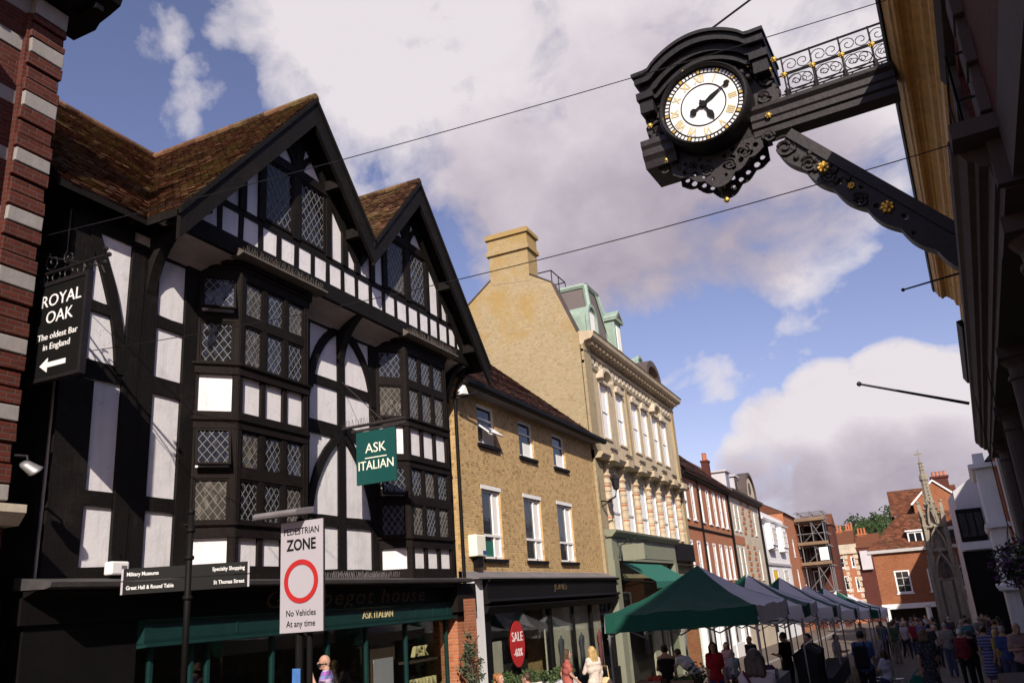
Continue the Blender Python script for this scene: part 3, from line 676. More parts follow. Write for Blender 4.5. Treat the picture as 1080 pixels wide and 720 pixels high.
for i, (x, y, c, l, st, hc) in enumerate(CR):
    fem = st != 'short'
    if y < 40: x, y = x*1.3, y*1.3
    elif y < 46: x, y = x*1.15, y*1.15
    person(('woman ' if fem else 'man ')+l, x, y, random.choice((0, 20, -25, 170, 200, 90)), random.uniform(1.6, 1.7) if fem else random.uniform(1.7, 1.8), c, random.choice(((.02, .02, .03), (.06, .07, .12), (.2, .18, .15))), hc, st, random.choice(('walk', 'stand', 'walk', 'hold')), female=fem, voxel=.03, seed=40+i, group=GRP)

# ---------------------------------------------------------------- near left: red brick building with stone bands
def TP(z): return max(0, (10-z)*.013)     # the old wall leans a little
def victorian_brick():
    r = thing('brick_building', 'dark red brick building with white stone bands and projecting quoins beside the pub sign', 'building', (-12, 3, gz(3)))
    f = F((-10.15, 0, 0), (0, 1, 0), (1, 0, 0))
    b = MB(); b.wall(f, -6, 6.9, -1, 10.75, [(1.2, 2.6, 4.7, 7.2), (1.2, 2.6, 8.3, 9.7), (3.9, 5.2, 4.7, 7.2), (3.9, 5.2, 8.3, 9.7)], .2, back=9)
    b.build('wall', 'redbrick', r)
    for a, c in ((1.2, 2.6), (3.9, 5.2)):
        for e, g in ((4.7, 7.2), (8.3, 9.7)): win(r, f, a, c, e, g, cols=2, rows=2, sill='whitestone')
    bands = [(9.78, 10.01), (8.88, 9.1), (7.98, 8.18), (7.08, 7.29), (6.18, 6.40), (5.27, 5.48), (4.37, 4.57), (3.36, 3.55), (10.44, 10.74)]
    q = MB()
    for z0, z1 in bands:
        q.box(f, -6, 6.40, -.02, .02, z0, z1); q.box(f, 6.40-TP(z0), 6.915-TP(z0), -.4, .15, z0, z1, .006)
    q.build('stone_band', 'whitestone', r, bevel=.012)
    q = MB(); q.box(f, 6.34, 6.78, -.3, .09, -1, 10.44)
    zs = sorted(bands)
    for i in range(len(zs)-1):
        a, c = zs[i][1]+.012, zs[i+1][0]-.012; n = 3; h = (c-a)/n
        for k in range(n): e = TP(a+k*h); q.box(f, 6.38-e if k != 1 else 6.41-e, 6.92-e if k != 1 else 6.9-e, -.3, .15 if k != 1 else .12, a+k*h+.014, a+(k+1)*h-.014, .006)
    q.build('quoin', 'redbrick', r, bevel=.01)
    q = MB(); q.sweep(f, [(-.3, 10.76), (.2, 10.76), (.28, 10.86), (.5, 10.92), (.72, 11.0), (.76, 11.12), (.76, 11.2), (-.3, 11.35)], -6, 7.35)
    for i in range(44): q.box(f, -5.9+i*.3, -5.76+i*.3, .2, .62, 10.78, 10.9)
    q.build('cornice', 'black', r, bevel=.01)
    q = MB(); q.sweep(f, [(-.2, 3.05), (.18, 3.05), (.3, 3.2), (.3, 3.3), (-.2, 3.36)], -6, 6.98); q.build('shop_cornice', 'palestone', r)
    q = MB(); q.box(f, -6, 6.4, -.1, .1, -1, 3.04); q.build('shop_front', 'black', r)
    q = MB(); q.box(f, -6, 6.9, -6, .1, 11.36, 11.6); q.build('roof', 'slate', r)
    q = MB(); q.box(f, 1.5, 4.45, .02, 1.02, -1, 10.6); q.build('shadow_casting_bay', 'redbrick', r)  # unseen bay, added to cast the shade on this wall
    # floodlight on the corner
    t = thing('floodlight', 'small silver floodlight fixed to the brick corner below the pub sign', 'lamp', (-9.9, 6.98, 3.8))
    b = MB(); b.lathe((-9.9, 7.0, 3.78), [(.04, -.11), (.065, -.08), (.085, .05), (.1, .08), (.09, .09)], 14, F((0, 0, 0), (1, 0, 0), (.55, .6, -.58), (0, .6, .6))); b.build('lamp_body', 'steel', t, smooth=True)
    b = MB(); b.tube([(-10.1, 6.9, 3.95), (-9.95, 6.98, 3.93), (-9.92, 6.98, 3.84)], .018); b.build('bracket', 'iron', t)
victorian_brick()

# ---------------------------------------------------------------- timber-framed house
def timber_house():
    R_ = thing('timber_framed_house', 'black and white timber-framed house with two gables and leaded bay windows', 'building', (-10.5, 13.5, gz(13.5)))
    f = LF
    # plaster skins
    b = MB(); b.box(f, 7.75, 19.4, -.25, 0, 2.4, 8.0); b.build('plaster_wall', 'plaster', R_)
    b = MB(); b.box(f, 7.7, 19.4, -9.5, -.26, 1.87, 7.9); b.box(f, 7.7, 19.4, -9.5, -1.01, -1.5, 1.87)
    b.box(f, 7.62, 7.7, -9.5, -.1, -1.5, 8.0); b.build('side_wall', 'timber', R_)
    g = 1.18
    # timbers of the main wall
    o1 = .05; post = None
    for sect in (0, 1, 2):
     t = MB(); ok = lambda s: (0 if s < 11 else 1 if s < 17 else 2) == sect
     def post(s, w, z0, z1, post_=post):
        if ok(s): t.path(f, [(s, z0), (s+random.uniform(-.015, .015), (z0+z1)/2), (s, z1)], w, -.03, o1+random.uniform(-.008, .012), j=.007)
     def rail(s0, s1, z0, z1):
        if not ok(s0): return
        n = max(2, int((s1-s0)/.7)); t.path(f, [(s0+(s1-s0)*i/n, (z0+z1)/2+random.uniform(-.008, .008)) for i in range(n+1)], z1-z0, -.03, o1-.008, j=.006)
     if 1:
      post(7.98, .56, 2.4, 5.3); post(7.88, .4, 5.3, 8); post(8.91, .26, 2.4, 7.8); post(9.22, .26, 2.4, 7.8); post(10.08, .3, 2.4, 8)
      post(9.065, .06, 2.4, 7.8)
      post(13.3, .12, 2.4, 8); post(14.455, .25, 2.4, 8); post(15.68, .24, 2.4, 8); post(19.28, .1, 2.4, 8); post(19.08, .14, 2.4, 8)
      for a, c in ((7.8, 8.8), (9.33, 10.0), (13.25, 14.36), (14.56, 15.6)):
          rail(a, c, 2.4, 2.61); rail(a, c, 3.46, 3.68); rail(a, c, 5.34, 5.62); rail(a, c, 7.72, 8.0)
      rail(8.0, 8.62, 6.39, 6.56); rail(9.33, 10.0, 6.48, 6.68); rail(13.3, 14.36, 6.39, 6.59); rail(14.56, 15.6, 6.37, 6.58)
      for p in (bez((8.03, 7.72), (8.25, 7.2), (8.62, 6.6), (8.72, 5.5)), bez((13.36, 6.3), (13.42, 6.9), (13.75, 7.5), (14.34, 7.8)), bez((15.7, 6.25), (15.62, 6.95), (15.3, 7.5), (14.58, 7.86)),
                bez((13.34, 3.6), (13.42, 4.3), (13.75, 4.95), (14.34, 5.35)), bez((15.68, 3.6), (15.56, 4.3), (15.2, 4.95), (14.58, 5.4))):
          if ok(p[0][0]): t.path(f, p, .19, -.03, o1+.012, j=.006)
      t.build('timber_frame', 'timber', R_)
    # jetty: cove, brackets and the gable storey
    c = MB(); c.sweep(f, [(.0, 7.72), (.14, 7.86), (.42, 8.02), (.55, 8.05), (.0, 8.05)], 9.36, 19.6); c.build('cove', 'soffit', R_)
    for s in (9.2, 14.45, 19.25):
        c = MB(); pr = [(s_, z_) for s_, z_ in bez((.05, 7.0), (.12, 7.5), (.3, 7.85), (.6, 8.05))]
        c.poly(F(f(s-.1, 0, 0), f.n, f.u), pr+[(.62, 8.12), (.05, 8.12)], 0, .2)
        c.build('jetty_bracket', 'timber', R_)
    A1, A2, ZA, VAL, FS = 12.2, 16.45, 12.2, 14.3, .6
    zl = lambda s: ZA-.28-g*min(abs(s-A1), abs(s-A2))
    for a0, a1, ap in ((8.85, VAL, A1), (VAL, 19.85, A2)):
        b = MB(); low = [(ap-(zl(ap)-8.12)/g, 8.12), (a1, 8.12), (a1, zl(a1))] if ap == A1 else [(a0, 8.12), (ap+(zl(ap)-8.12)/g, 8.12)]
        b.poly(f, low+([(ap, zl(ap))] if ap == A1 else [(ap, zl(ap)), (a0, zl(a0))]), .3, FS)
        w = b.build('gable_wall', 'plaster', R_)
        t = MB()
        inv = lambda z: (zl(ap)-z)/g
        if ap == A1: t.poly(f, [(ap-inv(8.05), 8.05), (a1, 8.05), (a1, 8.39), (ap-inv(8.39), 8.39)], FS-.06, FS+.05); t.path(f, [(ap-inv(8.97)+.06, 8.965), (a1-.02, 8.965)], .13, FS-.03, FS+.026)
        else: t.poly(f, [(a0, 8.05), (ap+inv(8.05), 8.05), (ap+inv(8.39), 8.39), (a0, 8.39)], FS-.06, FS+.05); t.path(f, [(a0, 8.965), (ap+inv(8.97)-.06, 8.965)], .13, FS-.03, FS+.026)
        for s in ([9.6, 10.085, 10.61, 11.145, 11.66, 12.19, 12.71, 13.22, 13.75, 14.27] if ap == A1 else [14.82, 15.355, 15.89, 16.415, 16.95, 17.46, 17.945, 18.455, 18.9]):
            t.path(f, [(s, 8.4), (s+random.uniform(-.01, .01), min(8.95, zl(s)))], .115, FS-.03, FS+.02+random.uniform(0, .008), j=.006)
        ups = [9.6, 10.1, 10.62, 11.13, 12.155, 13.22, 13.8, 14.28] if ap == A1 else [14.88, 15.4, 16.43, 17.4, 18.02, 18.5, 19.0]
        for s in ups:
            if zl(s) > 9.1: t.path(f, [(s, 9.0), (s, min(zl(s), 10.5 if abs(s-ap) < .2 else 99))], .17 if abs(s-ap) > .2 else .2, FS-.03, FS+.06, j=.005)
        t.path(f, [(ap-1.25, 10.5), (ap, 10.53), (ap+1.2, 10.5)], .2, FS-.03, FS+.07)
        t.path(f, [(ap, 10.5), (ap, zl(ap))], .18, FS-.03, FS+.065)
        for sg in (-1, 1):
            t.path(f, bez((ap+sg*.08, 10.62), (ap+sg*.22, 10.95), (ap+sg*.35, 11.05), (ap+sg*.68, 11.2)), .12, FS-.03, FS+.06)
            t.path(f, bez((ap+sg*.1, 10.9), (ap+sg*.16, 11.2), (ap+sg*.26, 11.35), (ap+sg*.3, 11.6)), .09, FS-.03, FS+.055)
            e0 = (ap+sg*min(abs(a0-ap), abs(ap-a0)) if sg < 0 else a1)
            if zl(e0) < 8.5: e0 = ap+sg*(zl(ap)-8.5)/g
            t.path(f, [(e0, zl(e0)-.14), (ap, zl(ap)-.14)], .28, FS-.04, FS+.075)
        t.build('gable_frame', 'timber', w)
        for k, (s0, s1) in enumerate(((11.2, 12.05), (12.26, 13.1)) if ap == A1 else ((15.47, 16.33), (16.53, 17.3))):
            m = MB(); m.mi = 0
            for q in ((s0, s0+.05, 9.05, 10.42), (s1-.05, s1, 9.05, 10.42), (s0+.05, s1-.05, 9.05, 9.1), (s0+.05, s1-.05, 10.37, 10.42)): m.box(f, q[0], q[1], FS, FS+.045, q[2], q[3])
            m.mi = 1; m.box(f, s0+.02, s1-.02, FS-.02, FS+.012, 9.07, 10.4)
            m.mi = 2; lattice(m, f, s0+.05, s1-.05, 9.1, 10.37, .17, .25, FS+.014, FS+.02, .011)
            m.build('leaded_window', ['timber_brown', random.choice(('glass', 'glass_pale', 'glass_blue')), 'lead'], w)
    # roofs
    OV = 1.1
    for ap, ends in ((A1, (8.75, VAL)), (A2, (VAL, 19.95))):
        rf = MB()
        for sg, e in ((-1, ends[0]), (1, ends[1])):
            run = abs(e-ap); dz = g*run; Ls = math.hypot(run, dz)
            A = f(e, OV, ZA-dz); up = f(ap, OV, ZA)-A
            tiles(rf, A, (-1, 0, 0), up, 6.6, Ls, .115, .17, lift=.028, jit=.018)
            p = [f(e, OV, ZA-dz), f(e, -5.5, ZA-dz), f(ap, -5.5, ZA), f(ap, OV, ZA)]
            dn = V((0, 0, -.14)); rf.mi = 1; rf.add(p+[q+dn for q in p], [(0, 1, 2, 3), (7, 6, 5, 4), (0, 3, 7, 4), (1, 5, 6, 2), (0, 4, 5, 1)]); rf.mi = 0
        for i in range(20):    # ridge tiles
            o = OV-.33*i; rf.tube([f(ap, o, ZA+.0), f(ap, o-.35, ZA+.004)], .1, 8)
        w = rf.build('gable_roof', ['oldtile', 'timber'], R_)
        bb = MB()
        for sg, e in ((-1, ends[0]), (1, ends[1])):
            run = abs(e-ap); dz = g*run
            bb.poly(f, [(e, ZA-dz-.03), (ap, ZA-.03), (ap, ZA-.66), (e, ZA-dz-.56)], OV-.09, OV-.01)
            bb.poly(f, [(e+.04*sg, ZA-dz-.02), (ap, ZA+.0), (ap, ZA-.12), (e+.04*sg, ZA-dz-.14)], OV-.02, OV+.03)
            for q in range(2):   # purlin ends carried under the overhang
                s = ap+sg*run*(.45+.35*q); z = ZA-g*abs(s-ap)-.46; bb.box(f, s-.08, s+.08, FS, OV-.1, z-.12, z+.1)
        bb.build('bargeboard', 'timber', w)
    rf = MB(); A = f(7.15, .35, 8.12); up = f(7.15, -3.6, 12.25)-A
    tiles(rf, A, (0, 1, 0), up, 5.6, up.length, .115, .17, lift=.028, jit=.018)
    a, c, d, e = f(7.15, .35, 8.12), f(20, .35, 8.12), f(20, -3.6, 12.25), f(7.15, -3.6, 12.25)
    dn = V((0, 0, -.12)); rf.mi = 1; rf.add([a, c, d, e]+[q+dn for q in (a, c, d, e)], [(0, 1, 2, 3), (7, 6, 5, 4), (0, 4, 5, 1), (0, 3, 7, 4), (1, 5, 6, 2)]); rf.mi = 0
    h1, h2 = f(7.15, -7.5, 8.1), f(20, -7.5, 8.1); rf.quad(e, d, h2, h1)
    for i in range(38): rf.tube([f(7.15+.335*i, -3.6, 12.24), f(7.5+.335*i, -3.6, 12.245)], .1, 8)
    rf.build('main_roof', ['oldtile', 'timber'], R_)
    # bays
    def facet(bay, ff, Lf, cols, opens=(), pan='glass'):
        t = MB(); p = MB(); e = .1
        p.box(ff, 0, Lf, -.2, -.05, 2.42, 8.0)
        for a, c in ((-.02, e), (Lf-e, Lf+.02)): t.box(ff, a, c, -.1, .02, 2.4, 8.02, .004)
        for z0, z1, o in ((2.38, 2.61, .03), (3.07, 3.33, .035), (4.05, 4.23, .012), (4.9, 5.2, .03), (5.87, 6.08, .045), (6.85, 7.02, .012), (7.7, 8.06, .02)): t.box(ff, 0, Lf, -.1, o, z0, z1, .004)
        for z0, o in ((3.24, .085), (5.02, .07), (6.0, .09), (7.86, .06), (7.95, .11), (8.03, .15)): t.sweep(ff, [(-.05, z0), (o*.6, z0), (o, z0+.03), (o, z0+.06), (-.05, z0+.075)], -.03, Lf+.03)
        w = (Lf-2*e+.11)/cols
        for i in range(1, cols): t.box(ff, e-.055+w*i-.055, e-.055+w*i+.055, -.1, .008, 2.5, 7.8, .004)
        t.build('bay_frame', 'timber_brown', bay); p.build('bay_plaster', 'plaster', bay)
        for row, (z0, z1) in enumerate(((7.02, 7.7), (6.08, 6.85), (4.23, 4.9), (3.33, 4.05))):
            for i in range(cols):
                s0 = e-.055+w*i+.057; s1 = e-.055+w*(i+1)-.057
                fo = ff
                if row in opens: a = rad(16); fo = F(ff(0, .03, z1), ff.u, ff.n*math.cos(a)+V((0, 0, 1))*math.sin(a), V((0, 0, math.cos(a)))-ff.n*math.sin(a)); za, zb = z0-z1+.0, -.005
                else: za, zb = z0, z1
                m = MB(); m.mi = 0
                for q in ((s0, s0+.035, za, zb), (s1-.035, s1, za, zb), (s0+.035, s1-.035, za, za+.035), (s0+.035, s1-.035, zb-.035, zb)): m.box(fo, q[0], q[1], -.06, -.004, q[2], q[3])
                m.mi = 1; m.box(fo, s0+.02, s1-.02, -.055, -.036, za+.02, zb-.02)
                m.mi = 2; lattice(m, fo, s0+.035, s1-.035, za+.035, zb-.035, .145, .195, -.034, -.028, .0095)
                m.build('leaded_casement', ['timber_brown', random.choice((pan, pan, 'glass_pale', 'glass_blue')), 'lead'], bay)
    for sL, s0, s1, sR, op, pans in ((10.2, 10.79, 12.68, 13.27, (0, 2), 'glass'), (15.8, 16.42, 18.35, 19.0, (2,), 'glass_blue')):
        by = MB(); by.sweep(F(LF(0, 0, 0), (0, 0, 1), (1, 0, 0), (0, 1, 0)), [(-.05, sL), (0, sL), (.5, s0), (.5, s1), (0, sR), (-.05, sR)], 2.2, 2.42)
        bay = by.build('bay_window', 'timber', R_); by = MB()
        by.poly(F(LF(0, 0, 8.0), (0, 1, 0), (0, 0, 1), (1, 0, 0)), [(sL, 0), (s0, .48), (s1, .48), (sR, 0)], 0, .1); by.build('bay_top', 'timber', bay)
        d1 = LF(s0, .5, 0)-LF(sL, 0, 0); n1 = V((d1.y, -d1.x, 0)); n1 = n1 if n1.y < 0 else -n1
        facet(bay, F(LF(sL, 0, 0), d1, n1), d1.length, 1, op)
        facet(bay, F(LF(s0, .5, 0), (0, 1, 0), (1, 0, 0)), s1-s0, 3, pan=pans)
        d2 = LF(sR, 0, 0)-LF(s1, .5, 0); n2 = V((d2.y, -d2.x, 0)); n2 = n2 if n2.y > 0 else -n2
        facet(bay, F(LF(s1, .5, 0), d2, n2), d2.length, 1)
        sp = MB()
        for i in range(42):
            s = s0-.15+(s1-s0+.35)*i/41
            for o in (.66, .76): sp.tube([LF(s, o, 8.12), LF(s+random.uniform(-.03, .03), o+random.uniform(-.01, .05), 8.24)], .0035, 3)
        sp.build('bird_spikes', 'bayhead', bay)
        hd = MB(); hd.sweep(LF, [(.42, 8.04), (.70, 8.02), (.80, 8.06), (.80, 8.1), (.64, 8.2), (.42, 8.24)], s0-.3, s1+.3); hd.build('bay_head', 'bayhead', bay)
    # shop front below
    b = MB(); b.sweep(f, [(-.05, 2.30), (.55, 2.28), (.66, 2.3), (.68, 2.36), (.5, 2.4), (-.05, 2.46)], 7.4, 19.1); b.build('lead_ledge', 'darklead', R_)
    sp = MB()
    for i in range(120): s = 13.3+2.4*i/119; sp.tube([LF(s, .1+.5*(i % 3)/2, 2.42), LF(s+random.uniform(-.03, .03), .12+.5*(i % 3)/2, 2.53)], .004, 3)
    sp.build('bird_spikes', 'leadflash', R_)
    b = MB(); b.box(f, 7.4, 19.0, -.2, .16, 1.86, 2.28); b.sweep(f, [(.1, 2.2), (.2, 2.2), (.4, 2.27), (.1, 2.28)], 7.4, 19.05); fa = b.build('fascia', 'black', R_)
    text('God begot house', f(14.7, .165, 2.05), f.u, (0, 0, 1), .44, 'dimgold', fa, shear=.25, sx=1.55, space=1.15)
    b = MB(); b.sweep(f, [(.0, 1.5), (.24, 1.5), (.25, 1.56), (.25, 1.8), (.34, 1.84), (.0, 1.86)], 9.3, 18.95)
    for s in (11.2, 13.2, 16.9, 17.7, 18.4): b.box(f, s-.02, s+.02, .2, .262, 1.56, 1.8)
    b.sweep(f, [(.0, 1.44), (.3, 1.46), (.3, 1.5), (.0, 1.52)], 9.3, 18.95)
    fa = b.build('shop_fascia', 'teal', R_)
    text('ASK ITALIAN', f(15.4, .255, 1.68), f.u, (0, 0, 1), .2, 'goldpaint', fa, sx=1.0)
    b = MB()
    for s in (9.6, 10.4, 10.75, 12.3, 13.9, 15.2, 16.75, 18.6): b.box(f, s-.03, s+.03, .02, .1, -1.2, 1.46)
    b.box(f, 9.3, 18.9, .02, .1, -1.2, -.35); b.build('shop_mullion', 'teal', R_)
    b = MB(); b.box(f, 9.35, 18.7, .04, .055, -.34, 1.46); b.build('shop_pane', 'shopglass', R_)
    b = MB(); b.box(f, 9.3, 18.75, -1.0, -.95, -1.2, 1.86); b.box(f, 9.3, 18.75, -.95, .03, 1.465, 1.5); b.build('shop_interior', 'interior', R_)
    b = MB(); b.box(f, 7.5, 9.3, -.2, .1, -1.2, 1.86); b.build('dark_shopfront', 'black', R_)
    b = MB(); b.box(f, 15.6, 16.35, -.04, -.02, -.6, .78); b.build('menu_board', 'signwhite', R_)
    b = MB()
    for k, z in enumerate((.62, -.1)): b.box(f, 17.0, 18.3, -.3, -.02, z-.05, z)
    sh = b.build('display_shelf', 'dkwood', R_)
    text('ASK', f(17.55, -.06, .8), f.u, (0, 0, 1), .33, 'goldpaint', sh, ext=.05, sx=1.1); text('ITALIAN', f(17.6, -.06, .1), f.u, (0, 0, 1), .33, 'goldpaint', sh, ext=.05)
    b = MB(); b.box(f, 15.5, 16.45, -.06, -.04, .72, 1.1); b.box(f, 15.52, 15.56, -.05, -.01, -.6, .72); b.build('menu_frame', 'dkwood', R_)
    for s_ in (11.4, 12.9): q = MB(); q.box(f, s_, s_+.5, -.5, -.46, -.3, .5); q.build('inner_board', 'interiorw', R_)
    b = MB(); b.wall(f, 18.78, 19.42, -1.2, 1.9, [], .02, .5); b.box(f, 18.78, 19.42, -.2, .3, -1.2, 1.9); b.build('brick_pillar', 'orbrick', R_)
    b = MB(); b.box(f, 18.6, 19.6, -.1, .44, 1.6, 2.28, .01); b.box(f, 18.7, 19.5, -.1, .36, 1.45, 1.6); b.build('pillar_capital', 'timber_brown', R_)
    b = MB(); b.tube([f(19.58, .5, 8.0), f(19.58, .25, 7.6), f(19.58, .14, 7.4), f(19.58, .14, 2.3), f(19.58, .36, 2.0), f(19.58, .36, -1)], .05, 8); b.build('downpipe', 'black', R_)
timber_house()
t = thing('alarm_box', 'white plastic box with a grille on the lead ledge of the timber house', 'alarm box', LF(8.75, .2, 2.47))
b = MB(); b.box(LF, 8.62, 8.93, .12, .28, 2.48, 2.67); b.build('box', 'white', t, bevel=.025)
b = MB(); b.tube([LF(8.65, .22, 2.67), LF(8.7, .18, 2.76), LF(8.85, .15, 2.79), LF(8.94, .1, 2.72)], .009, 5); b.build('cable', 'black', t)
b = MB(); b.box(LF, 8.79, 8.88, .275, .286, 2.54, 2.61); b.build('grille', 'leadflash', t)

# ---------------------------------------------------------------- yellow brick shop
def yellow_shop():
    R_ = thing('yellow_brick_shop', 'yellow brick building with six white windows over a black shopfront', 'building', (-10.5, 25.4, gz(25)))
    f = LF
    H = [(21.15, 22.4, 2.95, 4.9), (24.1, 25.5, 2.95, 4.9), (26.95, 28.4, 2.95, 4.9), (21.15, 22.35, 6.22, 7.42), (24.1, 25.3, 6.22, 7.42), (27.05, 28.25, 6.22, 7.42)]
    b = MB(); b.wall(f, 19.72, 31.28, 2.4, 7.7, H, .16, back=11); b.box(f, 19.8, 31.2, -11, -.8, -1.8, 2.39); b.build('wall', 'ybrick', R_)
    for k, (a, c, e, g) in enumerate(H):
        w = win(R_, f, a, c, e, g, cols=1, rows=1, fw=.07, d=.1)
        q = MB()
        if e < 4:
            q.box(f, a, c, -.14, -.05, e+.62, e+.69)
            q.box(f, a+(c-a)*.62, a+(c-a)*.67, -.14, -.06, e, g)
            q.build('glazing_bar', 'white', w); q = MB(); q.box(f, a-.04, c+.04, -.05, .012, g, g+.11); q.build('lintel', 'white', w)
            q = MB(); q.box(f, a+(c-a)*.68, c-.05, -.105, -.095, e+.05, g-.05); q.build('curtain', 'blind', w)
            if k == 0: q = MB(); q.box(f, a+.1, a+.75, -.105, -.1, e+.08, e+.5); q.build('green_sign', 'awning', w)
        else:
            q.box(f, a+.05, c-.05, -.14, -.06, e+.75, e+.81); q.build('glazing_bar', 'white', w)
            q = MB(); q.box(f, a+.5, c-.08, -.105, -.095, e+.05, e+.5); q.build('curtain', 'blind', w)
            if k == 3:
                ft = F(f(a+.1, 0, e+.55), f.u, (math.cos(.7), 0, -math.sin(.7)), (math.sin(.7), 0, math.cos(.7)))
                q = MB(); q.box(ft, 0, c-a-.2, 0, .4, -.02, .02); q.build('open_casement', 'white', w)
        q = MB(); q.box(f, a-.08, c+.12, -.14, .09, e-.1, e-.005); q.build('sill', 'black', w)
    rf = MB(); A = f(19.65, .42, 7.78); up = f(19.65, -6, 13.3)-A
    tiles(rf, A, (0, 1, 0), up, 11.6, up.length, .16, .2)
    a, c, d, e = f(19.65, .42, 7.78), f(31.25, .42, 7.78), f(31.25, -6, 13.3), f(19.65, -6, 13.3); dn = V((0, 0, -.12))
    rf.add([a, c, d, e]+[q+dn for q in (a, c, d, e)], [(0, 1, 2, 3), (7, 6, 5, 4), (0, 4, 5, 1), (0, 3, 7, 4), (1, 5, 6, 2)]); rf.quad(e, d, f(31.25, -11, 7.8), f(19.65, -11, 7.8))
    rf.build('roof', 'brntile', R_)
    b = MB(); b.box(f, 19.7, 31.28, -.05, .38, 7.6, 7.66); b.build('soffit', 'leadflash', R_)
    b = MB(); b.sweep(f, [(.36, 7.64), (.4, 7.6), (.52, 7.6), (.56, 7.66), (.56, 7.78), (.36, 7.78)], 19.66, 31.7)
    for s in (20.8, 23, 26, 29): b.tube([f(s, .45, 7.78), f(s, .42, 8.05)], .012, 4)
    b.build('gutter', 'black', R_)
    b = MB(); b.sweep(f, [(-.1, 2.62), (.03, 2.6), (.32, 2.47), (.5, 2.42), (.5, 2.38), (-.1, 2.38)], 19.72, 31.3); b.build('lead_flashing', 'leadflash', R_)
    b = MB(); b.box(f, 20.3, 31.4, -.2, .42, 1.86, 2.38); b.sweep(f, [(.3, 1.86), (.48, 1.86), (.52, 1.8), (.4, 1.74), (.3, 1.74)], 20.3, 31.5)
    b.sweep(f, [(.3, 1.7), (.42, 1.7), (.46, 1.66), (.36, 1.5), (.1, 1.48), (.1, 1.74)], 20.3, 31.45)
    b.sweep(f, [(.4, 2.3), (.5, 2.3), (.56, 2.38), (.4, 2.38)], 20.3, 31.5); fa = b.build('fascia', 'black', R_)
    text('JONES', f(25.6, .425, 2.13), f.u, (0, 0, 1), .3, 'dimgold', fa, sx=1.3)
    b = MB()
    for s0, s1 in ((20.35, 20.85), (25.0, 25.2), (27.12, 27.18), (28.92, 28.98), (31.0, 31.3)): b.box(f, s0, s1, .05, .2, -2, 1.5)
    b.box(f, 20.35, 31.3, .05, .28, -2, -.75); b.build('shop_frame', 'black', R_)
    b = MB(); b.box(f, 20.85, 30.95, .14, .16, -.76, 1.5); b.build('shop_pane', 'shopglass', R_)
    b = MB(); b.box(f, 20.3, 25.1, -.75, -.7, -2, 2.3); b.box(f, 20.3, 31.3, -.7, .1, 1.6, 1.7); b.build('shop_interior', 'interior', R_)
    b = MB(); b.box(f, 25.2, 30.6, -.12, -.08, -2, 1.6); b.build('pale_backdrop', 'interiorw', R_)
    q = MB(); q.box(f, 21.0, 21.9, -.05, -.03, -.5, .75); q.build('display_panel', 'interiorw', R_)
    for s_ in (26.2, 28.1, 30.0):
        q = MB(); q.lathe(f(s_, .04, 0), [(.14, -.75), (.15, -.1), (.13, .1), (.19, .42), (.17, .5), (.05, .56), (.05, .62)], 10, sx=.4); q.build('mannequin', cloth(random.choice(((.3, .1, .12), (.08, .08, .1), (.4, .35, .3)))), R_, smooth=True)
    b = MB(); b.box(f, 19.78, 20.28, -.2, .3, -1.8, 2.36); b.build('white_pilaster', 'whitewash', R_)
    s = MB(); s.lathe(f(22.5, .175, .62), [(.62, 0), (.62, .012)], 28, F((0, 0, 0), f.u, f.n), sx=.8, sy=1.0); sp = s.build('sale_poster', 'signred', R_)
    text('SALE', f(22.5, .189, .8), f.u, (0, 0, 1), .36, 'white', sp); text('-60%', f(22.5, .189, .38), f.u, (0, 0, 1), .30, 'white', sp)
yellow_shop()
t = thing('floodlight', 'white wedge-shaped floodlight under the eaves where the timber and yellow buildings meet', 'lamp', LF(19.85, .3, 7.4))
b = MB(); ff = F(LF(19.7, .3, 7.3), (.2, 1, 0), (1, -.2, 0)); b.poly(ff, [(-.15, 0), (.18, .04), (.04, .32)], -.1, .1); b.build('lamp_body', 'white', t, bevel=.015)
b = MB(); b.tube([LF(19.5, .05, 7.25), LF(19.6, .25, 7.2), LF(20.2, .5, 7.45)], .03); b.build('bracket', 'iron', t)
t = thing('alarm_box', 'cream alarm box with a blue badge on the yellow brick wall', 'alarm box', LF(20.45, 0, 3.0))
b = MB(); b.box(LF, 20.15, 20.72, .0, .26, 2.98, 3.55); b.build('box', 'cream', t, bevel=.03)
b = MB(); b.box(LF, 20.5, 20.68, .262, .268, 3.03, 3.13); b.build('badge', cloth((.03, .05, .3)), t)
b = MB(); b.box(LF, 20.3, 20.6, .05, .2, 2.7, 2.98); b.build('bracket', 'black', t)

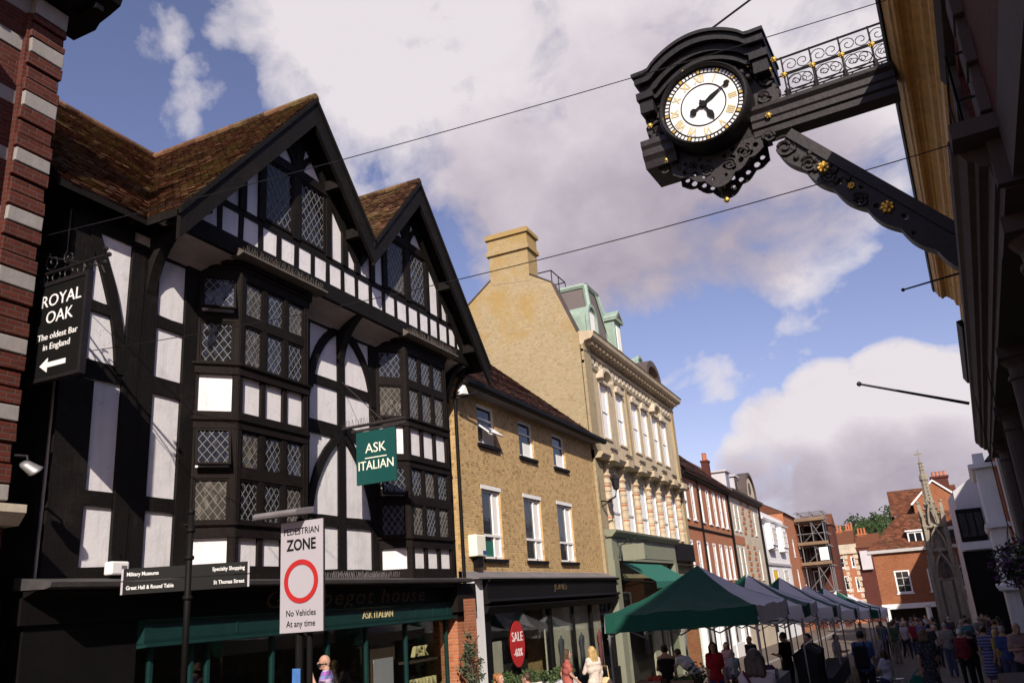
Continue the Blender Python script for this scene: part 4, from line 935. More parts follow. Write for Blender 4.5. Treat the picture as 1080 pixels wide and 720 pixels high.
# ---------------------------------------------------------------- hanging and street signs
def pub_sign():
    t = thing('pub_sign', 'black hanging sign lettered ROYAL OAK with a white arrow', 'sign', (-10.1, 6.95, 5.0))
    y = 7.12; f = F((0, y, 0), (1, 0, 0), (0, -1, 0))
    b = MB(); b.box(f, -10.33, -9.27, -.03, .03, 4.98, 6.36); p = b.build('board', 'signblack', t)
    b = MB()
    for q in ((-10.35, -10.3, 4.95, 6.4), (-9.3, -9.25, 4.95, 6.4), (-10.3, -9.3, 4.95, 5.0), (-10.3, -9.3, 6.34, 6.4)): b.box(f, q[0], q[1], -.045, .045, q[2], q[3])
    b.build('board_frame', 'iron', t)
    kw = dict(right=f.u, up=(0, 0, 1), parent=p)
    text('ROYAL', f(-9.76, .033, 6.1), size=.25, m='white', **kw); text('OAK', f(-9.76, .033, 5.85), size=.25, m='white', **kw)
    text('The oldest Bar', f(-9.76, .033, 5.58), size=.13, m='white', **kw); text('in England', f(-9.76, .033, 5.43), size=.13, m='white', **kw)
    b = MB(); b.poly(f, [(-10.05, 5.17), (-9.9, 5.27), (-9.9, 5.205), (-9.55, 5.205), (-9.55, 5.135), (-9.9, 5.135), (-9.9, 5.07)], .03, .037); b.build('arrow', 'white', p)
    b = MB(); b.tube([f(-10.6, 0, 6.56), f(-9.0, 0, 6.56)], .022); b.tube([f(-10.5, .0, 6.95), f(-9.5, 0, 6.58)], .014); b.tube([(-10.3, 6.9, 6.56), f(-10.3, 0, 6.56)], .025)
    b.tube([(-10.3, 6.9, 6.95), f(-10.4, 0, 6.93)], .02)
    for c in (-10.2, -9.95, -9.7, -9.45):
        b.tube([f(c+math.cos(a)*.08, 0, 6.48+math.sin(a)*.07) for a in [i*.6 for i in range(11)]], .009, 4)
    for c, r_ in ((-10.05, .16), (-9.72, .12)): b.tube([f(p_[0], 0, p_[1]) for p_ in spiral((c, 6.72), r_, 1.4, 2)], .011, 4)
    for c in (-10.2, -9.4): b.tube([f(c, 0, 6.36), f(c, 0, 6.55)], .012)
    for k, d in enumerate(((-9.0, 6.66), (-8.93, 6.56), (-9.0, 6.46))): b.ball(f(d[0], 0, d[1]), .035, n=6)
    b.tube([f(-9.3, 0, 6.5), f(-9.05, 0, 6.42), f(-8.98, 0, 6.3)], .012); b.build('iron_bracket', 'iron', t)
pub_sign()
def ask_sign():
    y = 14.47; f = F((0, y, 0), (1, 0, 0), (0, -1, 0))
    t = thing('restaurant_sign', 'dark green hanging sign lettered ASK ITALIAN between the two bays', 'sign', (-10.45, y, 5.5))
    b = MB(); b.box(f, -10.08, -9.1, -.025, .025, 4.28, 5.4); p = b.build('board', 'signgreen', t)
    kw = dict(right=f.u, up=(0, 0, 1), parent=p)
    text('ASK', f(-9.59, .028, 5.02), size=.29, m='cream', **kw); text('ITALIAN', f(-9.59, .028, 4.66), size=.27, m='cream', sx=.9, **kw)
    b = MB(); b.box(f, -9.86, -9.32, .024, .032, 4.815, 4.835); b.build('rule', 'cream', p)
    b = MB(); b.tube([f(-10.45, 0, 5.55), f(-8.85, 0, 5.55)], .035, 8); b.box(f, -10.2, -9.0, -.03, .03, 5.42, 5.47); b.tube([f(-10.45, 0, 6.6), f(-9.4, 0, 5.56)], .01, 4)
    for i in range(36): c = -10.6+1.75*i/35; b.tube([f(c, 0, 5.56), f(c+random.uniform(-.06, .06), random.uniform(-.05, .05), 5.72)], .005, 3)
    for i in range(8): b.tube([f(-10.4+random.uniform(-.2, .1), random.uniform(-.1, .1), 5.6), f(-10.5+random.uniform(-.3, .2), random.uniform(-.2, .2), 5.6+random.uniform(-.12, .15))], .006, 3)
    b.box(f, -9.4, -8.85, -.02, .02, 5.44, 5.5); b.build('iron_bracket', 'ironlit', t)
ask_sign()
def zone_sign():
    y = 8.5; g = gz(y); f = F((0, y, 0), (1, 0, 0), (0, -1, 0))
    t = thing('pedestrian_zone_sign', 'tall white traffic sign reading PEDESTRIAN ZONE with a red ring', 'sign', (-6.77, y, g))
    b = MB(); b.box(f, -7.1, -6.45, -.02, .0, 1.53, 2.86); p = b.build('board', 'signwhite', t, bevel=.004)
    b = MB(); b.box(f, -7.11, -6.44, -.035, -.021, 1.52, 2.87); b.build('board_back', 'iron', t)
    kw = dict(right=f.u, up=(0, 0, 1), parent=p, ext=.002)
    text('PEDESTRIAN', f(-6.775, .004, 2.735), size=.115, m='signblack', sx=.86, **kw); text('ZONE', f(-6.775, .004, 2.565), size=.19, m='signblack', sx=.86, bold=.004, **kw)
    text('No Vehicles', f(-6.775, .004, 1.755), size=.105, m='signblack', sx=.88, **kw); text('At any time', f(-6.775, .004, 1.63), size=.105, m='signblack', sx=.88, **kw)
    b = MB(); n = 40; c = f(-6.775, .003, 2.13); vs = []
    for r in (.26, .2):
        for o in (0, .006):
            vs += [c+f.u*math.cos(2*math.pi*i/n)*r+f.w*math.sin(2*math.pi*i/n)*r+f.n*o for i in range(n)]
    fs = []
    for i in range(n):
        j = (i+1) % n; fs += [(n+i, n+j, 3*n+j, 3*n+i), (i, j, n+j, n+i), (2*n+i, 3*n+i, 3*n+j, 2*n+j)]
    b.add(vs, fs); b.build('red_ring', 'signred', p)
    b = MB(); b.tube([f(-6.86, -.08, g), f(-6.86, -.08, 2.9)], .05, 10); b.tube([f(-6.72, -.1, g), f(-6.72, -.1, 2.9)], .038, 10); b.build('post', 'black', t)
    b = MB(); b.box(f, -6.92, -6.8, -.03, -.024, .95, 1.12); b.build('blue_sticker', cloth((.06, .16, .4)), t)
    b = MB(); b.lathe(f(-6.86, -.024, .84), [(.05, 0), (.05, .004)], 14, f); b.build('round_sticker', 'signwhite', t)
    b = MB(); b.sweep(F(f(-7.35, 0, 0), f.u, f.n), [(-.12, 2.95), (.24, 2.91), (.26, 2.95), (.22, 2.99), (-.12, 3.04)], 0, .68); b.tube([f(-6.86, -.08, 2.85), f(-6.86, -.06, 2.97)], .03); b.build('sign_lamp', 'leadflash', t, bevel=.01)
zone_sign()
def finger_post():
    P0 = V((-8.43, 8.3, 0)); u = V((.818, .575, 0)); f = F(P0, u, (.575, -.818, 0)); g = gz(8.3)
    t = thing('fingerpost', 'slim black signpost with two pairs of black and white direction plates', 'signpost', (P0.x, P0.y, g))
    b = MB(); b.tube([f(0, 0, g), f(0, 0, .5)], .06, 10); b.tube([f(0, 0, .5), f(0, 0, 3.1)], .042, 10)
    for z in (.5, 2.05, 2.55, 2.9): b.lathe(f(0, 0, z), [(.045, -.03), (.062, -.02), (.062, .02), (.045, .03)], 10)
    b.ball(f(0, 0, 3.14), .05); b.build('post', 'black', t, smooth=True)
    for s0, s1, z0, z1, tx, al in ((-.8, -.03, 2.31, 2.46, 'Military Museums', 'LEFT'), (-.8, -.03, 2.14, 2.295, 'Great Hall & Round Table', 'LEFT'), (.03, .75, 2.31, 2.46, 'Specialty Shopping', 'RIGHT'), (.03, .75, 2.14, 2.295, 'St Thomas Street', 'RIGHT')):
        b = MB(); b.box(f, s0, s1, -.012, .012, z0, z1); p = b.build('direction_plate', 'signblack', t)
        e = s0 if s0 < -.1 else s1
        b = MB(); b.box(f, e-.012, e+.012, -.015, .015, z0, z1); b.build('white_end', 'signwhite', p)
        text(tx, f(s0+.05 if al == 'LEFT' else s1-.05, .013, (z0+z1)/2), f.u, (0, 0, 1), .068, 'white', p, align=al, ext=.001, sx=.8, bold=.001)
finger_post()

# ---------------------------------------------------------------- ochre bank building
def bank():
    R_ = thing('bank_building', 'tall ochre stone building with copper mansard dormers and a big gable chimney', 'building', (-10.5, 39, gz(39)))
    f = LF; s0, s1 = 31.3, 46.4
    UW = [(c-.48, c+.48, 8.2, 10.55) for c in (33.75, 35.95, 38.4, 40.1, 42.1, 43.9)]
    LW = [(c-.55, c+.55, 4.3, 6.55) for c in (33.85, 35.85, 38.1, 39.9, 41.9, 43.9)]
    b = MB(); b.wall(f, s0, s1, 2.4, 12.1, UW+LW, .22, back=3); b.box(f, s0+.5, s1-.1, -8, -.9, -2.2, 2.39); b.build('wall', 'stone', R_)
    Y = F((0, 31.29, 0), (1, 0, 0), (0, 1, 0))
    b = MB(); b.poly(Y, [(-19.5, 2), (-10.52, 2), (-10.52, 12.35), (-11.5, 14.85), (-12.5, 15.45), (-14.4, 15.6), (-15.5, 14.75), (-19.5, 11.2)], -.06, .35)
    b.poly(Y, [(-14.4, 15.4), (-12.5, 15.2), (-12.5, 16.75), (-14.4, 16.75)], -.07, 1.0); b.build('gable_wall', 'obrick', R_)
    c = MB()
    for z0, z1, e in ((16.76, 16.95, .1), (16.95, 17.55, .03), (17.55, 17.72, .12), (17.72, 17.82, .05)): c.box(Y, -14.4-e, -12.5+e, -.07-e, 1.0+e, z0, z1)
    c.build('chimney_cap', 'obrick', R_)
    c = MB(); c.path(Y, [(-10.55, 12.42), (-11.5, 14.9), (-12.5, 15.52)], .05, -.09, .4); c.path(Y, [(-14.4, 15.65), (-15.5, 14.82), (-19.5, 11.3)], .05, -.09, .4); c.build('coping', 'darkstone', R_)
    for s, w, o, z0, z1 in ((31.75, .9, .12, 2.4, 12.1), (46.1, .55, .12, 2.4, 12.1), (37.1, .3, .07, 7.4, 11.5)):
        p = MB(); p.box(f, s-w/2, s+w/2, -.1, o, z0, z1); p.build('pilaster', 'obrick', R_)
    for i, h in enumerate(UW):
        w = win(R_, f, *h, fr='white', gl='blind', cols=1, rows=2, d=.05, sill='stone')
        q = MB(); q.box(f, h[0]-.12, h[1]+.12, -.02, .16, h[3]+.05, h[3]+.16); q.box(f, h[0]-.1, h[0]-.01, -.02, .03, h[2], h[3]+.05); q.box(f, h[1]+.01, h[1]+.1, -.02, .03, h[2], h[3]+.05)
        m = (h[0]+h[1])/2
        if i in (0, 4): q.path(f, [(m+math.cos(a)*.72, h[3]+.18+math.sin(a)*.5) for a in [math.pi*k/9 for k in range(10)]], .15, -.02, .3)
        else: q.poly(f, [(h[0]-.02, h[3]+.17), (h[1]+.02, h[3]+.17), (m+.2, h[3]+.42), (m-.2, h[3]+.42)], -.02, .1)
        q.build('surround', 'palestone', w)
    for h in LW:
        w = win(R_, f, *h, fr='white', gl='blind', cols=1, rows=1, d=.03, bar=.02)
        m = (h[0]+h[1])/2; q = MB()
        for sg in (-1, 1):
            q.poly(f, [(m+sg*.56, h[3]+.01), (m+sg*.56, h[3]-.5)]+[(m+sg*.55*math.cos(a), h[3]-.5+.5*math.sin(a)) for a in [math.pi/2*k/6 for k in range(7)]]+[(m, h[3]+.01)], -.04, .02)
        q.path(f, [(m+math.cos(a)*.6, h[3]-.5+math.sin(a)*.58) for a in [math.pi*k/10 for k in range(11)]], .12, -.05, .06)
        q.build('arch', 'stone', w); q = MB(); q.box(f, h[0], h[1], -.03, .0, h[2]+.7, h[2]+.78); q.build('transom', 'lavwash', w)
    cs = [32.75, 34.85, 36.95, 39.0, 40.9, 42.9, 44.9]
    for s in cs:
        q = MB(); q.lathe(f(s, .0, 0), [(.22, 4.25), (.2, 4.4), (.18, 6.35), (.25, 6.5), (.17, 6.6), (.26, 7.05)], 12)
        for k in range(6): q.lathe(f(s, .0, 4.55+k*.32), [(.2, 0), (.215, .02), (.215, .14), (.2, .16)], 12)
        col = q.build('banded_column', 'stone', R_)
        q = MB(); q.lathe(f(s, .0, 6.42), [(.2, 0), (.24, .02), (.24, .08), (.2, .1)], 12)
        for k in (0, 2, 4): q.lathe(f(s, .0, 4.74+k*.32), [(.19, 0), (.207, .02), (.207, .06), (.19, .08)], 12)
        q.build('red_band', 'orbrick', col)
    q = MB(); q.sweep(f, [(-.05, 7.05), (.38, 7.05), (.42, 7.12), (.5, 7.2), (.5, 7.26), (-.05, 7.42)], s0, s1)
    for s in cs:
        q.box(f, s-.4, s+.4, .0, .58, 7.02, 7.3); q.sweep(F(f(s-.3, 0, 0), f.u, f.n), [(0, 6.8), (.2, 6.85), (.48, 7.02), (0, 7.02)], 0, .6)
    q.build('string_course', 'stone', R_)
    q = MB()
    for s in cs:
        for k in range(5): c_ = s-.34+.17*k; q.tube([f(c_, .5, 7.3), f(c_, .56, 7.42), f(c_, .46, 7.5)], .03, 5)
        q.tube([f(s-.42, .54, 7.52), f(s+.42, .54, 7.52)], .025, 5)
    q.build('iron_balconette', 'iron', R_)
    q = MB(); q.sweep(f, [(-.05, 11.05), (.08, 11.05), (.12, 11.15), (-.05, 11.2)], s0, s1); q.sweep(f, [(-.05, 11.55), (.1, 11.55), (.16, 11.62), (-.05, 11.7)], s0, s1)
    for i in range(26): q.box(f, s0+.4+i*.57, s0+.75+i*.57, -.02, .09, 11.25, 11.5)
    q.build('frieze', 'palestone', R_)
    q = MB(); q.sweep(f, [(-.3, 11.85), (.12, 11.85), (.2, 12.0), (.5, 12.06), (.58, 12.14), (.62, 12.3), (.66, 12.34), (-.3, 12.5)], s0-.02, s1+.25)
    q.box(f, s0+1.6, s1, -.5, -.1, 12.4, 12.75)
    for i in range(30): q.box(f, s0+.3+i*.5, s0+.52+i*.5, .1, .42, 11.88, 12.02)
    q.build('cornice', 'stone', R_)
    q = MB(); q.path(f, [(41.0+math.cos(a)*1.25, 12.3+math.sin(a)*.85) for a in [math.pi*k/12 for k in range(13)]], .3, -.3, .6)
    q.poly(f, [(41.0+math.cos(a)*1.1, 12.3+math.sin(a)*.72) for a in [math.pi*k/12 for k in range(13)]], -.3, .1); q.build('curved_pediment', 'darkstone', R_)
    # mansard
    a, c = 34.1, 37.9
    q = MB(); lo, hi = 12.45, 15.75
    pts = [f(a, -.2, lo), f(c, -.2, lo), f(c-1.6, -.6, hi), f(a+.5, -.6, hi), f(a, -4.5, lo), f(c, -4.5, lo), f(c-1.6, -3.2, hi), f(a+.5, -3.2, hi)]
    q.add(pts, [(0, 1, 2, 3), (1, 5, 6, 2), (5, 4, 7, 6), (4, 0, 3, 7), (3, 2, 6, 7)])
    q.sweep(f, [(-.5, 12.4), (-.9, 13.4), (-5, 13.9), (-5, 12.4)], c-.5, s1-.4); q.sweep(f, [(-.5, 12.4), (-.9, 13.3), (-5, 13.6), (-5, 12.4)], 31.7, a+.3); q.build('mansard', 'slate', R_)
    q = MB()
    for i, j in ((0, 3), (1, 2), (3, 2), (2, 6), (3, 7)): q.tube([pts[i], pts[j]], .13, 6)
    q.add([pts[0]+V((.06, 2.6, 0)), pts[1]+V((.06, -.1, 0)), pts[2]+V((.06, -.1, 0)), pts[2]+V((.06, -.5, 0))], [(0, 1, 2, 3)])
    q.build('copper_hip', 'copper', R_)
    q = MB(); q.box(f, a+.45, c-1.5, -3.3, -.5, hi, hi+.1); q.build('lead_flat', 'leadflash', R_)
    def dormer(s, w, z0, z1, o, kind):
        q = MB(); h = w/2
        if kind == 'arch':
            arc = [(s+math.cos(t)*h, z1-h+math.sin(t)*h) for t in [math.pi*k/10 for k in range(11)]]
            q.poly(f, [(s-h, z0), (s+h, z0)]+arc, o-1.6, o); q.path(f, [(s+h, z0)]+arc+[(s-h, z0)], .14, o-.05, o+.1)
        else:
            q.box(f, s-h, s+h, o-1.5, o, z0, z1); q.poly(f, [(s-h-.15, z1), (s+h+.15, z1), (s, z1+.5)], o-1.5, o+.15); q.box(f, s-h-.12, s+h+.12, o-1.5, o+.14, z1-.1, z1)
        d = q.build('dormer', 'copper', R_); q = MB(); q.box(f, s-h+.22, s+h-.22, o, o+.03, z0+.25, z1-.35); q.build('dormer_window', 'blind', d)
        if kind != 'arch':
            q = MB(); q.poly(f, [(s-h+.1, z1+.04), (s+h-.1, z1+.04), (s, z1+.38)], o+.14, o+.16); q.build('tympanum', 'darkstone', d)
    dormer(33.5, 1.15, 12.45, 14.25, -.1, 'arch'); dormer(36.9, 1.0, 12.7, 14.5, .1, 'ped'); dormer(42.0, 1.2, 12.5, 13.95, -.35, 'arch')
    q = MB()
    for z in (16.3,):
        for p_ in (((-1.7, 33.2), (-1.7, 35.0)), ((-2.9, 33.2), (-2.9, 35.0)), ((-1.7, 33.2), (-2.9, 33.2)), ((-1.7, 35.0), (-2.9, 35.0))): q.tube([f(p_[0][1], p_[0][0], z), f(p_[1][1], p_[1][0], z)], .03, 5)
    for s in (33.2, 34.1, 35.0):
        for o in (-1.7, -2.9): q.tube([f(s, o, 13.2), f(s, o, 16.3)], .025, 5)
    q.build('roof_guard_rail', 'iron', R_)
    # shop below
    q = MB(); q.box(f, 31.6, 41.7, -.2, .35, 3.05, 4.0); q.sweep(f, [(.2, 3.95), (.42, 3.95), (.6, 4.12), (.62, 4.2), (-.1, 4.26)], 31.5, 41.9)
    q.box(f, 31.6, 32.2, -.2, .38, -2.1, 3.05); q.box(f, 41.2, 41.7, -.2, .38, -2.1, 3.05); q.box(f, 34.4, 34.44, .34, .38, 3.05, 3.95)
    q.box(f, 34.6, 36.3, .34, .39, 3.3, 3.8)
    fa = q.build('shop_front', 'greygreen', R_); text('TSUM', f(35.45, .395, 3.55), f.u, (0, 0, 1), .36, 'signgold', fa)
    q = MB()
    for z_ in (3.2, 3.88): q.box(f, 32.3, 41.1, .34, .375, z_-.02, z_+.02)
    q.build('panel_moulding', 'greygreen', fa)
    q = MB(); q.box(f, 42, s1-.2, -.2, .3, 3.2, 4.1); q.build('second_fascia', 'black', R_)
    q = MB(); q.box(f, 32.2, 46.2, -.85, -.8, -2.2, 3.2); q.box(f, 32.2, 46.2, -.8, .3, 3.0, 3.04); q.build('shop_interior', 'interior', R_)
    q = MB()
    for a_, c_ in ((33.2, 34.4), (38, 39.3), (40, 40.8)): q.box(f, a_, c_, -.3, -.2, -2, 1.2)
    q.build('pale_display', 'interiorw', R_)
    q = MB(); q.box(f, 32.2, 46.2, .1, .12, -2.1, 3.0); q.build('shop_pane', 'dullglass', R_)
    q = MB(); q.add([f(32.5, .4, 2.95), f(38.5, .4, 2.95), f(38.5, 1.7, 2.15), f(32.5, 1.7, 2.15), f(38.5, 1.7, 1.9), f(32.5, 1.7, 1.9)], [(0, 1, 2, 3), (3, 2, 4, 5)]); q.build('awning', 'awning', R_, recalc=False)
    q = MB()
    for s in (32.5, 35.5, 38.5): q.tube([f(s, .38, 2.3), f(s, 1.68, 2.12)], .03, 5)
    q.build('awning_arm', 'black', R_)
bank()
t = thing('hanging_sign', 'small grey-green hanging shop sign on an iron bracket under the ochre bank', 'sign', LF(32.3, .4, 3.2))
b = MB(); f_ = F(LF(32.25, 0, 0), (1, 0, 0), (0, -1, 0)); b.box(f_, .55, 1.45, -.03, .03, 3.02, 3.62); b.build('board', 'greygreen', t)
b = MB(); b.tube([f_(.3, 0, 3.75), f_(1.6, 0, 3.75)], .03); b.tube([f_(.4, 0, 3.2), f_(.5, 0, 3.6), f_(.8, 0, 3.75)], .02)
for c_ in (.7, 1.3): b.tube([f_(c_, 0, 3.62), f_(c_, 0, 3.75)], .015)
for c_ in (.9, 1.15): b.tube([f_(c_+math.cos(a)*.1, 0, 3.87+math.sin(a)*.1) for a in [i*.7 for i in range(10)]], .02, 5)
b.build('iron_bracket', 'iron', t)
t = thing('wall_lamp', 'black iron wall lamp on the corner between the yellow shop and the ochre bank', 'lamp', LF(31.5, .1, 5.4))
b = MB(); b.tube([LF(31.5, .1, 5.35), LF(31.5, .4, 5.3), LF(31.5, .75, 5.45), LF(31.5, .8, 5.7)], .035); b.tube([LF(31.5, .1, 5.1), LF(31.5, .1, 6.3)], .03); b.tube([LF(31.5, .1, 5.1), LF(31.5, .6, 5.35)], .025); b.build('bracket', 'iron', t)
b = MB(); b.lathe(LF(31.5, .8, 5.7), [(.06, 0), (.12, .05), (.17, .4), (.2, .42), (.05, .6), (.02, .7)], 6); b.build('lantern', 'iron', t)

# ---------------------------------------------------------------- further buildings on the left
def georgian():
    R_ = thing('georgian_brick_building', 'red brick terrace building with two rows of tall white windows and a brown roof', 'building', (-10.5, 53, gz(53)))
    f = LF; cs = [47.0, 49.0, 51.2, 53.4, 55.4, 57.3, 59.0]
    U = [(c-.4, c+.4, 5.65, 7.72) for c in cs]; Lw = [(c-.4, c+.4, 2.3, 4.4) for c in cs]
    b = MB(); b.wall(f, 46.5, 60.2, -.2, 8.05, U+Lw, .12, back=9); b.box(f, 46.6, 60.1, -9, -.1, -2.7, -.21); b.build('wall', 'orbrick', R_)
    q = MB(); q.sweep(f, [(-.1, 1.2), (.5, 1.2), (.6, 1.35), (-.1, 1.4)], 46.5, 60.2); q.box(f, 46.5, 60.2, -.1, .3, .5, 1.2)
    for s in (46.7, 49.9, 51.2, 54.6, 57.9, 59.9): q.box(f, s-.18, s+.18, -.1, .32, -2.6, .5)
    q.box(f, 46.5, 60.2, -.1, .28, -2.6, -1.6); q.build('shop_front', 'white', R_)
    q = MB(); q.box(f, 46.6, 60.1, -.12, .1, -1.6, .5); q.build('shop_pane', 'plainglass', R_)
    for h in U+Lw:
        w = win(R_, f, *h, cols=1, rows=2, fw=.1, d=.05, sill='white', sillo=.08)
        q = MB(); q.box(f, h[1]-.12, h[1]+.02, -.1, .02, h[2], h[3]+.05); q.box(f, h[0]-.02, h[0]+.1, -.1, .015, h[2], h[3]+.05); q.box(f, h[0]+.1, h[1]-.12, -.1, .02, h[3]-.06, h[3]+.05); q.build('white_surround', 'white', w)
    q = MB(); q.sweep(f, [(-.2, 8.05), (.1, 8.0), (.3, 8.1), (.45, 8.3), (-.2, 8.4)], 46.4, 60.3); q.sweep(f, [(-.02, 5.1), (.06, 5.1), (.08, 5.2), (-.02, 5.25)], 46.5, 60.2); q.build('eaves', 'black', R_)
    rf = MB(); A = f(46.4, .4, 8.3); up = f(46.4, -4.6, 12.8)-A; tiles(rf, A, (0, 1, 0), up, 14, up.length, .22, .28)
    p = [f(46.4, .4, 8.3), f(60.4, .4, 8.3), f(60.4, -4.6, 12.8), f(46.4, -4.6, 12.8)]; dn = V((0, 0, -.12)); rf.add(p+[x+dn for x in p], [(0, 1, 2, 3), (7, 6, 5, 4), (0, 4, 5, 1), (0, 3, 7, 4), (1, 5, 6, 2)])
    rf.quad(p[3], p[2], f(60.4, -9, 8.3), f(46.4, -9, 8.3)); rf.quad(p[0], p[3], f(46.4, -9, 8.3)); rf.quad(p[1], f(60.4, -9, 8.3), p[2]); rf.build('roof', 'brntile', R_)
    c = MB(); c.box(f, 62.5, 63.3, -1.9, -1.4, 9.5, 11.0); c.box(f, 62.45, 63.35, -1.95, -1.35, 10.9, 11.05)
    ch = c.build('chimney', 'redbrick', R_); c = MB()
    for k in range(3): c.lathe(f(62.65+k*.25, -1.65, 11.05), [(.14, 0), (.12, .5), (.15, .55)], 8)
    c.build('chimney_pot', 'terracotta', ch)
    q = MB(); q.tube([f(60.25, .1, 8.1), f(60.25, .1, -2)], .08); q.tube([f(50.3, .12, 8), f(50.3, .12, 2)], .05); q.build('downpipe', 'black', R_)
georgian()
def striped():
    R_ = thing('chequered_building', 'chequered stone and brick building with a round topped gable and lead dormers', 'building', (-10.5, 67, gz(67)))
    f = LF; H = [(62.0, 62.9, 5.7, 7.7), (63.6, 64.6, 5.7, 7.7), (62.0, 62.9, 2.2, 4.6), (63.6, 64.6, 2.2, 4.6), (71.2, 72.2, 5.7, 7.7), (71.2, 72.2, 2.2, 4.6)]
    b = MB(); b.wall(f, 60.4, 74.2, -2.8, 8.2, H, .12, back=9); b.build('wall', 'palestone', R_)
    for h in H: win(R_, f, *h, cols=1, rows=2, fw=.12, d=.06, sill='white')
    q = MB()
    for k in range(7):
        for s in (66.2, 69.3):
            q.box(f, s-.55+(.35 if k % 2 else 0), s+.55+(.35 if k % 2 else 0), -.02, .04, 5.65+k*.38-.1 if k < 7 else 0, 5.65+k*.38+.13)
            q.box(f, s-.55+(.35 if k % 2 else 0), s+.55+(.35 if k % 2 else 0), -.02, .04, 2.1+k*.42-.1, 2.1+k*.42+.15)
    q.box(f, 60.4, 65.3, -.02, .03, 4.7, 5.3); q.build('brick_chequer', 'orbrick', R_)
    q = MB(); q.sweep(f, [(-.1, 8.1), (.2, 8.1), (.5, 8.35), (.55, 8.5), (-.1, 8.6)], 60.3, 74.6); q.build('cornice', 'darkstone', R_)
    q = MB(); q.poly(f, [(69.0, 8.5), (73.6, 8.5)]+[(71.3+math.cos(t)*2.3, 8.9+math.sin(t)*1.75) for t in [math.pi*k/14 for k in range(15)]], -.6, .05)
    g = q.build('round_gable', 'palestone', R_); q = MB()
    q.path(f, [(73.7, 8.5)]+[(71.3+math.cos(t)*2.35, 8.9+math.sin(t)*1.8) for t in [math.pi*k/14 for k in range(15)]]+[(68.9, 8.5)], .25, -.65, .2)
    q.lathe(f(71.3, .06, 9.5), [(.5, 0), (.5, .05), (.35, .06)], 14, F((0, 0, 0), f.u, f.n)); q.build('gable_moulding', 'darkstone', g)
    q = MB(); q.sweep(f, [(.2, 8.5), (-4, 12.0), (-9, 8.5)], 60.3, 74.2); q.build('roof', 'brntile', R_)
    for s in (64.6, 68.2):
        q = MB(); q.box(f, s-.8, s+.8, -2.3, -.45, 8.7, 10.3); q.box(f, s-.95, s+.95, -2.4, -.3, 10.2, 10.32); d = q.build('dormer', 'lavwash', R_)
        q = MB(); q.box(f, s-.55, s-.06, -.46, -.43, 9.0, 10.0); q.box(f, s+.06, s+.55, -.46, -.43, 9.0, 10.0); q.build('dormer_window', 'plainglass', d)
    q = MB(); q.box(f, 67.0, 68.6, -3.4, -2.2, 9.5, 10.9); q.build('chimney', 'palestone', R_)
    q = MB(); q.tube([f(74.35, .12, 8.3), f(74.35, .12, -2)], .09); q.build('downpipe', 'black', R_)
striped()
def white_house():
    R_ = thing('white_building', 'white rendered building with two bow windows beside the chequered one', 'building', (-10.5, 83, gz(83)))
    f = LF
    b = MB(); b.box(f, 74.6, 91.6, -9, 0, -3.4, 7.3); b.build('wall', 'whitewash', R_)
    b = MB(); b.sweep(f, [(-.1, 7.2), (.3, 7.25), (.35, 7.4), (-.1, 7.45)], 74.5, 91.8); b.box(f, 74.6, 91.6, -.6, -.1, 7.45, 8.0); b.build('parapet', 'whitewash', R_)
    b = MB(); b.sweep(f, [(-.02, 3.4), (.12, 3.4), (.15, 3.6), (-.02, 3.65)], 74.6, 91.6); b.build('string_course', 'lavwash', R_)
    for s in (79.0, 86.4):
        q = MB(); q.sweep(F(f(0, 0, 0), (0, 0, 1), (1, 0, 0), (0, 1, 0)), [(0, s-2), (.45, s-1.7), (.45, s+1.7), (0, s+2)], 4.7, 7.0); y = q.build('bow_window', 'whitewash', R_)
        win(y, f, s-1.5, s+1.5, 5.1, 6.65, o=.52, d=.02, cols=4, rows=3, fw=.09, bar=.04, gl='interior', name='sash')
        w = win(R_, f, s-1.6, s+1.6, .8, 3.05, cols=4, rows=3, o=.08, d=.03, fw=.09, bar=.04, gl='interior')
        if s < 80:
            q = MB(); q.box(f, s-1.3, s+.9, .1, .115, 1.4, 2.9); q.build('yellow_poster', cloth((.75, .5, .03)), w)
    q = MB(); q.tube([f(74.9, .4, 4.6), f(74.9, .9, 4.7), f(74.9, .9, 5)], .06); q.build('lamp_bracket', 'iron', R_)
white_house()
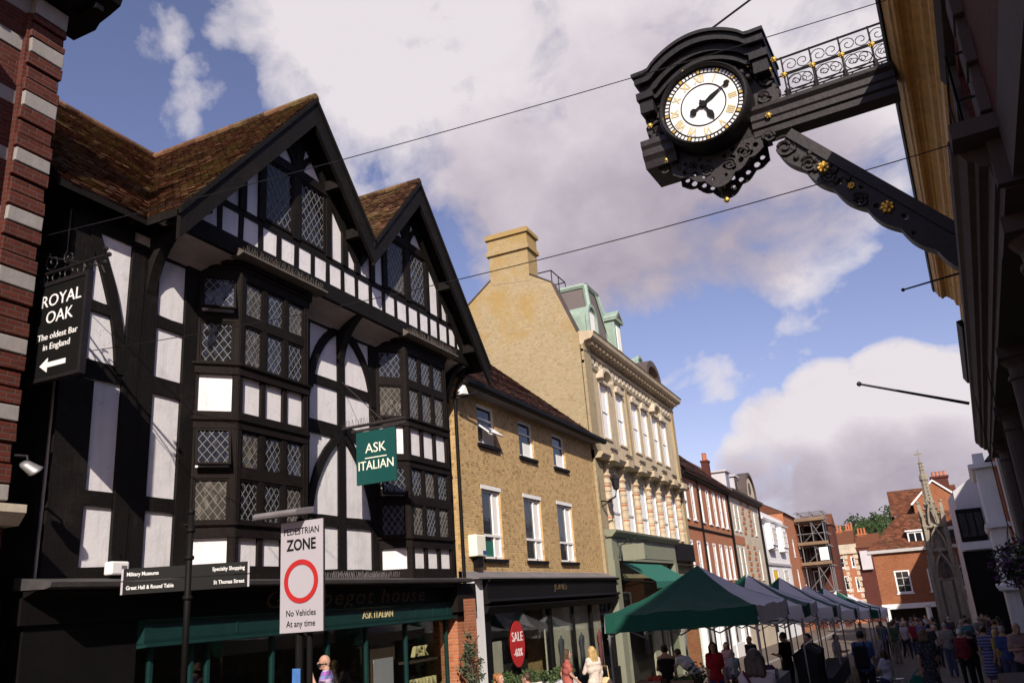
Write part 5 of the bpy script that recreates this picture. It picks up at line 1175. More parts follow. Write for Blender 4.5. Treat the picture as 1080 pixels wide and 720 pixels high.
def scaffolded():
    R_ = thing('brick_building', 'orange brick building partly wrapped by the scaffold tower', 'building', (-10.5, 100, gz(100)))
    f = LF; H = [(96.6, 97.9, 4.5, 6.4), (102.6, 104, 4.5, 6.4), (96.6, 97.9, .6, 3.2), (102.6, 104, .6, 3.2)]
    b = MB(); b.wall(f, 92, 112, -3.8, 8.9, H, .12, back=9); b.build('wall', 'orbrick', R_)
    for h in H: win(R_, f, *h, cols=1, rows=2, fw=.25, d=.06, sill='white')
    b = MB(); fy = F((0, 107.3, 0), (1, 0, 0), (0, -1, 0)); b.wall(fy, -10.45, -6.9, -3.8, 8.2, [(-9.9, -9.2, 4.5, 6.4), (-8.4, -7.7, 4.5, 6.4), (-9.9, -9.2, .6, 3.0)], .1, back=6); b.build('wing_wall', 'redbrick', R_)  # darker brick stands in for the shade behind the scaffold
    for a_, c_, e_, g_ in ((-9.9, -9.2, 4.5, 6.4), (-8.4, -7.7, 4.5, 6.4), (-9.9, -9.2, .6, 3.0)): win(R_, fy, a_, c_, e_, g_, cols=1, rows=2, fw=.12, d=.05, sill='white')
    b = MB(); b.sweep(fy, [(.2, 8.15), (-3, 9.6), (-6, 8.15)], -10.5, -6.8); b.build('wing_roof', 'redtile', R_)
    rf = MB(); A = f(92, .2, 8.9); up = f(92, -4, 11.2)-A; tiles(rf, A, (0, 1, 0), up, 20, up.length, .3, .4); rf.sweep(f, [(.2, 8.85), (-4, 11.15), (-9, 8.85)], 92, 112); rf.build('roof', 'redtile', R_)
    c = MB(); c.box(f, 92.5, 93.8, -4, -2.8, 9.5, 12.2); ch = c.build('chimney', 'orbrick', R_)
    c = MB(); [c.lathe(f(92.8+k*.6, -3.4, 12.2), [(.16, 0), (.13, .6), (.17, .65)], 8) for k in range(2)]; c.build('chimney_pot', 'terracotta', ch)
    t = thing('scaffold', 'scaffold tower of steel poles and plank decks in front of the orange brick building', 'scaffold', (-8.5, 104, gz(104)))
    xs, ys = (-10.0, -8.7, -7.4), (101.5, 104.0, 106.5); g = gz(104)
    q = MB()
    for x in xs:
        for y in ys: q.tube([(x, y, g), (x+random.uniform(-.05, .05), y, 9.6)], .06, 5)
    for z in (.6, 3.4, 5.6, 7.0, 8.2, 8.8, 9.4):
        for y in ys: q.tube([(-10.4, y, z), (-7.0, y, z)], .05, 5)
        for x in xs: q.tube([(x, 101.2, z), (x, 106.8, z)], .05, 5)
    for z0, z1 in ((g, .6), (.6, 3.4), (3.4, 5.6), (5.6, 8.2)): q.tube([(-10.2, 101.5, z0), (-7.4, 101.5, z1)], .05, 5); q.tube([(-7.4, 101.4, z0), (-8.6, 101.4, z1)], .05, 5)
    q.build('poles', 'steel', t)
    for z in (3.5, 5.7, 8.35):
        q = MB()
        for k in range(7): q.box(WF, -10.4+k*.46, -9.98+k*.46, 101.1, 106.9, z, z+.07)
        q.box(WF, -10.4, -7.1, 101.0, 101.06, z+.07, z+.4); q.build('plank_deck', 'wood', t)
    q = MB(); q.box(WF, -7.4, -7.34, 101.6, 107, 3.6, 8.2); q.build('netting', 'black', t)
    q = MB(); q.box(WF, -8.25, -7.3, 101.02, 101.08, 4.0, 5.4); q.build('site_board', 'white', t)
scaffolded()
def far_row():
    for nm, lab, x0, x1, zt, mt, wins, y in (
        ('brick_building', 'brick building with stone quoins and flat parapet next to the scaffold', -8.2, -5.3, 6.2, 'orbrick', ((-7.6, -6.9, 3.2, 4.6), (-6.1, -5.6, 3.2, 4.6), (-7.4, -6.7, .4, 2.2), (-6.0, -5.5, .2, 2)), 120),
        ('brick_house', 'narrow red brick house with a grey bay between stone quoins and the orange corner house', -5.25, -2.2, 5.6, 'redbrick', ((-4.9, -4.3, 3.6, 5.0), (-3.3, -2.5, 3.0, 4.6), (-3.3, -2.5, .4, 2.2)), 121)):
        R_ = thing(nm, lab, 'building', ((x0+x1)/2, y, gz(y)))
        f = F((0, y, 0), (1, 0, 0), (0, -1, 0))
        b = MB(); b.wall(f, x0, x1, gz(y), zt, wins, .1, back=8); b.build('wall', mt, R_)
        for h in wins: win(R_, f, *h, cols=1, rows=2, fw=.14, d=.06, sill='white')
        if zt > 6:
            q = MB()
            for s in (x0+.15, (x0+x1)/2, x1-.15):
                for k in range(12): q.box(f, s-.2-(.1 if k % 2 else 0), s+.2+(.1 if k % 2 else 0), 0, .05, -2+k*.7, -1.5+k*.7)
            q.box(f, x0-.1, x1+.1, -.2, .2, 4.95, 5.2); q.box(f, x0, x1, -.3, .06, 5.2, zt); q.build('stone_dressing', 'palestone', R_)
        q = MB(); q.sweep(f, [(.1, zt), (-4, zt+1.9), (-8, zt)], x0, x1); q.build('roof', 'redtile', R_)
        c = MB(); c.box(f, x0+.3, x0+1.5, -4.5, -3.4, zt, zt+1.9); c.box(f, x0+.2, x0+1.6, -4.6, -3.3, zt+1.75, zt+1.92); ch = c.build('chimney', 'orbrick', R_)
        c = MB(); [c.lathe(f(x0+.5+k*.4, -3.95, zt+1.9), [(.15, 0), (.12, .8), (.16, .85)], 8) for k in range(3)]; c.build('chimney_pot', 'terracotta', ch)
        if zt > 6:
            c = MB(); c.box(f, x1-1.1, x1-.1, -5.5, -4.4, zt, zt+2.1); ch = c.build('chimney', 'orbrick', R_)
            c = MB(); [c.lathe(f(x1-.9+k*.35, -4.95, zt+2.1), [(.14, 0), (.11, .8), (.15, .85)], 8) for k in range(3)]; c.build('chimney_pot', 'terracotta', ch)
        else:
            q = MB(); q.box(f, -4.9, -3.6, -.05, .5, 2.8, 5.2); q.build('grey_bay', 'lavwash', R_)
far_row()
def corner_house():
    R_ = thing('corner_house', 'orange brick corner house with red hipped tiled roof and white dormers behind the stone cross', 'house', (2.5, 69, gz(66)))
    f = F((0, 66, 0), (1, 0, 0), (0, -1, 0))
    H = [(-.7, .3, .52, 2.05), (1.42, 2.3, .52, 2.02), (3.4, 4.3, .6, 2.05), (5.2, 6.1, .6, 2.05)]
    b = MB(); b.wall(f, -1.85, 7.5, -.5, 3.3, H, .1, back=10); b.build('wall', 'orbrick2', R_)
    for h in H: win(R_, f, *h, cols=2, rows=3, fw=.1, d=.05, sill='white')
    q = MB(); q.sweep(f, [(-.1, 3.25), (.25, 3.3), (.35, 3.5), (-.1, 3.55)], -2.2, 7.6); q.sweep(f, [(-.1, -.5), (.15, -.5), (.15, -.2), (-.1, -.15)], -1.9, 7.5); q.build('eaves_board', 'white', R_)
    q = MB()
    for s in (-1.6, 1.0, 3.6, 6.2): q.lathe(f(s, .05, gz(66)), [(.22, 0), (.2, .2), (.17, 2.1), (.26, 2.3)], 10)
    q.build('white_column', 'white', R_)
    q = MB(); q.box(f, -1.85, 7.5, -9, -1.6, gz(66), -.5); q.build('shop_interior', 'interior', R_)
    rf = MB(); A = f(-2.15, .3, 3.5); up = f(-2.15, -3.0, 6.0)-A
    tiles(rf, A, (1, 0, 0), up, 9.8, up.length, .2, .25, mask=lambda x, y: x > y*.62)
    rf.add([f(-2.15, .3, 3.5), f(7.6, .3, 3.5), f(7.6, -3, 6.0), f(.35, -3, 6.0), f(-2.15, -10, 3.5), f(.35, -7, 6.0), f(7.6, -7, 6), f(7.6, -10, 3.5)], [(0, 1, 2, 3), (0, 3, 5, 4), (3, 2, 6, 5), (5, 6, 7, 4)])
    rf.build('roof', 'redtile', R_)
    for s in (1.17, 3.75):
        q = MB(); q.box(f, s-.5, s+.5, -2.5, -.25, 3.6, 4.62); q.box(f, s-.62, s+.62, -2.6, -.15, 4.62, 4.72); d = q.build('dormer', 'white', R_)
        for a, c in ((-.4, -.04), (.04, .4)):
            q = MB(); q.box(f, s+a, s+c, -.26, -.235, 3.75, 4.5); q.build('dormer_pane', 'plainglass', d)
    R2 = thing('tall_house', 'taller orange brick house with a front gable and chimney stack rising behind the corner house', 'house', (3, 78, gz(76)))
    f = F((0, 76, 0), (1, 0, 0), (0, -1, 0))
    b = MB(); b.poly(f, [(1.7, -3), (5.3, -3), (5.3, 7.25), (3.45, 8.85), (1.7, 7.25)], -8, 0); b.box(f, .1, 1.75, -8, -1.2, -3, 6.4); b.build('wall', 'orbrick2', R2)
    q = MB(); q.path(f, [(1.55, 7.15), (3.45, 8.93), (5.4, 7.15)], .14, -.3, .15); q.build('verge_board', 'white', R2)
    rf = MB(); A = f(-.1, -1.0, 6.4); up = f(-.1, -4.4, 8.8)-A; tiles(rf, A, (1, 0, 0), up, 5.4, up.length, .22, .28)
    rf.add([f(-.1, -1, 6.4), f(5.3, -1, 6.4), f(5.3, -4.4, 8.8), f(-.1, -4.4, 8.8), f(-.1, -8, 6.4), f(5.3, -8, 6.4)], [(0, 1, 2, 3), (3, 2, 5, 4), (0, 3, 4)])
    rf.quad(f(1.5, .1, 7.15), f(3.45, .1, 8.9), f(3.45, -8, 8.9), f(1.5, -8, 7.15)); rf.quad(f(5.4, .1, 7.15), f(3.45, .1, 8.9), f(3.45, -8, 8.9), f(5.4, -8, 7.15)); rf.build('roof', 'redtile', R2)
    q = MB(); q.box(f, .1, 5.6, .6, 1.3, 5.2, 6.35); q.build('slate_parapet', 'slate', R2)
    c = MB(); c.box(f, 3.5, 4.7, -2, -1, 7.5, 9.3); c.box(f, 3.4, 4.8, -2.1, -.9, 9.15, 9.32); ch = c.build('chimney', 'redbrick', R2)
    c = MB(); [c.lathe(f(3.68+k*.28, -1.5, 9.3), [(.12, 0), (.1, .38), (.13, .42)], 8) for k in range(4)]; c.build('chimney_pot', 'terracotta', ch)
corner_house()
# ---------------------------------------------------------------- medieval stone cross
def high_cross():
    x, y = 2.08, 55.0; g = gz(y)
    R_ = thing('stone_cross', 'tall carved gothic stone market cross with a spire in front of the orange corner house', 'monument', (x, y, g))
    b = MB()
    for k in range(4): b.lathe((x, y, g+k*.22), [(2.0-k*.36, 0), (2.0-k*.36, .2), (1.97-k*.36, .22)], 8)
    b.build('steps', 'darkstone', R_)
    b = MB(); z0 = g+.88
    b.lathe((x, y, 0), [(.58, z0), (.58, 1.25), (.4, 1.4), (.36, 2.65), (.55, 2.95), (.34, 3.1), (.3, 4.05), (.46, 4.35), (.26, 4.5), (.24, 5.3), (.3, 5.5)], 8)
    for z in (z0, 1.3, 2.9, 4.25): b.lathe((x, y, z), [(.78, -.06), (.82, 0), (.7, .12)], 4)
    b.build('core', 'crossstone', R_)
    for k in range(4):
        a = math.pi/4+k*math.pi/2; q = MB(); c, s = math.cos(a), math.sin(a)
        q.lathe((x+c*.72, y+s*.72, 0), [(.2, z0), (.18, 1.3), (.2, 1.35), (.16, 1.5), (.15, 2.9), (.17, 2.95), (.12, 3.1), (.11, 4.2), (.15, 4.3), (.03, 5.3), (.06, 5.35), (.01, 5.5)], 4)
        q.lathe((x+c*1.02, y+s*1.02, 0), [(.1, z0), (.09, 1.6), (.12, 1.7), (.02, 2.7)], 4); q.tube([(x+c*1.0, y+s*1.0, 1.2), (x+c*.8, y+s*.8, 1.9)], .06, 5); q.tube([(x+c*.8, y+s*.8, 3.0), (x+c*.4, y+s*.4, 4.6), (x+c*.3, y+s*.3, 5.6)], .07, 5)
        for j in range(5): q.ball((x+c*(.74-.09*j), y+s*(.74-.09*j), 4.4+.3*j), .07, n=5)
        q.build('pinnacle', 'crossstone', R_)
        a = k*math.pi/2; c, s = math.cos(a), math.sin(a); ff = F((x+c*.58, y+s*.58, 0), (-s, c, 0), (c, s, 0)); q = MB()
        for zb, h, w in ((1.45, 1.3, .42), (3.05, 1.1, .36), (4.4, 1.2, .22)):
            q.path(ff, bez((-w, zb), (-w, zb+h*.6), (-w*.4, zb+h*.8), (0, zb+h)), .1, -.06, .1); q.path(ff, bez((w, zb), (w, zb+h*.6), (w*.4, zb+h*.8), (0, zb+h)), .1, -.06, .1); q.ball(ff(0, .05, zb+h+.1), .1, n=6)
        q.build('arch', 'crossstone', R_)
        q = MB(); q.lathe(ff(0, -.05, 1.42), [(.2, 0), (.22, .2), (.15, .5), (.18, .72), (.08, .85)], 8); q.ball(ff(0, -.05, 2.42), .1, n=6); q.build('statue', 'darkstone', R_)
    b = MB(); b.lathe((x, y, 0), [(.34, 5.3), (.3, 5.7), (.24, 5.85), (.2, 6.9), (.26, 7.0), (.24, 7.25), (.14, 7.35), (.1, 7.95), (.15, 8.0), (.05, 8.1), (.03, 8.35)], 8)
    for k in range(10):
        for j in range(4): a = math.pi/2*j+.4; r = .27-.018*k; b.ball((x+math.cos(a)*r, y+math.sin(a)*r, 5.9+k*.21), .05, n=5)
    b.build('spire', 'crossstone', R_)
    b = MB(); b.box(WF, x-.035, x+.035, y-.035, y+.035, 8.3, 8.78); b.box(WF, x-.2, x+.2, y-.03, y+.03, 8.5, 8.58); b.build('cross_finial', 'crossstone', R_)
high_cross()

# ---------------------------------------------------------------- guildhall on the right, with the clock
def guildhall():
    f = GF   # o is towards the street; the wall stands at o = -.9
    R_ = thing('guildhall', 'dark stone hall with an ochre painted cornice and columned portico, carrying the projecting clock', 'building', f(12, -4, gz(12)))
    WO = -.95
    b = MB(); H = [(8.6, 10.2, 5.9, 7.3), (14.2, 15.8, 5.9, 7.3), (19, 20.6, 5.9, 7.3), (2.8, 4.4, 5.9, 7.3)]
    b.wall(f, -4, 24.9, 5.6, 8.9, H, .2, o=WO, back=9); b.build('upper_wall', 'redbrick', R_)
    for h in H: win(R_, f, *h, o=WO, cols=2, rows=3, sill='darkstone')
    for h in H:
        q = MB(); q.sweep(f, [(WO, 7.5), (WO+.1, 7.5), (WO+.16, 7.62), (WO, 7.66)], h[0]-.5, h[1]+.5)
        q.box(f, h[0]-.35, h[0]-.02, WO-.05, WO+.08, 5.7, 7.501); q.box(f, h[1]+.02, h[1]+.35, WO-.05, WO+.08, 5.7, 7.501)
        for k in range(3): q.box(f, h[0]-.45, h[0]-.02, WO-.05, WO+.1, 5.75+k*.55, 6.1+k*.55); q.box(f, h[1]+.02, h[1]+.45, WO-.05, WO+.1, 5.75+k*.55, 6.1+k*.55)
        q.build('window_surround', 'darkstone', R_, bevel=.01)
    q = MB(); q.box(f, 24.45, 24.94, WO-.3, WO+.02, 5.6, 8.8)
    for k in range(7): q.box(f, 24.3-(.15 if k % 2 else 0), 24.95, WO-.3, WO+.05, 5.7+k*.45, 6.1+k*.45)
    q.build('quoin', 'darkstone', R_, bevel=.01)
    q = MB(); prof = [(WO-.1, 8.55), (WO+.06, 8.56), (WO+.08, 8.66), (WO+.15, 8.7), (WO+.17, 8.85), (WO+.24, 8.9), (WO+.26, 8.97), (-.72, 8.99), (-.7, 8.95), (-.66, 8.95), (-.64, 8.99), (-.57, 8.99), (-.55, 8.96), (-.5, 8.96), (-.47, 9.02), (-.44, 9.03), (-.41, 9.12), (-.37, 9.2), (-.36, 9.3), (WO-.1, 9.42)]
    q.sweep(f, prof, -4, 25.0); q.build('cornice', 'ochre', R_)
    q = MB(); q.sweep(f, [(WO-.05, 7.75), (WO+.05, 7.75), (WO+.05, 7.95), (WO+.08, 7.97), (WO+.08, 8.2), (WO+.12, 8.24), (WO+.12, 8.3), (WO-.05, 8.34)], -4, 24.9); q.build('frieze', 'ochre', R_)
    q = MB(); q.sweep(f, [(-.42, 9.3), (-.34, 9.2), (-.31, 9.28), (-.31, 9.36), (-.4, 9.4)], -4, 25.05); q.build('gutter', 'black', R_)
    q = MB(); q.sweep(f, [(-.42, 9.38), (-5.0, 12.9), (-10, 9.38)], -4, 25); q.build('roof', 'slate', R_)
    # portico
    q = MB(); s0, s1 = 8.4, 30.5
    prof = [(-.95, 5.02), (-.9, 5.02), (-.88, 5.12), (-.84, 5.13), (-.82, 5.3), (-.74, 5.32), (-.72, 5.38), (-.66, 5.4), (-.6, 5.52), (-.55, 5.56), (-.54, 5.66), (-1.4, 5.78)]
    q.sweep(f, prof+[(-1.4, 5.02)], s0, s1)
    for o0, z0, z1 in ((-.82, 5.3, 5.32),): q.box(f, s0-.02, s1, -1.3, o0, z0, z1)
    q.box(f, s0-.35, s0+.001, -4.2, -.56, 5.5, 5.66); q.box(f, s0-.12, s0+.002, -4.2, -.84, 5.04, 5.5)
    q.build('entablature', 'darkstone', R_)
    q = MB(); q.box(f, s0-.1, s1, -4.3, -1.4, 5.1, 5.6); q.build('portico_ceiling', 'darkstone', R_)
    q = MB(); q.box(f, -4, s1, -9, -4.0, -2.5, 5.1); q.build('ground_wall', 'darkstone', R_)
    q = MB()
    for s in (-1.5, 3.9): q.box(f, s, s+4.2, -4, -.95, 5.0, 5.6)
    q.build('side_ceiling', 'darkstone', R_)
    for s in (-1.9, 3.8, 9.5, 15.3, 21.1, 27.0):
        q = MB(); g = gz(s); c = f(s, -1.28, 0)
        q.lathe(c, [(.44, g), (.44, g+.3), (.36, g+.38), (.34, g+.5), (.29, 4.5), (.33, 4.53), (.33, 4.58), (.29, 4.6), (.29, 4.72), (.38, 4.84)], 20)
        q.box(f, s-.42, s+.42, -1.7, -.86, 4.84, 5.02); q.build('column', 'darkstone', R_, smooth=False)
    q = MB()
    for z in (5.95, 6.45): q.tube([f(s0-.2, -.7, z), f(s1, -.7, z)], .014, 5); q.tube([f(s0-.2, -.7, z), f(s0-.2, -2.5, z)], .014, 5)
    for i in range(24): s = s0-.2+i*.95; q.tube([f(s, -.7, 5.7), f(s, -.7, 6.45)], .012, 5)
    for i in range(5): q.tube([f(s0-.2, -.7-i*.42, 5.7), f(s0-.2, -.7-i*.42, 6.45)], .012, 5)
    q.build('railing', 'iron', R_)
    # lower dark neighbour
    R2 = thing('shop_building', 'narrow dark building between the end of the ochre cornice and the grey house', 'building', f(28, -4, gz(28)))
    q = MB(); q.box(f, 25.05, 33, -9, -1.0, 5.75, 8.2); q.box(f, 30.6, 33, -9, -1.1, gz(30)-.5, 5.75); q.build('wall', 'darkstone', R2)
    q = MB(); q.sweep(f, [(-1.1, 8.0), (-.8, 8.05), (-.7, 8.25), (-1.2, 8.35)], 25.05, 33.1); q.build('parapet', 'black', R2)
    for s in (26.5, 29.5): win(R2, f, s, s+1.2, 6.0, 7.6, o=-1.0, d=-.01, cols=2, rows=2)
    q = MB(); q.sweep(f, [(-1, 8.3), (-5, 10.2), (-9, 8.3)], 25.05, 33); q.build('roof', 'slate', R2)
guildhall()
def right_row():
    f = GF
    R_ = thing('white_townhouse', 'tall narrow white townhouse with stepped cornices and a terracotta coloured downpipe', 'house', f(50, -3, gz(50)))
    o = -.55
    b = MB(); H = []
    for s in (48.8, 51.0, 53.2): H += [(s, s+1.1, 4.0, 5.6), (s, s+1.1, 1.3, 3.1)]
    b.wall(f, 48, 55.5, -2.8, 6.6, H, .12, o=o, back=7); b.build('wall', 'whitewash', R_)
    for h in H: win(R_, f, *h, o=o, d=.06, cols=2, rows=3, sill='white')
    q = MB()
    for z, p in ((6.5, .3), (3.55, .18), (.6, .3)): q.sweep(f, [(o-.1, z), (o+p*.5, z), (o+p, z+.18), (o+p, z+.25), (o-.1, z+.3)], 47.75, 55.6); q.box(f, 47.75-p*.3, 48.01, o-2.5, o+p*.8, z+.05, z+.27)
    q.box(f, 48, 55.5, o-.5, o, 6.8, 7.3); q.build('cornice', 'whitewash', R_)
    q = MB(); q.tube([f(47.9, o-.9, 7), f(47.9, o-.9, -2)], .08); q.build('downpipe', 'terracotta', R_)
    q = MB(); q.sweep(f, [(o-.5, 6.9), (o-1.2, 7.6), (o-4.5, 13), (o-7, 6.9)], 48.1, 55.4); q.build('roof', 'slate', R_)  # ridge raised out of view to throw shade on the pale house
    R2 = thing('pale_house', 'pale rendered house end with a dark bow shopfront beyond the white townhouse', 'house', (5, 59, gz(58)))
    g = F((0, 58, 0), (1, 0, 0), (0, -1, 0))
    b = MB(); b.poly(g, [(3.4, -2.9), (8, -2.9), (8, 8.4), (5.6, 7.6), (3.65, 6.4)], -7, 0); b.build('wall', 'lavwash', R2)
    b = MB(); b.box(g, 3.5, 4.9, -.1, .5, 3.35, 5.25); w = b.build('bow_window', 'black', R2)
    for k in range(3): b = MB(); b.box(g, 3.6+k*.43, 3.95+k*.43, .5, .52, 3.6, 5.0); b.build('pane', 'plainglass', w)
    b = MB(); b.box(g, 3.3, 5.0, -.1, .62, 2.85, 3.3); b.build('white_base', 'whitewash', R2)
    b = MB(); b.sweep(g, [(-.1, -2.8), (.2, -2.8), (.3, 2.7), (-.1, 2.8)], 3.4, 5.2); b.build('shop_front', 'black', R2)
    R3 = thing('grey_house', 'pale grey rendered house between the dark portico and the white townhouse', 'house', f(40, -3, gz(40)))
    b = MB(); H = [(s, s+1, z, z+1.5) for s in (35, 38, 41, 44) for z in (1.6, 4.2)]; b.wall(f, 33.3, 47.4, -2.5, 8.6, H, .12, o=-1.5, back=7); b.build('wall', 'lavwash', R3)  # hidden height set by the shade it throws on the stone cross
    for h in H: win(R3, f, *h, o=-1.5, d=.06, cols=2, rows=3, sill='white')
    b = MB(); b.sweep(f, [(-1.6, 8.4), (-1.3, 8.45), (-1.2, 8.7), (-1.6, 8.75)], 33.3, 47.5); b.build('cornice', 'lavwash', R3)
    b = MB(); b.sweep(f, [(-1.3, 8.6), (-5, 10.5), (-8.5, 8.6)], 33.3, 47.4); b.build('roof', 'slate', R3)
    b = MB(); b.box(f, 33.3, 47.4, -1.6, -1.15, -2.5, .9); b.build('shop_front', 'black', R3)
right_row()
def clock():
    S = 12.72; P = GF(S, 0, 0)
    f = F(P, GF.n, -GF.u)                     # s: out over the street (towards the left), o: towards the camera
    cx, cz, R0 = 2.52, 9.44, .74
    t = thing('street_clock', 'ornate black projecting street clock with a white dial and gilt details', 'clock', f(-.9, 0, 8.9))
    def dial(fr, lab):
        c = fr(0, 0, 0); K = .925
        b = MB(); b.lathe(c, [(r*K, z) for r, z in ((.84, -.05), (.84, .34), (.81, .4), (.785, .42), (.765, .40), (.75, .36), (.745, .3), (.70, .3))], 48, fr)
        case = b.build('bezel', 'iron', t, smooth=False)
        b = MB(); b.lathe(c, [(.745*K, .28), (.745*K, .31)], 48, fr); d = b.build('dial', 'white', t)
        b = MB()
        def ring(r0, r1, o0, o1, n=48):
            vs = []
            for r in (r0, r1):
                for o in (o0, o1): vs += [c+fr.u*math.cos(2*math.pi*i/n)*r*K+fr.w*math.sin(2*math.pi*i/n)*r*K+fr.n*o for i in range(n)]
            fs = []
            for i in range(n):
                j = (i+1) % n; fs += [(n+i, n+j, 3*n+j, 3*n+i), (2*n+i, 3*n+i, 3*n+j, 2*n+j), (i, j, n+j, n+i)]
            b.add(vs, fs)
        ring(.405, .425, .31, .32); ring(.635, .655, .31, .32); ring(.725, .745, .31, .32)
        for i in range(60):
            a = 2*math.pi*(i+.5)/60; q = F(c+fr.u*math.cos(a)*.69*K+fr.w*math.sin(a)*.69*K, fr.u*math.cos(a)+fr.w*math.sin(a), fr.n, fr.w*math.cos(a)-fr.u*math.sin(a))
            b.box(q, -.04, .04, .31, .319, -.0085, .0085)
        b.build('minute_track', 'signblack', d)
        for i, s in enumerate(['XII', 'I', 'II', 'III', 'IIII', 'V', 'VI', 'VII', 'VIII', 'IX', 'X', 'XI']):
            a = math.pi/2-i*math.pi/6; ra = fr.u*math.cos(a)+fr.w*math.sin(a); rt = fr.u*math.sin(a)-fr.w*math.cos(a)
            text(s, c+ra*.53*K+fr.n*.314, rt, ra, .185, 'goldpaint', d, name='numeral', sx=.78, bold=.006)
        b = MB()
        for i in range(12):
            a = math.pi/2-i*math.pi/6; q = F(c+fr.u*math.cos(a)*.69*K+fr.w*math.sin(a)*.69*K, fr.u*math.cos(a)+fr.w*math.sin(a), fr.n, fr.w*math.cos(a)-fr.u*math.sin(a)); b.box(q, -.03, .03, .312, .323, -.022, .022)
        b.build('hour_marks', 'gold', d)
        for nm, ang, ln, w in (('minute_hand', 61, .60, .036), ('hour_hand', 155, .40, .05)):
            a = math.pi/2-rad(ang); q = F(c+fr.n*(.345 if nm[0] == 'm' else .332), fr.u*math.cos(a)+fr.w*math.sin(a), fr.n, fr.w*math.cos(a)-fr.u*math.sin(a)); b = MB()
            if nm[0] == 'm':
                b.poly(q, [(x*K, z*K*.72) for x, z in ((-.2, -.02), (-.05, -.025), (.05, -.02), (.2, -.05), (.38, -.02), (.5, -.012), (ln, 0), (.5, .012), (.38, .02), (.2, .05), (.05, .02), (-.05, .025), (-.2, .02))], -.005, .008)
                b.lathe(q(.5, 0, 0), [(.05, -.004), (.05, .006)], 12, q); b.lathe(q(-.2, 0, 0), [(.06, -.004), (.06, .006)], 12, q)
            else:
                b.poly(q, [(-.1, -.02), (.0, -.025), (.15, -.02), (.22, -.055), (.29, -.04), (ln*.9, 0), (.29, .04), (.22, .055), (.15, .02), (0, .025), (-.1, .02)], -.005, .008)
            b.lathe(q(0, 0, 0), [(.07, -.01), (.06, .012)], 14, q); b.build(nm, 'signblack', d)
    dial(F(f(cx, .12, cz), -f.u, f.n), 'w'); dial(F(f(cx, -.52, cz), f.u, -f.n), 'e')
    # case between the dials, base shelf, hood
    b = MB(); b.lathe(f(cx, -.5, cz), [(.84, 0), (.84, .6)], 32, F((0, 0, 0), f.u, f.n)); b.box(f, cx-.95, cx+.95, -.45, .1, 8.7, 9.3); b.poly(f, [(cx-1.0, 9.3), (cx+1.0, 9.3), (cx+.85, 10.0), (cx+.6, 10.45), (cx-.6, 10.45), (cx-.85, 10.0)], -.42, .06)
    b.build('case', 'iron', t)
    def arch(dx, dz, rise, n=30):
        r = []
        for i in range(n+1):
            x = -1.24-dx+(2.48+2*dx)*i/n; w = .92+dx*.6
            r.append((cx+x, 10.26+dz+rise*(max(0, math.cos(max(-math.pi/2, min(math.pi/2, x/w*math.pi/2)))))**.75))
        return r
    b = MB()
    lay = [(.03, .31, .0, .56), (.0, .24, .0, .5), (-.06, .1, .0, .36), (-.1, -.05, .0, .24), (-.13, -.13, .0, .3)]
    for k, (dx, dz, th, of) in enumerate(lay):
        top = arch(dx, dz, .42); bot = [(x, z-(.07, .15, .16, .12, .08)[k]) for x, z in top]
        n = len(top)
        for i in range(n-1): b.poly(f, [top[i], top[i+1], bot[i+1], bot[i]], -.9+k*.07, of)
    for s0, s1 in ((cx-1.26, cx-.93), (cx+.93, cx+1.26)):
        b.box(f, s0+.03, s1-.03, -.7, .36, 9.78, 10.1); b.box(f, s0, s1, -.75, .42, 10.05, 10.2)
    b.box(f, cx-.06, cx+.06, -.3, .1, 10.9, 11.02); b.build('hood', 'iron', t)
    b = MB()
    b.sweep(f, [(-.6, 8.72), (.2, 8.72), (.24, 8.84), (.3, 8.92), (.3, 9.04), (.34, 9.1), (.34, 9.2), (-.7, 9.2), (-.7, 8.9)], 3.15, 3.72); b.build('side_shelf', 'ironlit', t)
    # beam to the building
    b = MB()
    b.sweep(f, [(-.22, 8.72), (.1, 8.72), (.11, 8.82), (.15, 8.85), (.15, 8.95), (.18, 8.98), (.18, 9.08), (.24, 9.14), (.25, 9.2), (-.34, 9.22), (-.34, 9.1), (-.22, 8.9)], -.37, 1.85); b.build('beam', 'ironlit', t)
    # parapet railing of scrolls
    b = MB()
    for o in (.18, -.3):
        b.tube([f(-.9, o, 9.95), f(1.3, o, 9.95)], .018, 6); b.tube([f(-.9, o, 9.62), f(1.3, o, 9.62)], .013, 6); b.tube([f(-.9, o, 9.27), f(1.3, o, 9.27)], .013, 6)
        for s in (1.2, .75, .3, -.15, -.6): b.tube([f(s, o, 9.2), f(s, o, 9.97)], .016, 6); b.lathe(f(s, o, 9.22), [(.06, 0), (.03, .05), (.045, .1), (.015, .16)], 8)
        for s in (.975, .525, .075, -.375):
            for sg in (-1, 1):
                b.tube([f(p[0], o, p[1]) for p in spiral((s+sg*.1, 9.78), .13, 1.3, 0 if sg > 0 else math.pi, 14, .2)], .008, 4)
            b.tube([f(s+math.cos(a)*.2, o, 9.44+math.sin(a)*.14) for a in [i*math.pi/8 for i in range(17)]], .008, 4)
            for sg in (-1, 1): b.tube([f(p[0], o, p[1]) for p in spiral((s+sg*.06, 9.44), .07, 1.2, 0, 10, .2)], .007, 4)
    b.build('scroll_railing', 'iron', t)
    b = MB()
    for s in (1.2, .75, .3, -.15):
        b = MB(); b.ball(f(s, .2, 9.62), .038, n=8)
        for k in range(6): a = k*math.pi/3; b.ball(f(s+math.cos(a)*.036, .2, 9.62+math.sin(a)*.036), .019, n=6)
        b.build('gilt_rosette', 'gold', t)
    # strut
    ax, az, bx, bz = 1.26, 8.7, -.95, 6.1
    ll = math.hypot(ax-bx, az-bz); ux, uz = (bx-ax)/ll, (bz-az)/ll; nx, nz = -uz, ux
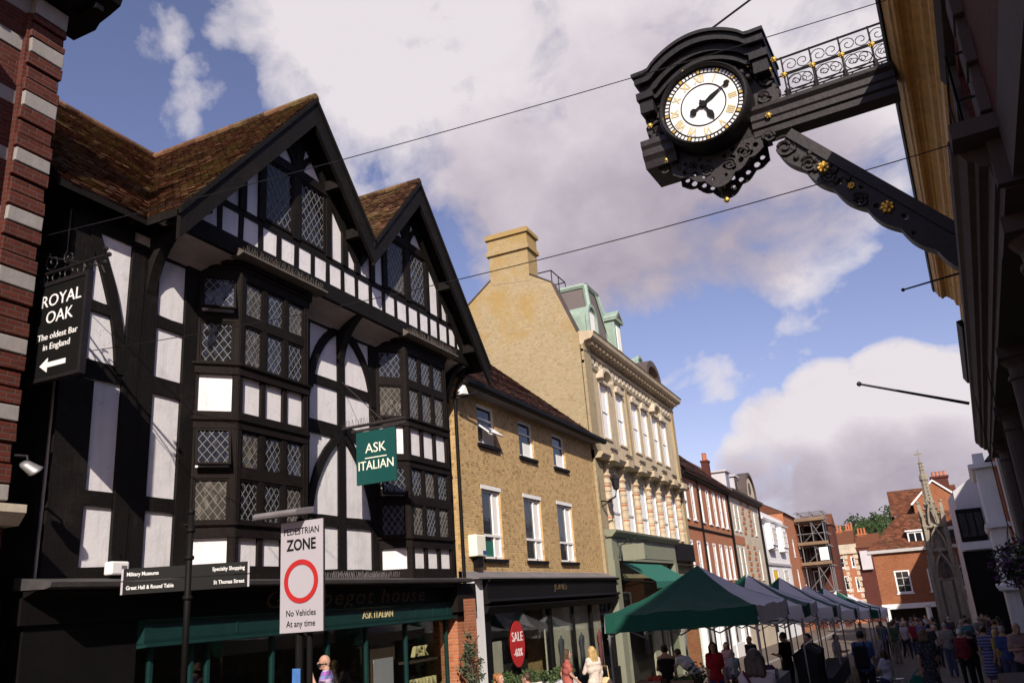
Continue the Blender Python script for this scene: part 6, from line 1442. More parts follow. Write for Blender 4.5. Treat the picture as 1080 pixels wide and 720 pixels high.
    if nz > 0: nx, nz = -nx, -nz
    pt = lambda d, h: (ax+ux*d+nx*h, az+uz*d+nz*h)
    b = MB(); b.poly(f, [pt(0, 0), pt(ll, 0), pt(ll, .16), pt(0, .16)], -.32, .07)
    lobes = []
    n = 46
    for i in range(n+1): d = ll*i/n; lobes.append(pt(d, .46+.07*abs(math.sin(d*5.2))+(.06 if d > ll*.35 else 0)-(.18*max(0, 1-d/.35)*0)))
    holes = [(.62, .2, .035), (.95, .40, .04), (1.22, .30, .055), (1.55, .24, .04), (1.62, .45, .045), (1.9, .36, .05), (2.35, .28, .045), (2.6, .42, .04)]
    # web built as strips, with gaps where the casting is pierced
    m = 72
    def web(d):
        top = .40+.06*abs(math.sin(d*5.2))+(.06 if d > ll*.35 else .06*d/(ll*.35)); segs = [.12, top]
        for hd, hh, hr in holes:
            if abs(d-hd) < hr: q = math.sqrt(hr*hr-(d-hd)**2); segs = [.12, hh-q, hh+q, top]
        return segs
    for i in range(m):
        d0, d1 = ll*i/m, ll*(i+1)/m; w0, w1 = web(d0), web(d1)
        if len(w0) != len(w1): w0 = w0 if len(w0) == 4 else [.12, (w1[1]+w1[2])/2, (w1[1]+w1[2])/2, w0[-1]]; w1 = w1 if len(w1) == 4 else [.12, (w0[1]+w0[2])/2, (w0[1]+w0[2])/2, w1[-1]]
        for k in range(0, len(w0), 2): b.poly(f, [pt(d0, w0[k]), pt(d1, w1[k]), pt(d1, w1[k+1]), pt(d0, w0[k+1])], -.2, .02)
    for c, r in ((pt(.1, .3), .2), (pt(.62, .35), .15), (pt(1.0, .34), .12), (pt(1.65, .42), .13)):
        b.tube([f(p[0], .04, p[1]) for p in spiral(c, r, 1.8, 1, 22, .15)], .026, 5)
    for k in range(9): p = pt(.25+k*.13, .26+.1*math.sin(k*2)); b.ball(f(p[0], .03, p[1]), .05, n=6)
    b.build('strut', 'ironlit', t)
    b = MB()
    for d, h, r in ((.85, .27, .085), (1.4, .3, .05), (2.05, .3, .09)):
        b = MB(); p = pt(d, h); b.ball(f(p[0], .05, p[1]), r*.6, n=8)
        for k in range(7): a = k*2*math.pi/7; b.ball(f(p[0]+math.cos(a)*r*.8, .05, p[1]+math.sin(a)*r*.8), r*.38, n=6)
        b.build('gilt_flower', 'gold', t)
    # pierced apron and pendant
    b = MB()
    def strip(s0, s1, zt, fn, o0, o1, hs):
        m = 90
        def cut(sm):
            segs = [(fn(sm), zt)]
            for hs_, hz, hr in hs:
                if abs(sm-hs_) < hr:
                    q = math.sqrt(hr*hr-(sm-hs_)**2); new = []
                    for x0, x1 in segs:
                        if hz+q < x0 or hz-q > x1: new.append((x0, x1)); continue
                        if hz-q > x0: new.append((x0, hz-q))
                        if hz+q < x1: new.append((hz+q, x1))
                    segs = new
            return segs
        for i in range(m):
            a, c = s0+(s1-s0)*i/m, s0+(s1-s0)*(i+1)/m
            A, B = cut(a), cut(c)
            if len(A) == len(B):
                for (p0, p1), (q0, q1) in zip(A, B): b.poly(f, [(a, p0), (c, q0), (c, q1), (a, p1)], o0, o1)
            else:
                for x0, x1 in cut((a+c)/2): b.poly(f, [(a, x0), (c, x0), (c, x1), (a, x1)], o0, o1)
    fn = lambda s: 8.44-.52*max(0, 1-abs(s-cx)/.8)**1.15-.06*abs(math.sin((s-cx)*11))
    HS = []
    for sg in (-1, 1):
        HS += [(cx+sg*x, z, r) for x, z, r in ((.72, 8.53, .05), (.6, 8.42, .06), (.58, 8.58, .04), (.45, 8.5, .07), (.42, 8.32, .05), (.28, 8.42, .055), (.27, 8.22, .05), (.3, 8.58, .04), (.13, 8.3, .05), (.12, 8.12, .035), (.14, 8.5, .04))]
    strip(cx-.85, cx+.85, 8.72, fn, .06, .1, HS); strip(cx-.85, cx+.85, 8.72, fn, -.48, -.44, HS)
    b.lathe(f(cx, -.18, 0), [(.2, 8.72), (.17, 8.3), (.1, 8.15), (.14, 8.05), (.07, 7.93), (.09, 7.88), (.03, 7.82)], 10)
    for sg in (-1, 1):
        b.tube([f(p[0], .1, p[1]) for p in spiral((cx+sg*.98, 8.6), .12, 1.6, 0, 16, .2)], .03, 5); b.tube([f(p[0], .1, p[1]) for p in spiral((cx+sg*.5, 8.46), .13, 1.5, 2, 16, .2)], .022, 5); b.tube([f(p[0], .11, p[1]) for p in spiral((cx+sg*.22, 8.3), .12, 1.5, 1, 16, .2)], .02, 5)
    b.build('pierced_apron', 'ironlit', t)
    b = MB(); b.ball(f(cx, -.18, 7.76), .055, n=8); b.ball(f(cx, -.18, 7.83), .035, n=8); b.build('gilt_finial', 'gold', t)
    for s, z in ((cx+1.12, 9.55), (cx-1.05, 8.95), (cx+.9, 8.72), (cx-.88, 10.1), (cx-1.2, 9.85), (cx-1.32, 10.02)):
        b = MB(); b.ball(f(s, .22, z), .045, n=8)
        for k in range(6): a = k*math.pi/3; b.ball(f(s+math.cos(a)*.042, .22, z+math.sin(a)*.042), .021, n=6)
        b.build('gilt_boss', 'gold', t)
    b = MB()
    for k in range(5): a = rad(90+(k-2)*13); b.tube([f(cx+.12-math.cos(a)*.0+(k-2)*.07, .3, 10.28), f(cx+.12+(k-2)*.1, .3, 10.42)], .018, 5)
    b.build('gilt_crown', 'gold', t)
    b = MB()
    for sg in (-1, 1):
        for c, r in (((cx+sg*1.02, 9.4), .13), ((cx+sg*1.1, 9.75), .16), ((cx+sg*.95, 10.05), .12)): b.tube([f(p[0], .1, p[1]) for p in spiral(c, r, 1.7, 1, 18, .2)], .04, 5); b.tube([f(p[0], -.5, p[1]) for p in spiral(c, r, 1.7, 1, 18, .2)], .04, 5)
        b.path(f, [(cx+sg*.9, 9.2), (cx+sg*1.15, 9.25), (cx+sg*1.2, 9.6), (cx+sg*.95, 9.95)], .12, -.1, .05)
    b.poly(f, [(cx-1.25, 9.2), (cx-.85, 9.2), (cx-.85, 9.75), (cx-1.0, 9.72), (cx-1.1, 9.6), (cx-1.3, 9.55)], .02, .07)
    for a in range(30, 151, 10): c = rad(a); b.ball(f(cx+math.cos(c)*.95, .18, cz+math.sin(c)*.9), .06, n=6)
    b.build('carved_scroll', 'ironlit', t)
    pv = f(cx, -.1, cz); org = V(ORG[t.name])
    for o in t.children:
        if o.name.split('.')[0] in ('hood', 'case', 'pierced_apron', 'carved_scroll', 'gilt_boss', 'gilt_crown', 'gilt_finial'):
            for vt in o.data.vertices: vt.co = (vt.co+org-pv)*.915+pv-org
clock()
# poles and wires
def pole(lab, a, c, r=.035, name='flagpole', cat='pole', ball=True):
    b = MB(); b.tube([a, c], r, 8, r*.7)
    if ball: b.ball(c, r*1.6, n=6)
    t = b.build(name, 'iron', None, a); tag(t, lab, cat); return t
pole('long bare black flagpole sloping out over the street beyond the portico', GF(28.3, -.6, 6.5), V((-.17, 28, 7.6)), .05)
pole('short thin black rod sticking out below the end of the ochre cornice', GF(16.0, -.95, 6.75), V((.98, 16.2, 6.72)), .022, 'bracket_rod', 'rod')
def wire(lab, a, c, sag, r=.0065, m='iron'):
    a, c = V(a), V(c); b = MB(); n = 24
    b.tube([a.lerp(c, i/n)-V((0, 0, sag*4*(i/n)*(1-i/n))) for i in range(n+1)], r, 5)
    t = b.build('overhead_wire', m, None, a); tag(t, lab, 'wire', 'wires strung across the street'); return t

wire('long thin wire rising from beside the timber house to the clock railing', (-10.15, 7.0, 7.1), GF(10.5, -.42, 8.9), .12)
wire('lower sagging cable crossing in front of the chimney and the clock strut', LF(8.1, .1, 5.72), GF(8.4, -.6, 5.62), .22, .006)
wire('short black stay cable rising from the top of the clock hood', GF(12.6, 2.5, 10.95), GF(12.7, -.9, 12.3), 0, .02)

# ---------------------------------------------------------------- ground
def ground():
    ys = [-60, -20, 0, 5, 10, 15, 20, 25, 30, 35, 40, 50, 60, 80, 100, 130, 200, 300, 500, 900, 2500]
    b = MB()
    def strip(x0, x1, ys, dz):
        for i in range(len(ys)-1):
            b.quad((x0, ys[i], gz(ys[i])+dz), (x1, ys[i], gz(ys[i])+dz), (x1, ys[i+1], gz(ys[i+1])+dz), (x0, ys[i+1], gz(ys[i+1])+dz))
    strip(-1500, 1500, ys, -.012); struct(b, 'ground', 'earth')
    b = MB(); strip(-10.5, 14, [y for y in ys if y <= 130], 0); struct(b, 'street', 'paving')
    b = MB()
    for i in range(60):
        y0 = -4+i*2.3
        if y0 < 128: b.add([(-7.6, y0, gz(y0)+.004), (-7.25, y0, gz(y0)+.004), (-7.25, y0+2.3, gz(y0+2.3)+.004), (-7.6, y0+2.3, gz(y0+2.3)+.004)], [(0, 1, 2, 3)])
    struct(b, 'drain_channel', mat('granite_setts', (.22, .2, .19), .8, .35, 12, .3))  # drain channel of setts along the street
    b = MB(); n = 40
    hz = lambda x, y: -6+(27.5+3*math.sin(x*.02)+2*math.sin(x*.05+1))*max(0, min(1, (y-170)/210))**1.0*max(0, 1-max(0, abs(x+20)-200)/260)
    for i in range(n):
        for k in range(14):
            x0, x1 = -500+i*25, -475+i*25; y0, y1 = 160+k*25, 185+k*25
            b.quad((x0, y0, hz(x0, y0)), (x1, y0, hz(x1, y0)), (x1, y1, hz(x1, y1)), (x0, y1, hz(x0, y1)))
    struct(b, 'hill', 'hill', smooth=True)
    b = MB()
    for i in range(230):
        x = random.uniform(-70, 50); y = random.uniform(250, 380); r = random.uniform(2.5, 5)
        z = hz(x, y)
        for q in range(3): b.leaves((x+random.uniform(-r, r)*.6, y, z+r*.7+random.uniform(-1, 1.5)), r*.7, r*.7, r*.75, 46, .75)
        b.tube([(x, y, z-1), (x, y, z+r)], .3, 4)
    t = b.build('wooded_hill', 'woodleaf', None, (0, 300, 10), recalc=False); tag(t, 'dark green woodland covering the hill beyond the rooftops', 'woodland', None, 'stuff')
ground()

# ---------------------------------------------------------------- market stalls
def canopy(b, x0, x1, y0, y1, ze, zp, val, cols):
    cx, cy = (x0+x1)/2, (y0+y1)/2; n = 14; sd_ = x0*7+y0
    cor = [(x0, y0), (x1, y0), (x1, y1), (x0, y1)]
    for k in range(4):
        A, B = V((*cor[k], ze)), V((*cor[(k+1) % 4], ze)); Pk = V((cx, cy, zp))
        for i in range(n):
            for j in range(n):
                b.mi = cols[k][0 if i < n//2 else 1]
                def p(u, v):
                    e = A.lerp(B, u); q = e.lerp(Pk, v); q.z = ze+(zp-ze)*(v**1.18)-.05*math.sin(math.pi*v)-.03*math.sin(math.pi*u*2)**2*(1-v)+.012*math.sin(u*31+sd_+k*2)*(1-v)+.01*math.sin(v*19+u*13+sd_)*(1-v); return q
                b.quad(p(i/n, j/n), p((i+1)/n, j/n), p((i+1)/n, (j+1)/n), p(i/n, (j+1)/n))
            b.mi = cols[k][0 if i < n//2 else 1]
            d = (B-A).normalized(); nrm = V((d.y, -d.x, 0))
            w = lambda u: .03*math.sin(u*23+k)+.015*math.sin(u*57+sd_)
            a, c = A.lerp(B, i/n), A.lerp(B, (i+1)/n)
            a.z = p(i/n, 0).z; c.z = p((i+1)/n, 0).z
            b.quad(a, c, V((c.x, c.y, ze-val))+nrm*w((i+1)/n), V((a.x, a.y, ze-val))+nrm*w(i/n))
def stall(lab, x0, x1, y0, y1, ze, zp, val, cols):
    t = thing('market_canopy', lab, 'canopy', ((x0+x1)/2, (y0+y1)/2, gz((y0+y1)/2)), 'pop-up canopies of the street market')
    b = MB(); canopy(b, x0, x1, y0, y1, ze, zp, val, cols); b.build('canopy', ['canvasg', 'canvasw'], t, recalc=False, smooth=True)
    for x in (x0+.05, x1-.05):
        for y in (y0+.05, y1-.05):
            b = MB(); b.box(WF, x-.022, x+.022, y-.022, y+.022, gz(y), ze-.05); b.box(WF, x-.06, x+.06, y-.06, y+.06, gz(y), gz(y)+.02); b.build('leg', 'steel', t)
    b = MB()
    for y in (y0+.05, y1-.05):
        n = 4
        for i in range(n):
            xa, xb = x0+(x1-x0)*i/n, x0+(x1-x0)*(i+1)/n; b.tube([(xa, y, ze-.1 if i % 2 else ze-.45), (xb, y, ze-.45 if i % 2 else ze-.1)], .014, 4); b.tube([(xa, y, ze-.45 if i % 2 else ze-.1), (xb, y, ze-.1 if i % 2 else ze-.45)], .014, 4)
    b.tube([((x0+x1)/2, (y0+y1)/2, zp-.02), ((x0+x1)/2, (y0+y1)/2, zp-.8)], .02, 6); b.build('scissor_frame', 'steel', t)
    return t
G, W = (0, 0), (1, 1)
stall('nearest market canopy, its end face all green and its street side white', -5.55, -2.6, 16.3, 20.8, 1.34, 2.2, .34, [G, W, G, W])
stall('second market canopy, half green and half white, just behind the large green one', -5.5, -2.45, 22.2, 26.0, 1.15, 2.02, .3, [(0, 1), (0, 1), G, W])
stall('third market canopy with a white end face between green edges', -5.2, -2.1, 26.6, 29.8, .95, 1.9, .3, [(0, 1), (0, 1), G, W])
stall('fourth market canopy, mostly white, with a low peak in front of the scaffold', -4.8, -1.75, 30.4, 33.6, .72, 1.58, .3, [W, (0, 1), G, W])
stall('fifth market canopy, its end face half green, its street side starting white', -4.6, -1.5, 34.4, 37.6, .55, 1.45, .3, [(0, 1), (1, 0), G, W])
stall('sixth market canopy, a white peak low near the far end of the row', -4.4, -1.3, 38.2, 41.4, .4, 1.25, .3, [(1, 0), (1, 0), G, W])
stall('seventh and farthest market canopy, beside the orange corner house', -4.2, -1.1, 42, 45.4, .25, 1.05, .3, [(0, 1), W, G, W])
def table(lab, x0, x1, y0, y1, h, m):
    g = gz((y0+y1)/2); t = thing('market_table', lab, 'table', ((x0+x1)/2, (y0+y1)/2, g), 'market tables'); z = g+h
    b = MB(); b.box(WF, x0, x1, y0, y1, z-.04, z); b.box(WF, x0-.01, x1+.01, y0-.012, y0, z-.45, z+.004); b.box(WF, x1, x1+.012, y0, y1, z-.45, z+.004); b.build('tabletop', m, t)
    for x in (x0+.08, x1-.08):
        for y in (y0+.08, y1-.08):
            b = MB(); b.tube([(x, y, g), (x, y, z-.04)], .02, 6); b.build('leg', 'steel', t)
table('wooden market table under the near end of the green canopy', -5.2, -3.4, 16.7, 17.4, .82, 'dkwood')
table('market table with a white cloth under the near green canopy', -3.3, -2.75, 17.6, 20.4, .9, cloth((.42, .40, .44)))
table('market table with a dark cloth under the third canopy', -2.7, -2.1, 23, 29, .85, cloth((.03, .03, .035)))
table('long market table with pale goods under the far canopies', -2.1, -1.5, 31, 43, .85, cloth((.2, .18, .2)))
def crate(x, y, z, lab, fill, m):
    t = thing('crate', lab, 'crate', (x, y, z), 'crates of goods on the stalls')
    b = MB(); b.box(WF, x-.25, x+.25, y-.18, y+.18, z, z+.03)
    for q in ((-.25, -.23, -.18, .18), (.23, .25, -.18, .18), (-.25, .25, -.18, -.16), (-.25, .25, .16, .18)): b.box(WF, x+q[0], x+q[1], y+q[2], y+q[3], z, z+.18)
    b.build('box', m, t)
    b = MB()
    for _ in range(16): b.ball((x+random.uniform(-.18, .18), y+random.uniform(-.12, .12), z+.14+random.uniform(0, .08)), random.uniform(.045, .07), n=6)
    b.build('contents', fill, t, smooth=True)
crate(-4.95, 17.05, gz(17)+.82, 'wooden crate of red goods on the wooden table', 'redflower', 'wood')
crate(-4.3, 17.05, gz(17)+.82, 'wooden crate of green goods on the wooden table', 'leaf', 'wood')
crate(-3.0, 18.6, gz(18.6)+.9, 'white crate of purple goods on the white cloth', 'purple', 'white')
def potplant(x, y, lab, h, fl, pot='terracotta', r=.25, z=None, leafm='leaf', n=260, group='plants by the stalls'):
    z = gz(y) if z is None else z
    t = thing('potted_plant', lab, 'plant', (x, y, z), group)
    b = MB(); b.lathe((x, y, z), [(r*.55, 0), (r*.8, r*1.1), (r*.86, r*1.1), (r*.86, r*1.25), (r*.7, r*1.25)], 12); b.build('pot', pot, t)
    b = MB(); b.leaves((x, y, z+r*1.2+h*.5), r*1.5, r*1.5, h*.55, n, .055, .2); b.build('foliage', leafm, t, recalc=False)
    if fl: b = MB(); b.leaves((x, y, z+r*1.3+h*.55), r*1.5, r*1.5, h*.5, 70, .04, .6); b.build('flowers', fl, t, recalc=False)
potplant(-5.0, 21.2, 'leafy green plant in a pot behind the black-topped woman', .9, None)
potplant(-4.1, 21.4, 'pot of orange red flowers behind the red-shirted woman', .5, 'redflower')
potplant(-5.6, 18.6, 'pot of red flowers beside the nearest canopy leg', .5, 'redflower')
# olive shrub and planters in front of the shops
def olive():
    x, y = -9.75, 18.55; g = gz(y)
    t = thing('olive_shrub', 'grey-green olive shrub against the brick pillar between the timber and yellow buildings', 'shrub', (x, y, g))
    b = MB(); b.lathe((x, y, g), [(.28, 0), (.34, .5), (.36, .5), (.3, .46)], 14); b.build('pot', 'darkstone', t)
    b = MB(); b.tube([(x, y, g+.4), (x+.02, y, g+1.1), (x-.03, y+.03, g+1.9)], .03, 6, .012)
    for k in range(9): a = k*2.4; zz = g+.9+k*.11; b.tube([(x, y, zz), (x+math.cos(a)*.22, y+math.sin(a)*.22, zz+.3)], .01, 4)
    b.build('trunk', 'bark', t)
    b = MB()
    for _ in range(26):
        zz = random.uniform(.75, 2.15); rr = .3*(1-abs(zz-1.35)/1.2); a = random.uniform(0, 6.28); d = rr*random.uniform(.3, 1); b.leaves((x+math.cos(a)*d, y+math.sin(a)*d, g+zz), .13, .13, .16, 42, .045, .1)
    b.build('crown', 'oliveleaf', t, recalc=False)
olive()
for k, (y, lab) in enumerate(((20.3, 'white trough of green shrubs between the olive shrub and the sale poster'), (22.9, 'white trough of green shrubs just past the sale poster'))):
    x = -9.4; g = gz(y); t = thing('planter', lab, 'planter', (x, y, g), 'white planters outside the yellow brick shop')
    b = MB(); b.box(WF, x-.25, x+.25, y-1.05, y+1.05, g, g+.85); b.build('trough', 'white', t, bevel=.02)
    b = MB()
    for _ in range(24): b.leaves((x+random.uniform(-.18, .18), y+random.uniform(-.95, .95), g+.98+random.uniform(-.05, .14)), .15, .17, .14, 34, .05, .1)
    b.build('foliage', 'leaf', t, recalc=False)
# right-hand side: litter bin, hanging baskets
def bin_():
    x, y = .98, 10.0; g = gz(y); t = thing('litter_bin', 'square black litter bin with a sloping pale lid', 'bin', (x, y, g))
    b = MB(); f = F((x, y, g), (1, .08, 0), (.08, -1, 0)); b.box(f, -.27, .27, -.27, .27, 0, .98); b.build('body', 'black', t, bevel=.03)
    b = MB(); b.sweep(f, [(-.3, 1.0), (.3, 1.0), (.3, 1.06), (-.3, 1.2)], -.3, .3); b.box(f, -.29, .29, -.29, .29, .98, 1.002); b.build('lid', 'darkstone', t, bevel=.015)
    b = MB(); b.box(f, -.05, .05, .27, .276, .86, .885); b.build('label', 'signwhite', t)
bin_()
for k, (s, o, z, lab) in enumerate(((16.5, -.75, 1.75, 'nearer hanging basket of dark purple flowers on the portico'), (19.5, -.55, 1.7, 'farther hanging basket of dark purple flowers beside the portico'))):
    c = GF(s, o, z); t = thing('hanging_basket', lab, 'basket', tuple(c), 'hanging flower baskets')
    b = MB(); b.lathe(c, [(.05, -.25), (.25, -.1), (.32, .05), (.3, .05)], 12); [b.tube([c+V((math.cos(a)*.3, math.sin(a)*.3, .05)), c+V((0, 0, .8))], .008, 4) for a in (0, 2.1, 4.2)]; b.tube([c+V((0, 0, .8)), c+V((0, 0, 3.4))], .01, 4); b.build('basket', 'iron', t)
    b = MB(); b.leaves(c+V((0, 0, .0)), .5, .5, .45, 420, .06, .3); b.build('foliage', 'leaf', t, recalc=False)
    b = MB(); b.leaves(c+V((0, 0, -.02)), .54, .54, .48, 260, .05, .75); b.build('flowers', 'purple', t, recalc=False)
# clothes rail with dark garments
def rail_():
    x, y = -1.95, 18.6; g = gz(y); t = thing('clothes_rail', 'steel clothes rail hung with black garments beside the near canopy', 'clothes rail', (x, y, g))
    b = MB(); b.tube([(x-.1, y-.8, g), (x-.1, y-.8, g+1.55), (x-.1, y+.8, g+1.55), (x-.1, y+.8, g)], .018, 6); [b.tube([(x-.35, yy, g+.05), (x+.15, yy, g+.05)], .018, 6) for yy in (y-.8, y+.8)]; b.build('frame', 'steel', t)
    b = MB()
    for i in range(12):
        yy = y-.7+i*.125; w = random.uniform(.2, .25); xx = x-.1+random.uniform(-.02, .02)
        b.poly(F((xx, yy, g), (1, random.uniform(-.2, .2), 0), (0, 1, 0)), [(-w, .35), (w, .35), (w*.8, 1.0), (w, 1.38), (.05, 1.5), (-.05, 1.5), (-w, 1.38), (-w*.8, 1.0)], -.04, .04)
    b.build('garments', cloth((.012, .011, .013)), t)
rail_()
def chair(x, y, r, lab):
    g = gz(y); f = F((x, y, g), (math.cos(r), math.sin(r), 0), (-math.sin(r), math.cos(r), 0))
    t = thing('cafe_chair', lab, 'chair', (x, y, g), 'cafe chairs by the far stalls')
    b = MB(); b.lathe(f(0, 0, .45), [(.2, 0), (.2, .025)], 12); b.build('seat', 'steel', t)
    for s in (-1, 1):
        for o in (-1, 1): b = MB(); b.tube([f(s*.15, o*.15, .45), f(s*.2, o*.2, 0)], .014, 5); b.build('leg', 'steel', t)
    b = MB(); b.tube([f(-.18, .17, .45), f(-.18, .22, .85), f(.18, .22, .85), f(.18, .17, .45)], .014, 5); [b.tube([f(s, .18, .46), f(s, .22, .85)], .01, 4) for s in (-.08, 0, .08)]; b.build('backrest', 'steel', t)
for k, (x, y, r, l) in enumerate(((-1.35, 25.5, .4, 'steel cafe chair nearest the man in the blue shirt'), (-.75, 26.3, 2.2, 'steel cafe chair turned away in the middle of the cafe group'), (-1.15, 27.6, 3.4, 'steel cafe chair farthest back in the cafe group'))): chair(x, y, r, l)

CLOUDS = [((-0.3712, 0.7401, 0.5608), 8, 5, 0.62), ((-0.4151, 0.651, 0.6355), 8, 5, 0.62), ((-0.2498, 0.8386, 0.4842), 11, 5, 0.7), ((-0.0871, 0.8694, 0.4864), 10, 5, 0.66), ((-0.185, 0.7621, 0.6204), 12, 6, 0.7), ((0.0211, 0.8346, 0.5505), 9, 5, 0.62), ((-0.0164, 0.9019, 0.4317), 4, 4, 0.5), ((-0.329, 0.84, 0.4315), 6, 4, 0.55), ((-0.1988, 0.9016, 0.3842), 4.5, 4, 0.45), ((0.0448, 0.875, 0.4821), 3.5, 2.5, 0.5), ((-0.5044, 0.6397, 0.58), 3, 2.5, 0.55), ((-0.5124, 0.6937, 0.5062), 5, 3, 0.55), ((-0.4573, 0.7677, 0.4489), 5, 4, 0.5), ((-0.0385, 0.9837, 0.1757), 3.6, 1.5, 0.8), ((0.0326, 0.9821, 0.1854), 3.6, 1.5, 0.82), ((0.0739, 0.9847, 0.1579), 4, 2, 0.78), ((-0.1019, 0.9804, 0.1685), 2.6, 1.5, 0.76), ((-0.1353, 0.9823, 0.1292), 2.6, 1.5, 0.72), ((-0.0117, 0.994, 0.1089), 5.5, 2, 0.76), ((-0.0869, 0.9929, 0.0811), 5, 2.5, 0.62), ((0.042, 0.9949, 0.0919), 6, 3, 0.7), ((-0.6074, 0.5186, 0.6017), 1.8, 1.8, 0.42), ((-0.5968, 0.5701, 0.5647), 1.6, 2, 0.42), ((-0.6239, 0.5717, 0.5329), 1.2, 1.8, 0.4), ((-0.5421, 0.5662, 0.6209), 1.6, 2.5, 0.36), ((-0.6708, 0.5331, 0.5155), 1, 1.5, 0.36), ((-0.1411, 0.9598, 0.2428), 2.2, 2.6, 0.335), ((-0.0516, 0.9627, 0.2655), 2.4, 2.6, 0.33), ((-0.213, 0.9402, 0.2658), 1.8, 2.4, 0.32), ((0.0089, 0.9648, 0.2627), 1.8, 2.2, 0.31)]
DARKS = [((-0.2484, 0.8791, 0.4069), 5, 4, 0.62), ((-0.3457, 0.8243, 0.4484), 4.5, 4, 0.42), ((-0.1482, 0.8986, 0.413), 6, 4, 0.62), ((-0.035, 0.8969, 0.4409), 4, 4, 0.5), ((-0.422, 0.8156, 0.3959), 4, 4, 0.4), ((-0.0788, 0.9944, 0.0698), 3.4, 2.2, 0.62), ((0.0012, 0.9971, 0.0766), 3.8, 2.4, 0.6), ((-0.1495, 0.9858, 0.0769), 3, 2, 0.55), ((0.0578, 0.9951, 0.0799), 3.4, 2.4, 0.55), ((-0.1638, 0.8383, 0.52), 4, 5, 0.25)]
SKYK, EXPO, TINT, CK = .105, .32, (1.16, .90, 1.0), .78
# ---------------------------------------------------------------- light, sky, camera
OFF, EL = rad(28), rad(33)
SUNV = V((math.sin(OFF)*math.cos(EL), -math.cos(OFF)*math.cos(EL), math.sin(EL)))
sd = bpy.data.lights.new('sun', 'SUN'); sd.energy = 5.0; sd.angle = rad(.53); sd.color = (1, .915, .80)
so = bpy.data.objects.new('sun', sd); COL.objects.link(so); so.rotation_euler = (-SUNV).to_track_quat('-Z', 'Y').to_euler(); so.location = (10, -20, 40)
w = bpy.data.worlds.new('World'); C.world = w; w.use_nodes = True
nt = w.node_tree; nt.nodes.clear()
out = N(nt, 'OutputWorld'); bg = N(nt, 'Background'); L(nt, bg.outputs[0], out.inputs[0]); bg.inputs[1].default_value = 1.0
sky = N(nt, 'TexSky', sky_type='NISHITA'); sky.sun_disc = False; sky.sun_elevation = EL; sky.sun_rotation = math.atan2(SUNV.x, SUNV.y)
sky.air_density = 1.0; sky.dust_density = .6; sky.ozone_density = 2.0
bgs = N(nt, 'VectorMath', operation='SCALE'); L(nt, sky.outputs[0], bgs.inputs[0]); bgs.inputs[3].default_value = SKYK
skyc = mixc(nt, 1.0, bgs.outputs[0], TINT, 'MULTIPLY')
tc = N(nt, 'TexCoord'); nm = N(nt, 'VectorMath', operation='NORMALIZE'); L(nt, tc.outputs['Generated'], nm.inputs[0]); D = nm.outputs[0]
sp = N(nt, 'SeparateXYZ'); L(nt, D, sp.inputs[0])
zz = mth(nt, 'ADD', mth(nt, 'MAXIMUM', sp.outputs[2], 0), .9)
dv = N(nt, 'VectorMath', operation='DIVIDE'); cb = N(nt, 'CombineXYZ')
for i in range(3): L(nt, zz, cb.inputs[i])
L(nt, D, dv.inputs[0]); L(nt, cb.outputs[0], dv.inputs[1]); Q = dv.outputs[0]
def blob(v, r, soft):
    d = N(nt, 'VectorMath', operation='DOT_PRODUCT'); L(nt, D, d.inputs[0]); d.inputs[1].default_value = V(v).normalized()
    mr = N(nt, 'MapRange', interpolation_type='SMOOTHSTEP'); L(nt, d.outputs['Value'], mr.inputs[0])
    mr.inputs[1].default_value = math.cos(rad(r+soft)); mr.inputs[2].default_value = math.cos(rad(max(0, r-soft)))
    return mr.outputs[0]
def union(ls):
    o = ls[0]
    for x in ls[1:]: o = mth(nt, 'MAXIMUM', o, x)
    return o
cover = union([mth(nt, 'MULTIPLY', blob(v, r, s), k) for v, r, s, k in CLOUDS])
n1 = noise(nt, Q, 5.5, 9, .56, .3); n2 = noise(nt, Q, 16, 7, .6, .3); n3 = noise(nt, Q, 1.7, 4, .55)
back = ramp(nt, mth(nt, 'MULTIPLY', sp.outputs[1], -1), [(.15, (0, 0, 0)), (.4, (.5, .5, .5))])   # broken cloud behind too
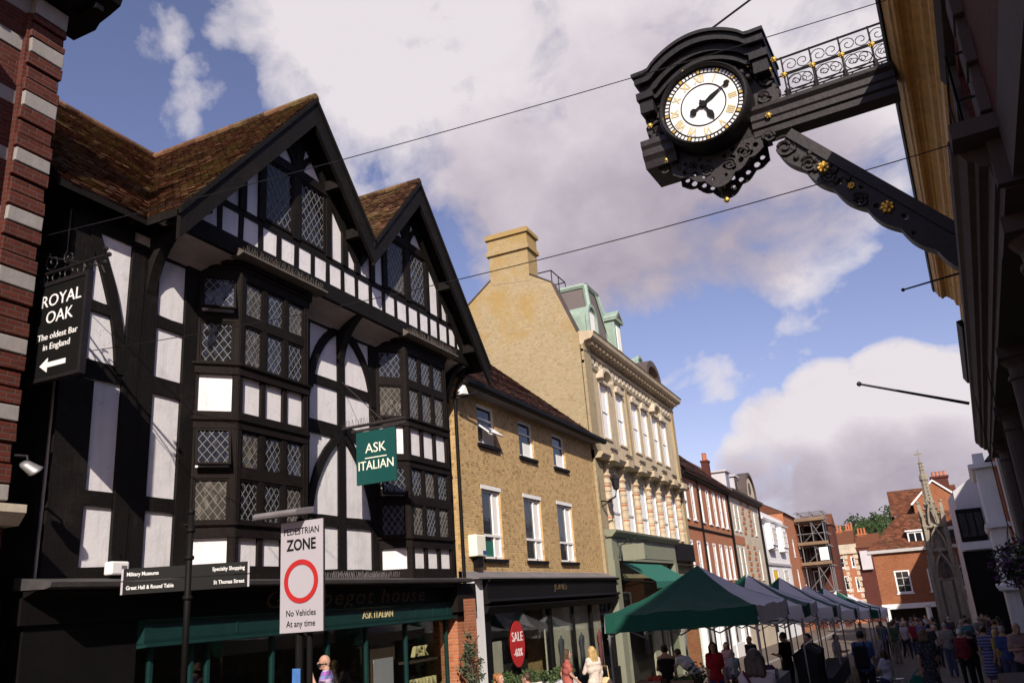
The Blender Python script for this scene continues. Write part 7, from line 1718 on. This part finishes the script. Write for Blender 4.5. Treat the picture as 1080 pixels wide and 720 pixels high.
dens = mth(nt, 'ADD', mth(nt, 'ADD', cover, mth(nt, 'MULTIPLY', back, .25)), mth(nt, 'ADD', mth(nt, 'MULTIPLY', mth(nt, 'SUBTRACT', n1, .5), 1.3), mth(nt, 'MULTIPLY', mth(nt, 'SUBTRACT', n2, .5), .55)))
alpha = ramp(nt, dens, [(.37, (0, 0, 0)), (.46, (.5,)*3), (.62, (.98,)*3)])
dark = union([mth(nt, 'MULTIPLY', blob(v, r, s), k) for v, r, s, k in DARKS])
lum = mth(nt, 'ADD', mth(nt, 'SUBTRACT', 1.0, mth(nt, 'MULTIPLY', dark, .85)), mth(nt, 'MULTIPLY', mth(nt, 'SUBTRACT', mth(nt, 'ADD', mth(nt, 'MULTIPLY', n1, .6), mth(nt, 'MULTIPLY', n2, .4)), .5), 1.1))
ccol = ramp(nt, lum, [(.0, tuple(CK*x for x in (.26, .225, .285))), (.4, tuple(CK*x for x in (.42, .365, .44))), (.75, tuple(CK*x for x in (.64, .575, .635))), (1.0, tuple(CK*x for x in (.84, .78, .81)))])
L(nt, mixc(nt, alpha, skyc, ccol), bg.inputs[0])
cam = bpy.data.cameras.new('camera'); co = bpy.data.objects.new('camera', cam); COL.objects.link(co)
cam.sensor_width = 36; cam.lens = 36*865/1080; cam.clip_end = 6000; cam.clip_start = .05
rho, pit, yaw = rad(4.35), math.atan(277.7/865), rad(23.5)
d = V((-math.sin(yaw)*math.cos(pit), math.cos(yaw)*math.cos(pit), math.sin(pit))); r0 = V((math.cos(yaw), math.sin(yaw), 0)); u0 = r0.cross(d)
Rv = r0*math.cos(rho)-u0*math.sin(rho); Uv = r0*math.sin(rho)+u0*math.cos(rho)
m = Matrix((Rv, Uv, -d)).transposed().to_4x4(); m.translation = (0, 0, EYE); co.matrix_world = m
C.camera = co
vs = C.view_settings; vs.view_transform = 'Standard'; vs.look = 'None'; vs.gamma = 1; vs.exposure = EXPO; vs.use_curve_mapping = False
C.render.engine = 'CYCLES'; C.cycles.max_bounces = 6; C.cycles.diffuse_bounces = 3; C.cycles.glossy_bounces = 3; C.cycles.transparent_max_bounces = 6; C.cycles.use_denoising = True
C.cycles.sample_clamp_indirect = 4
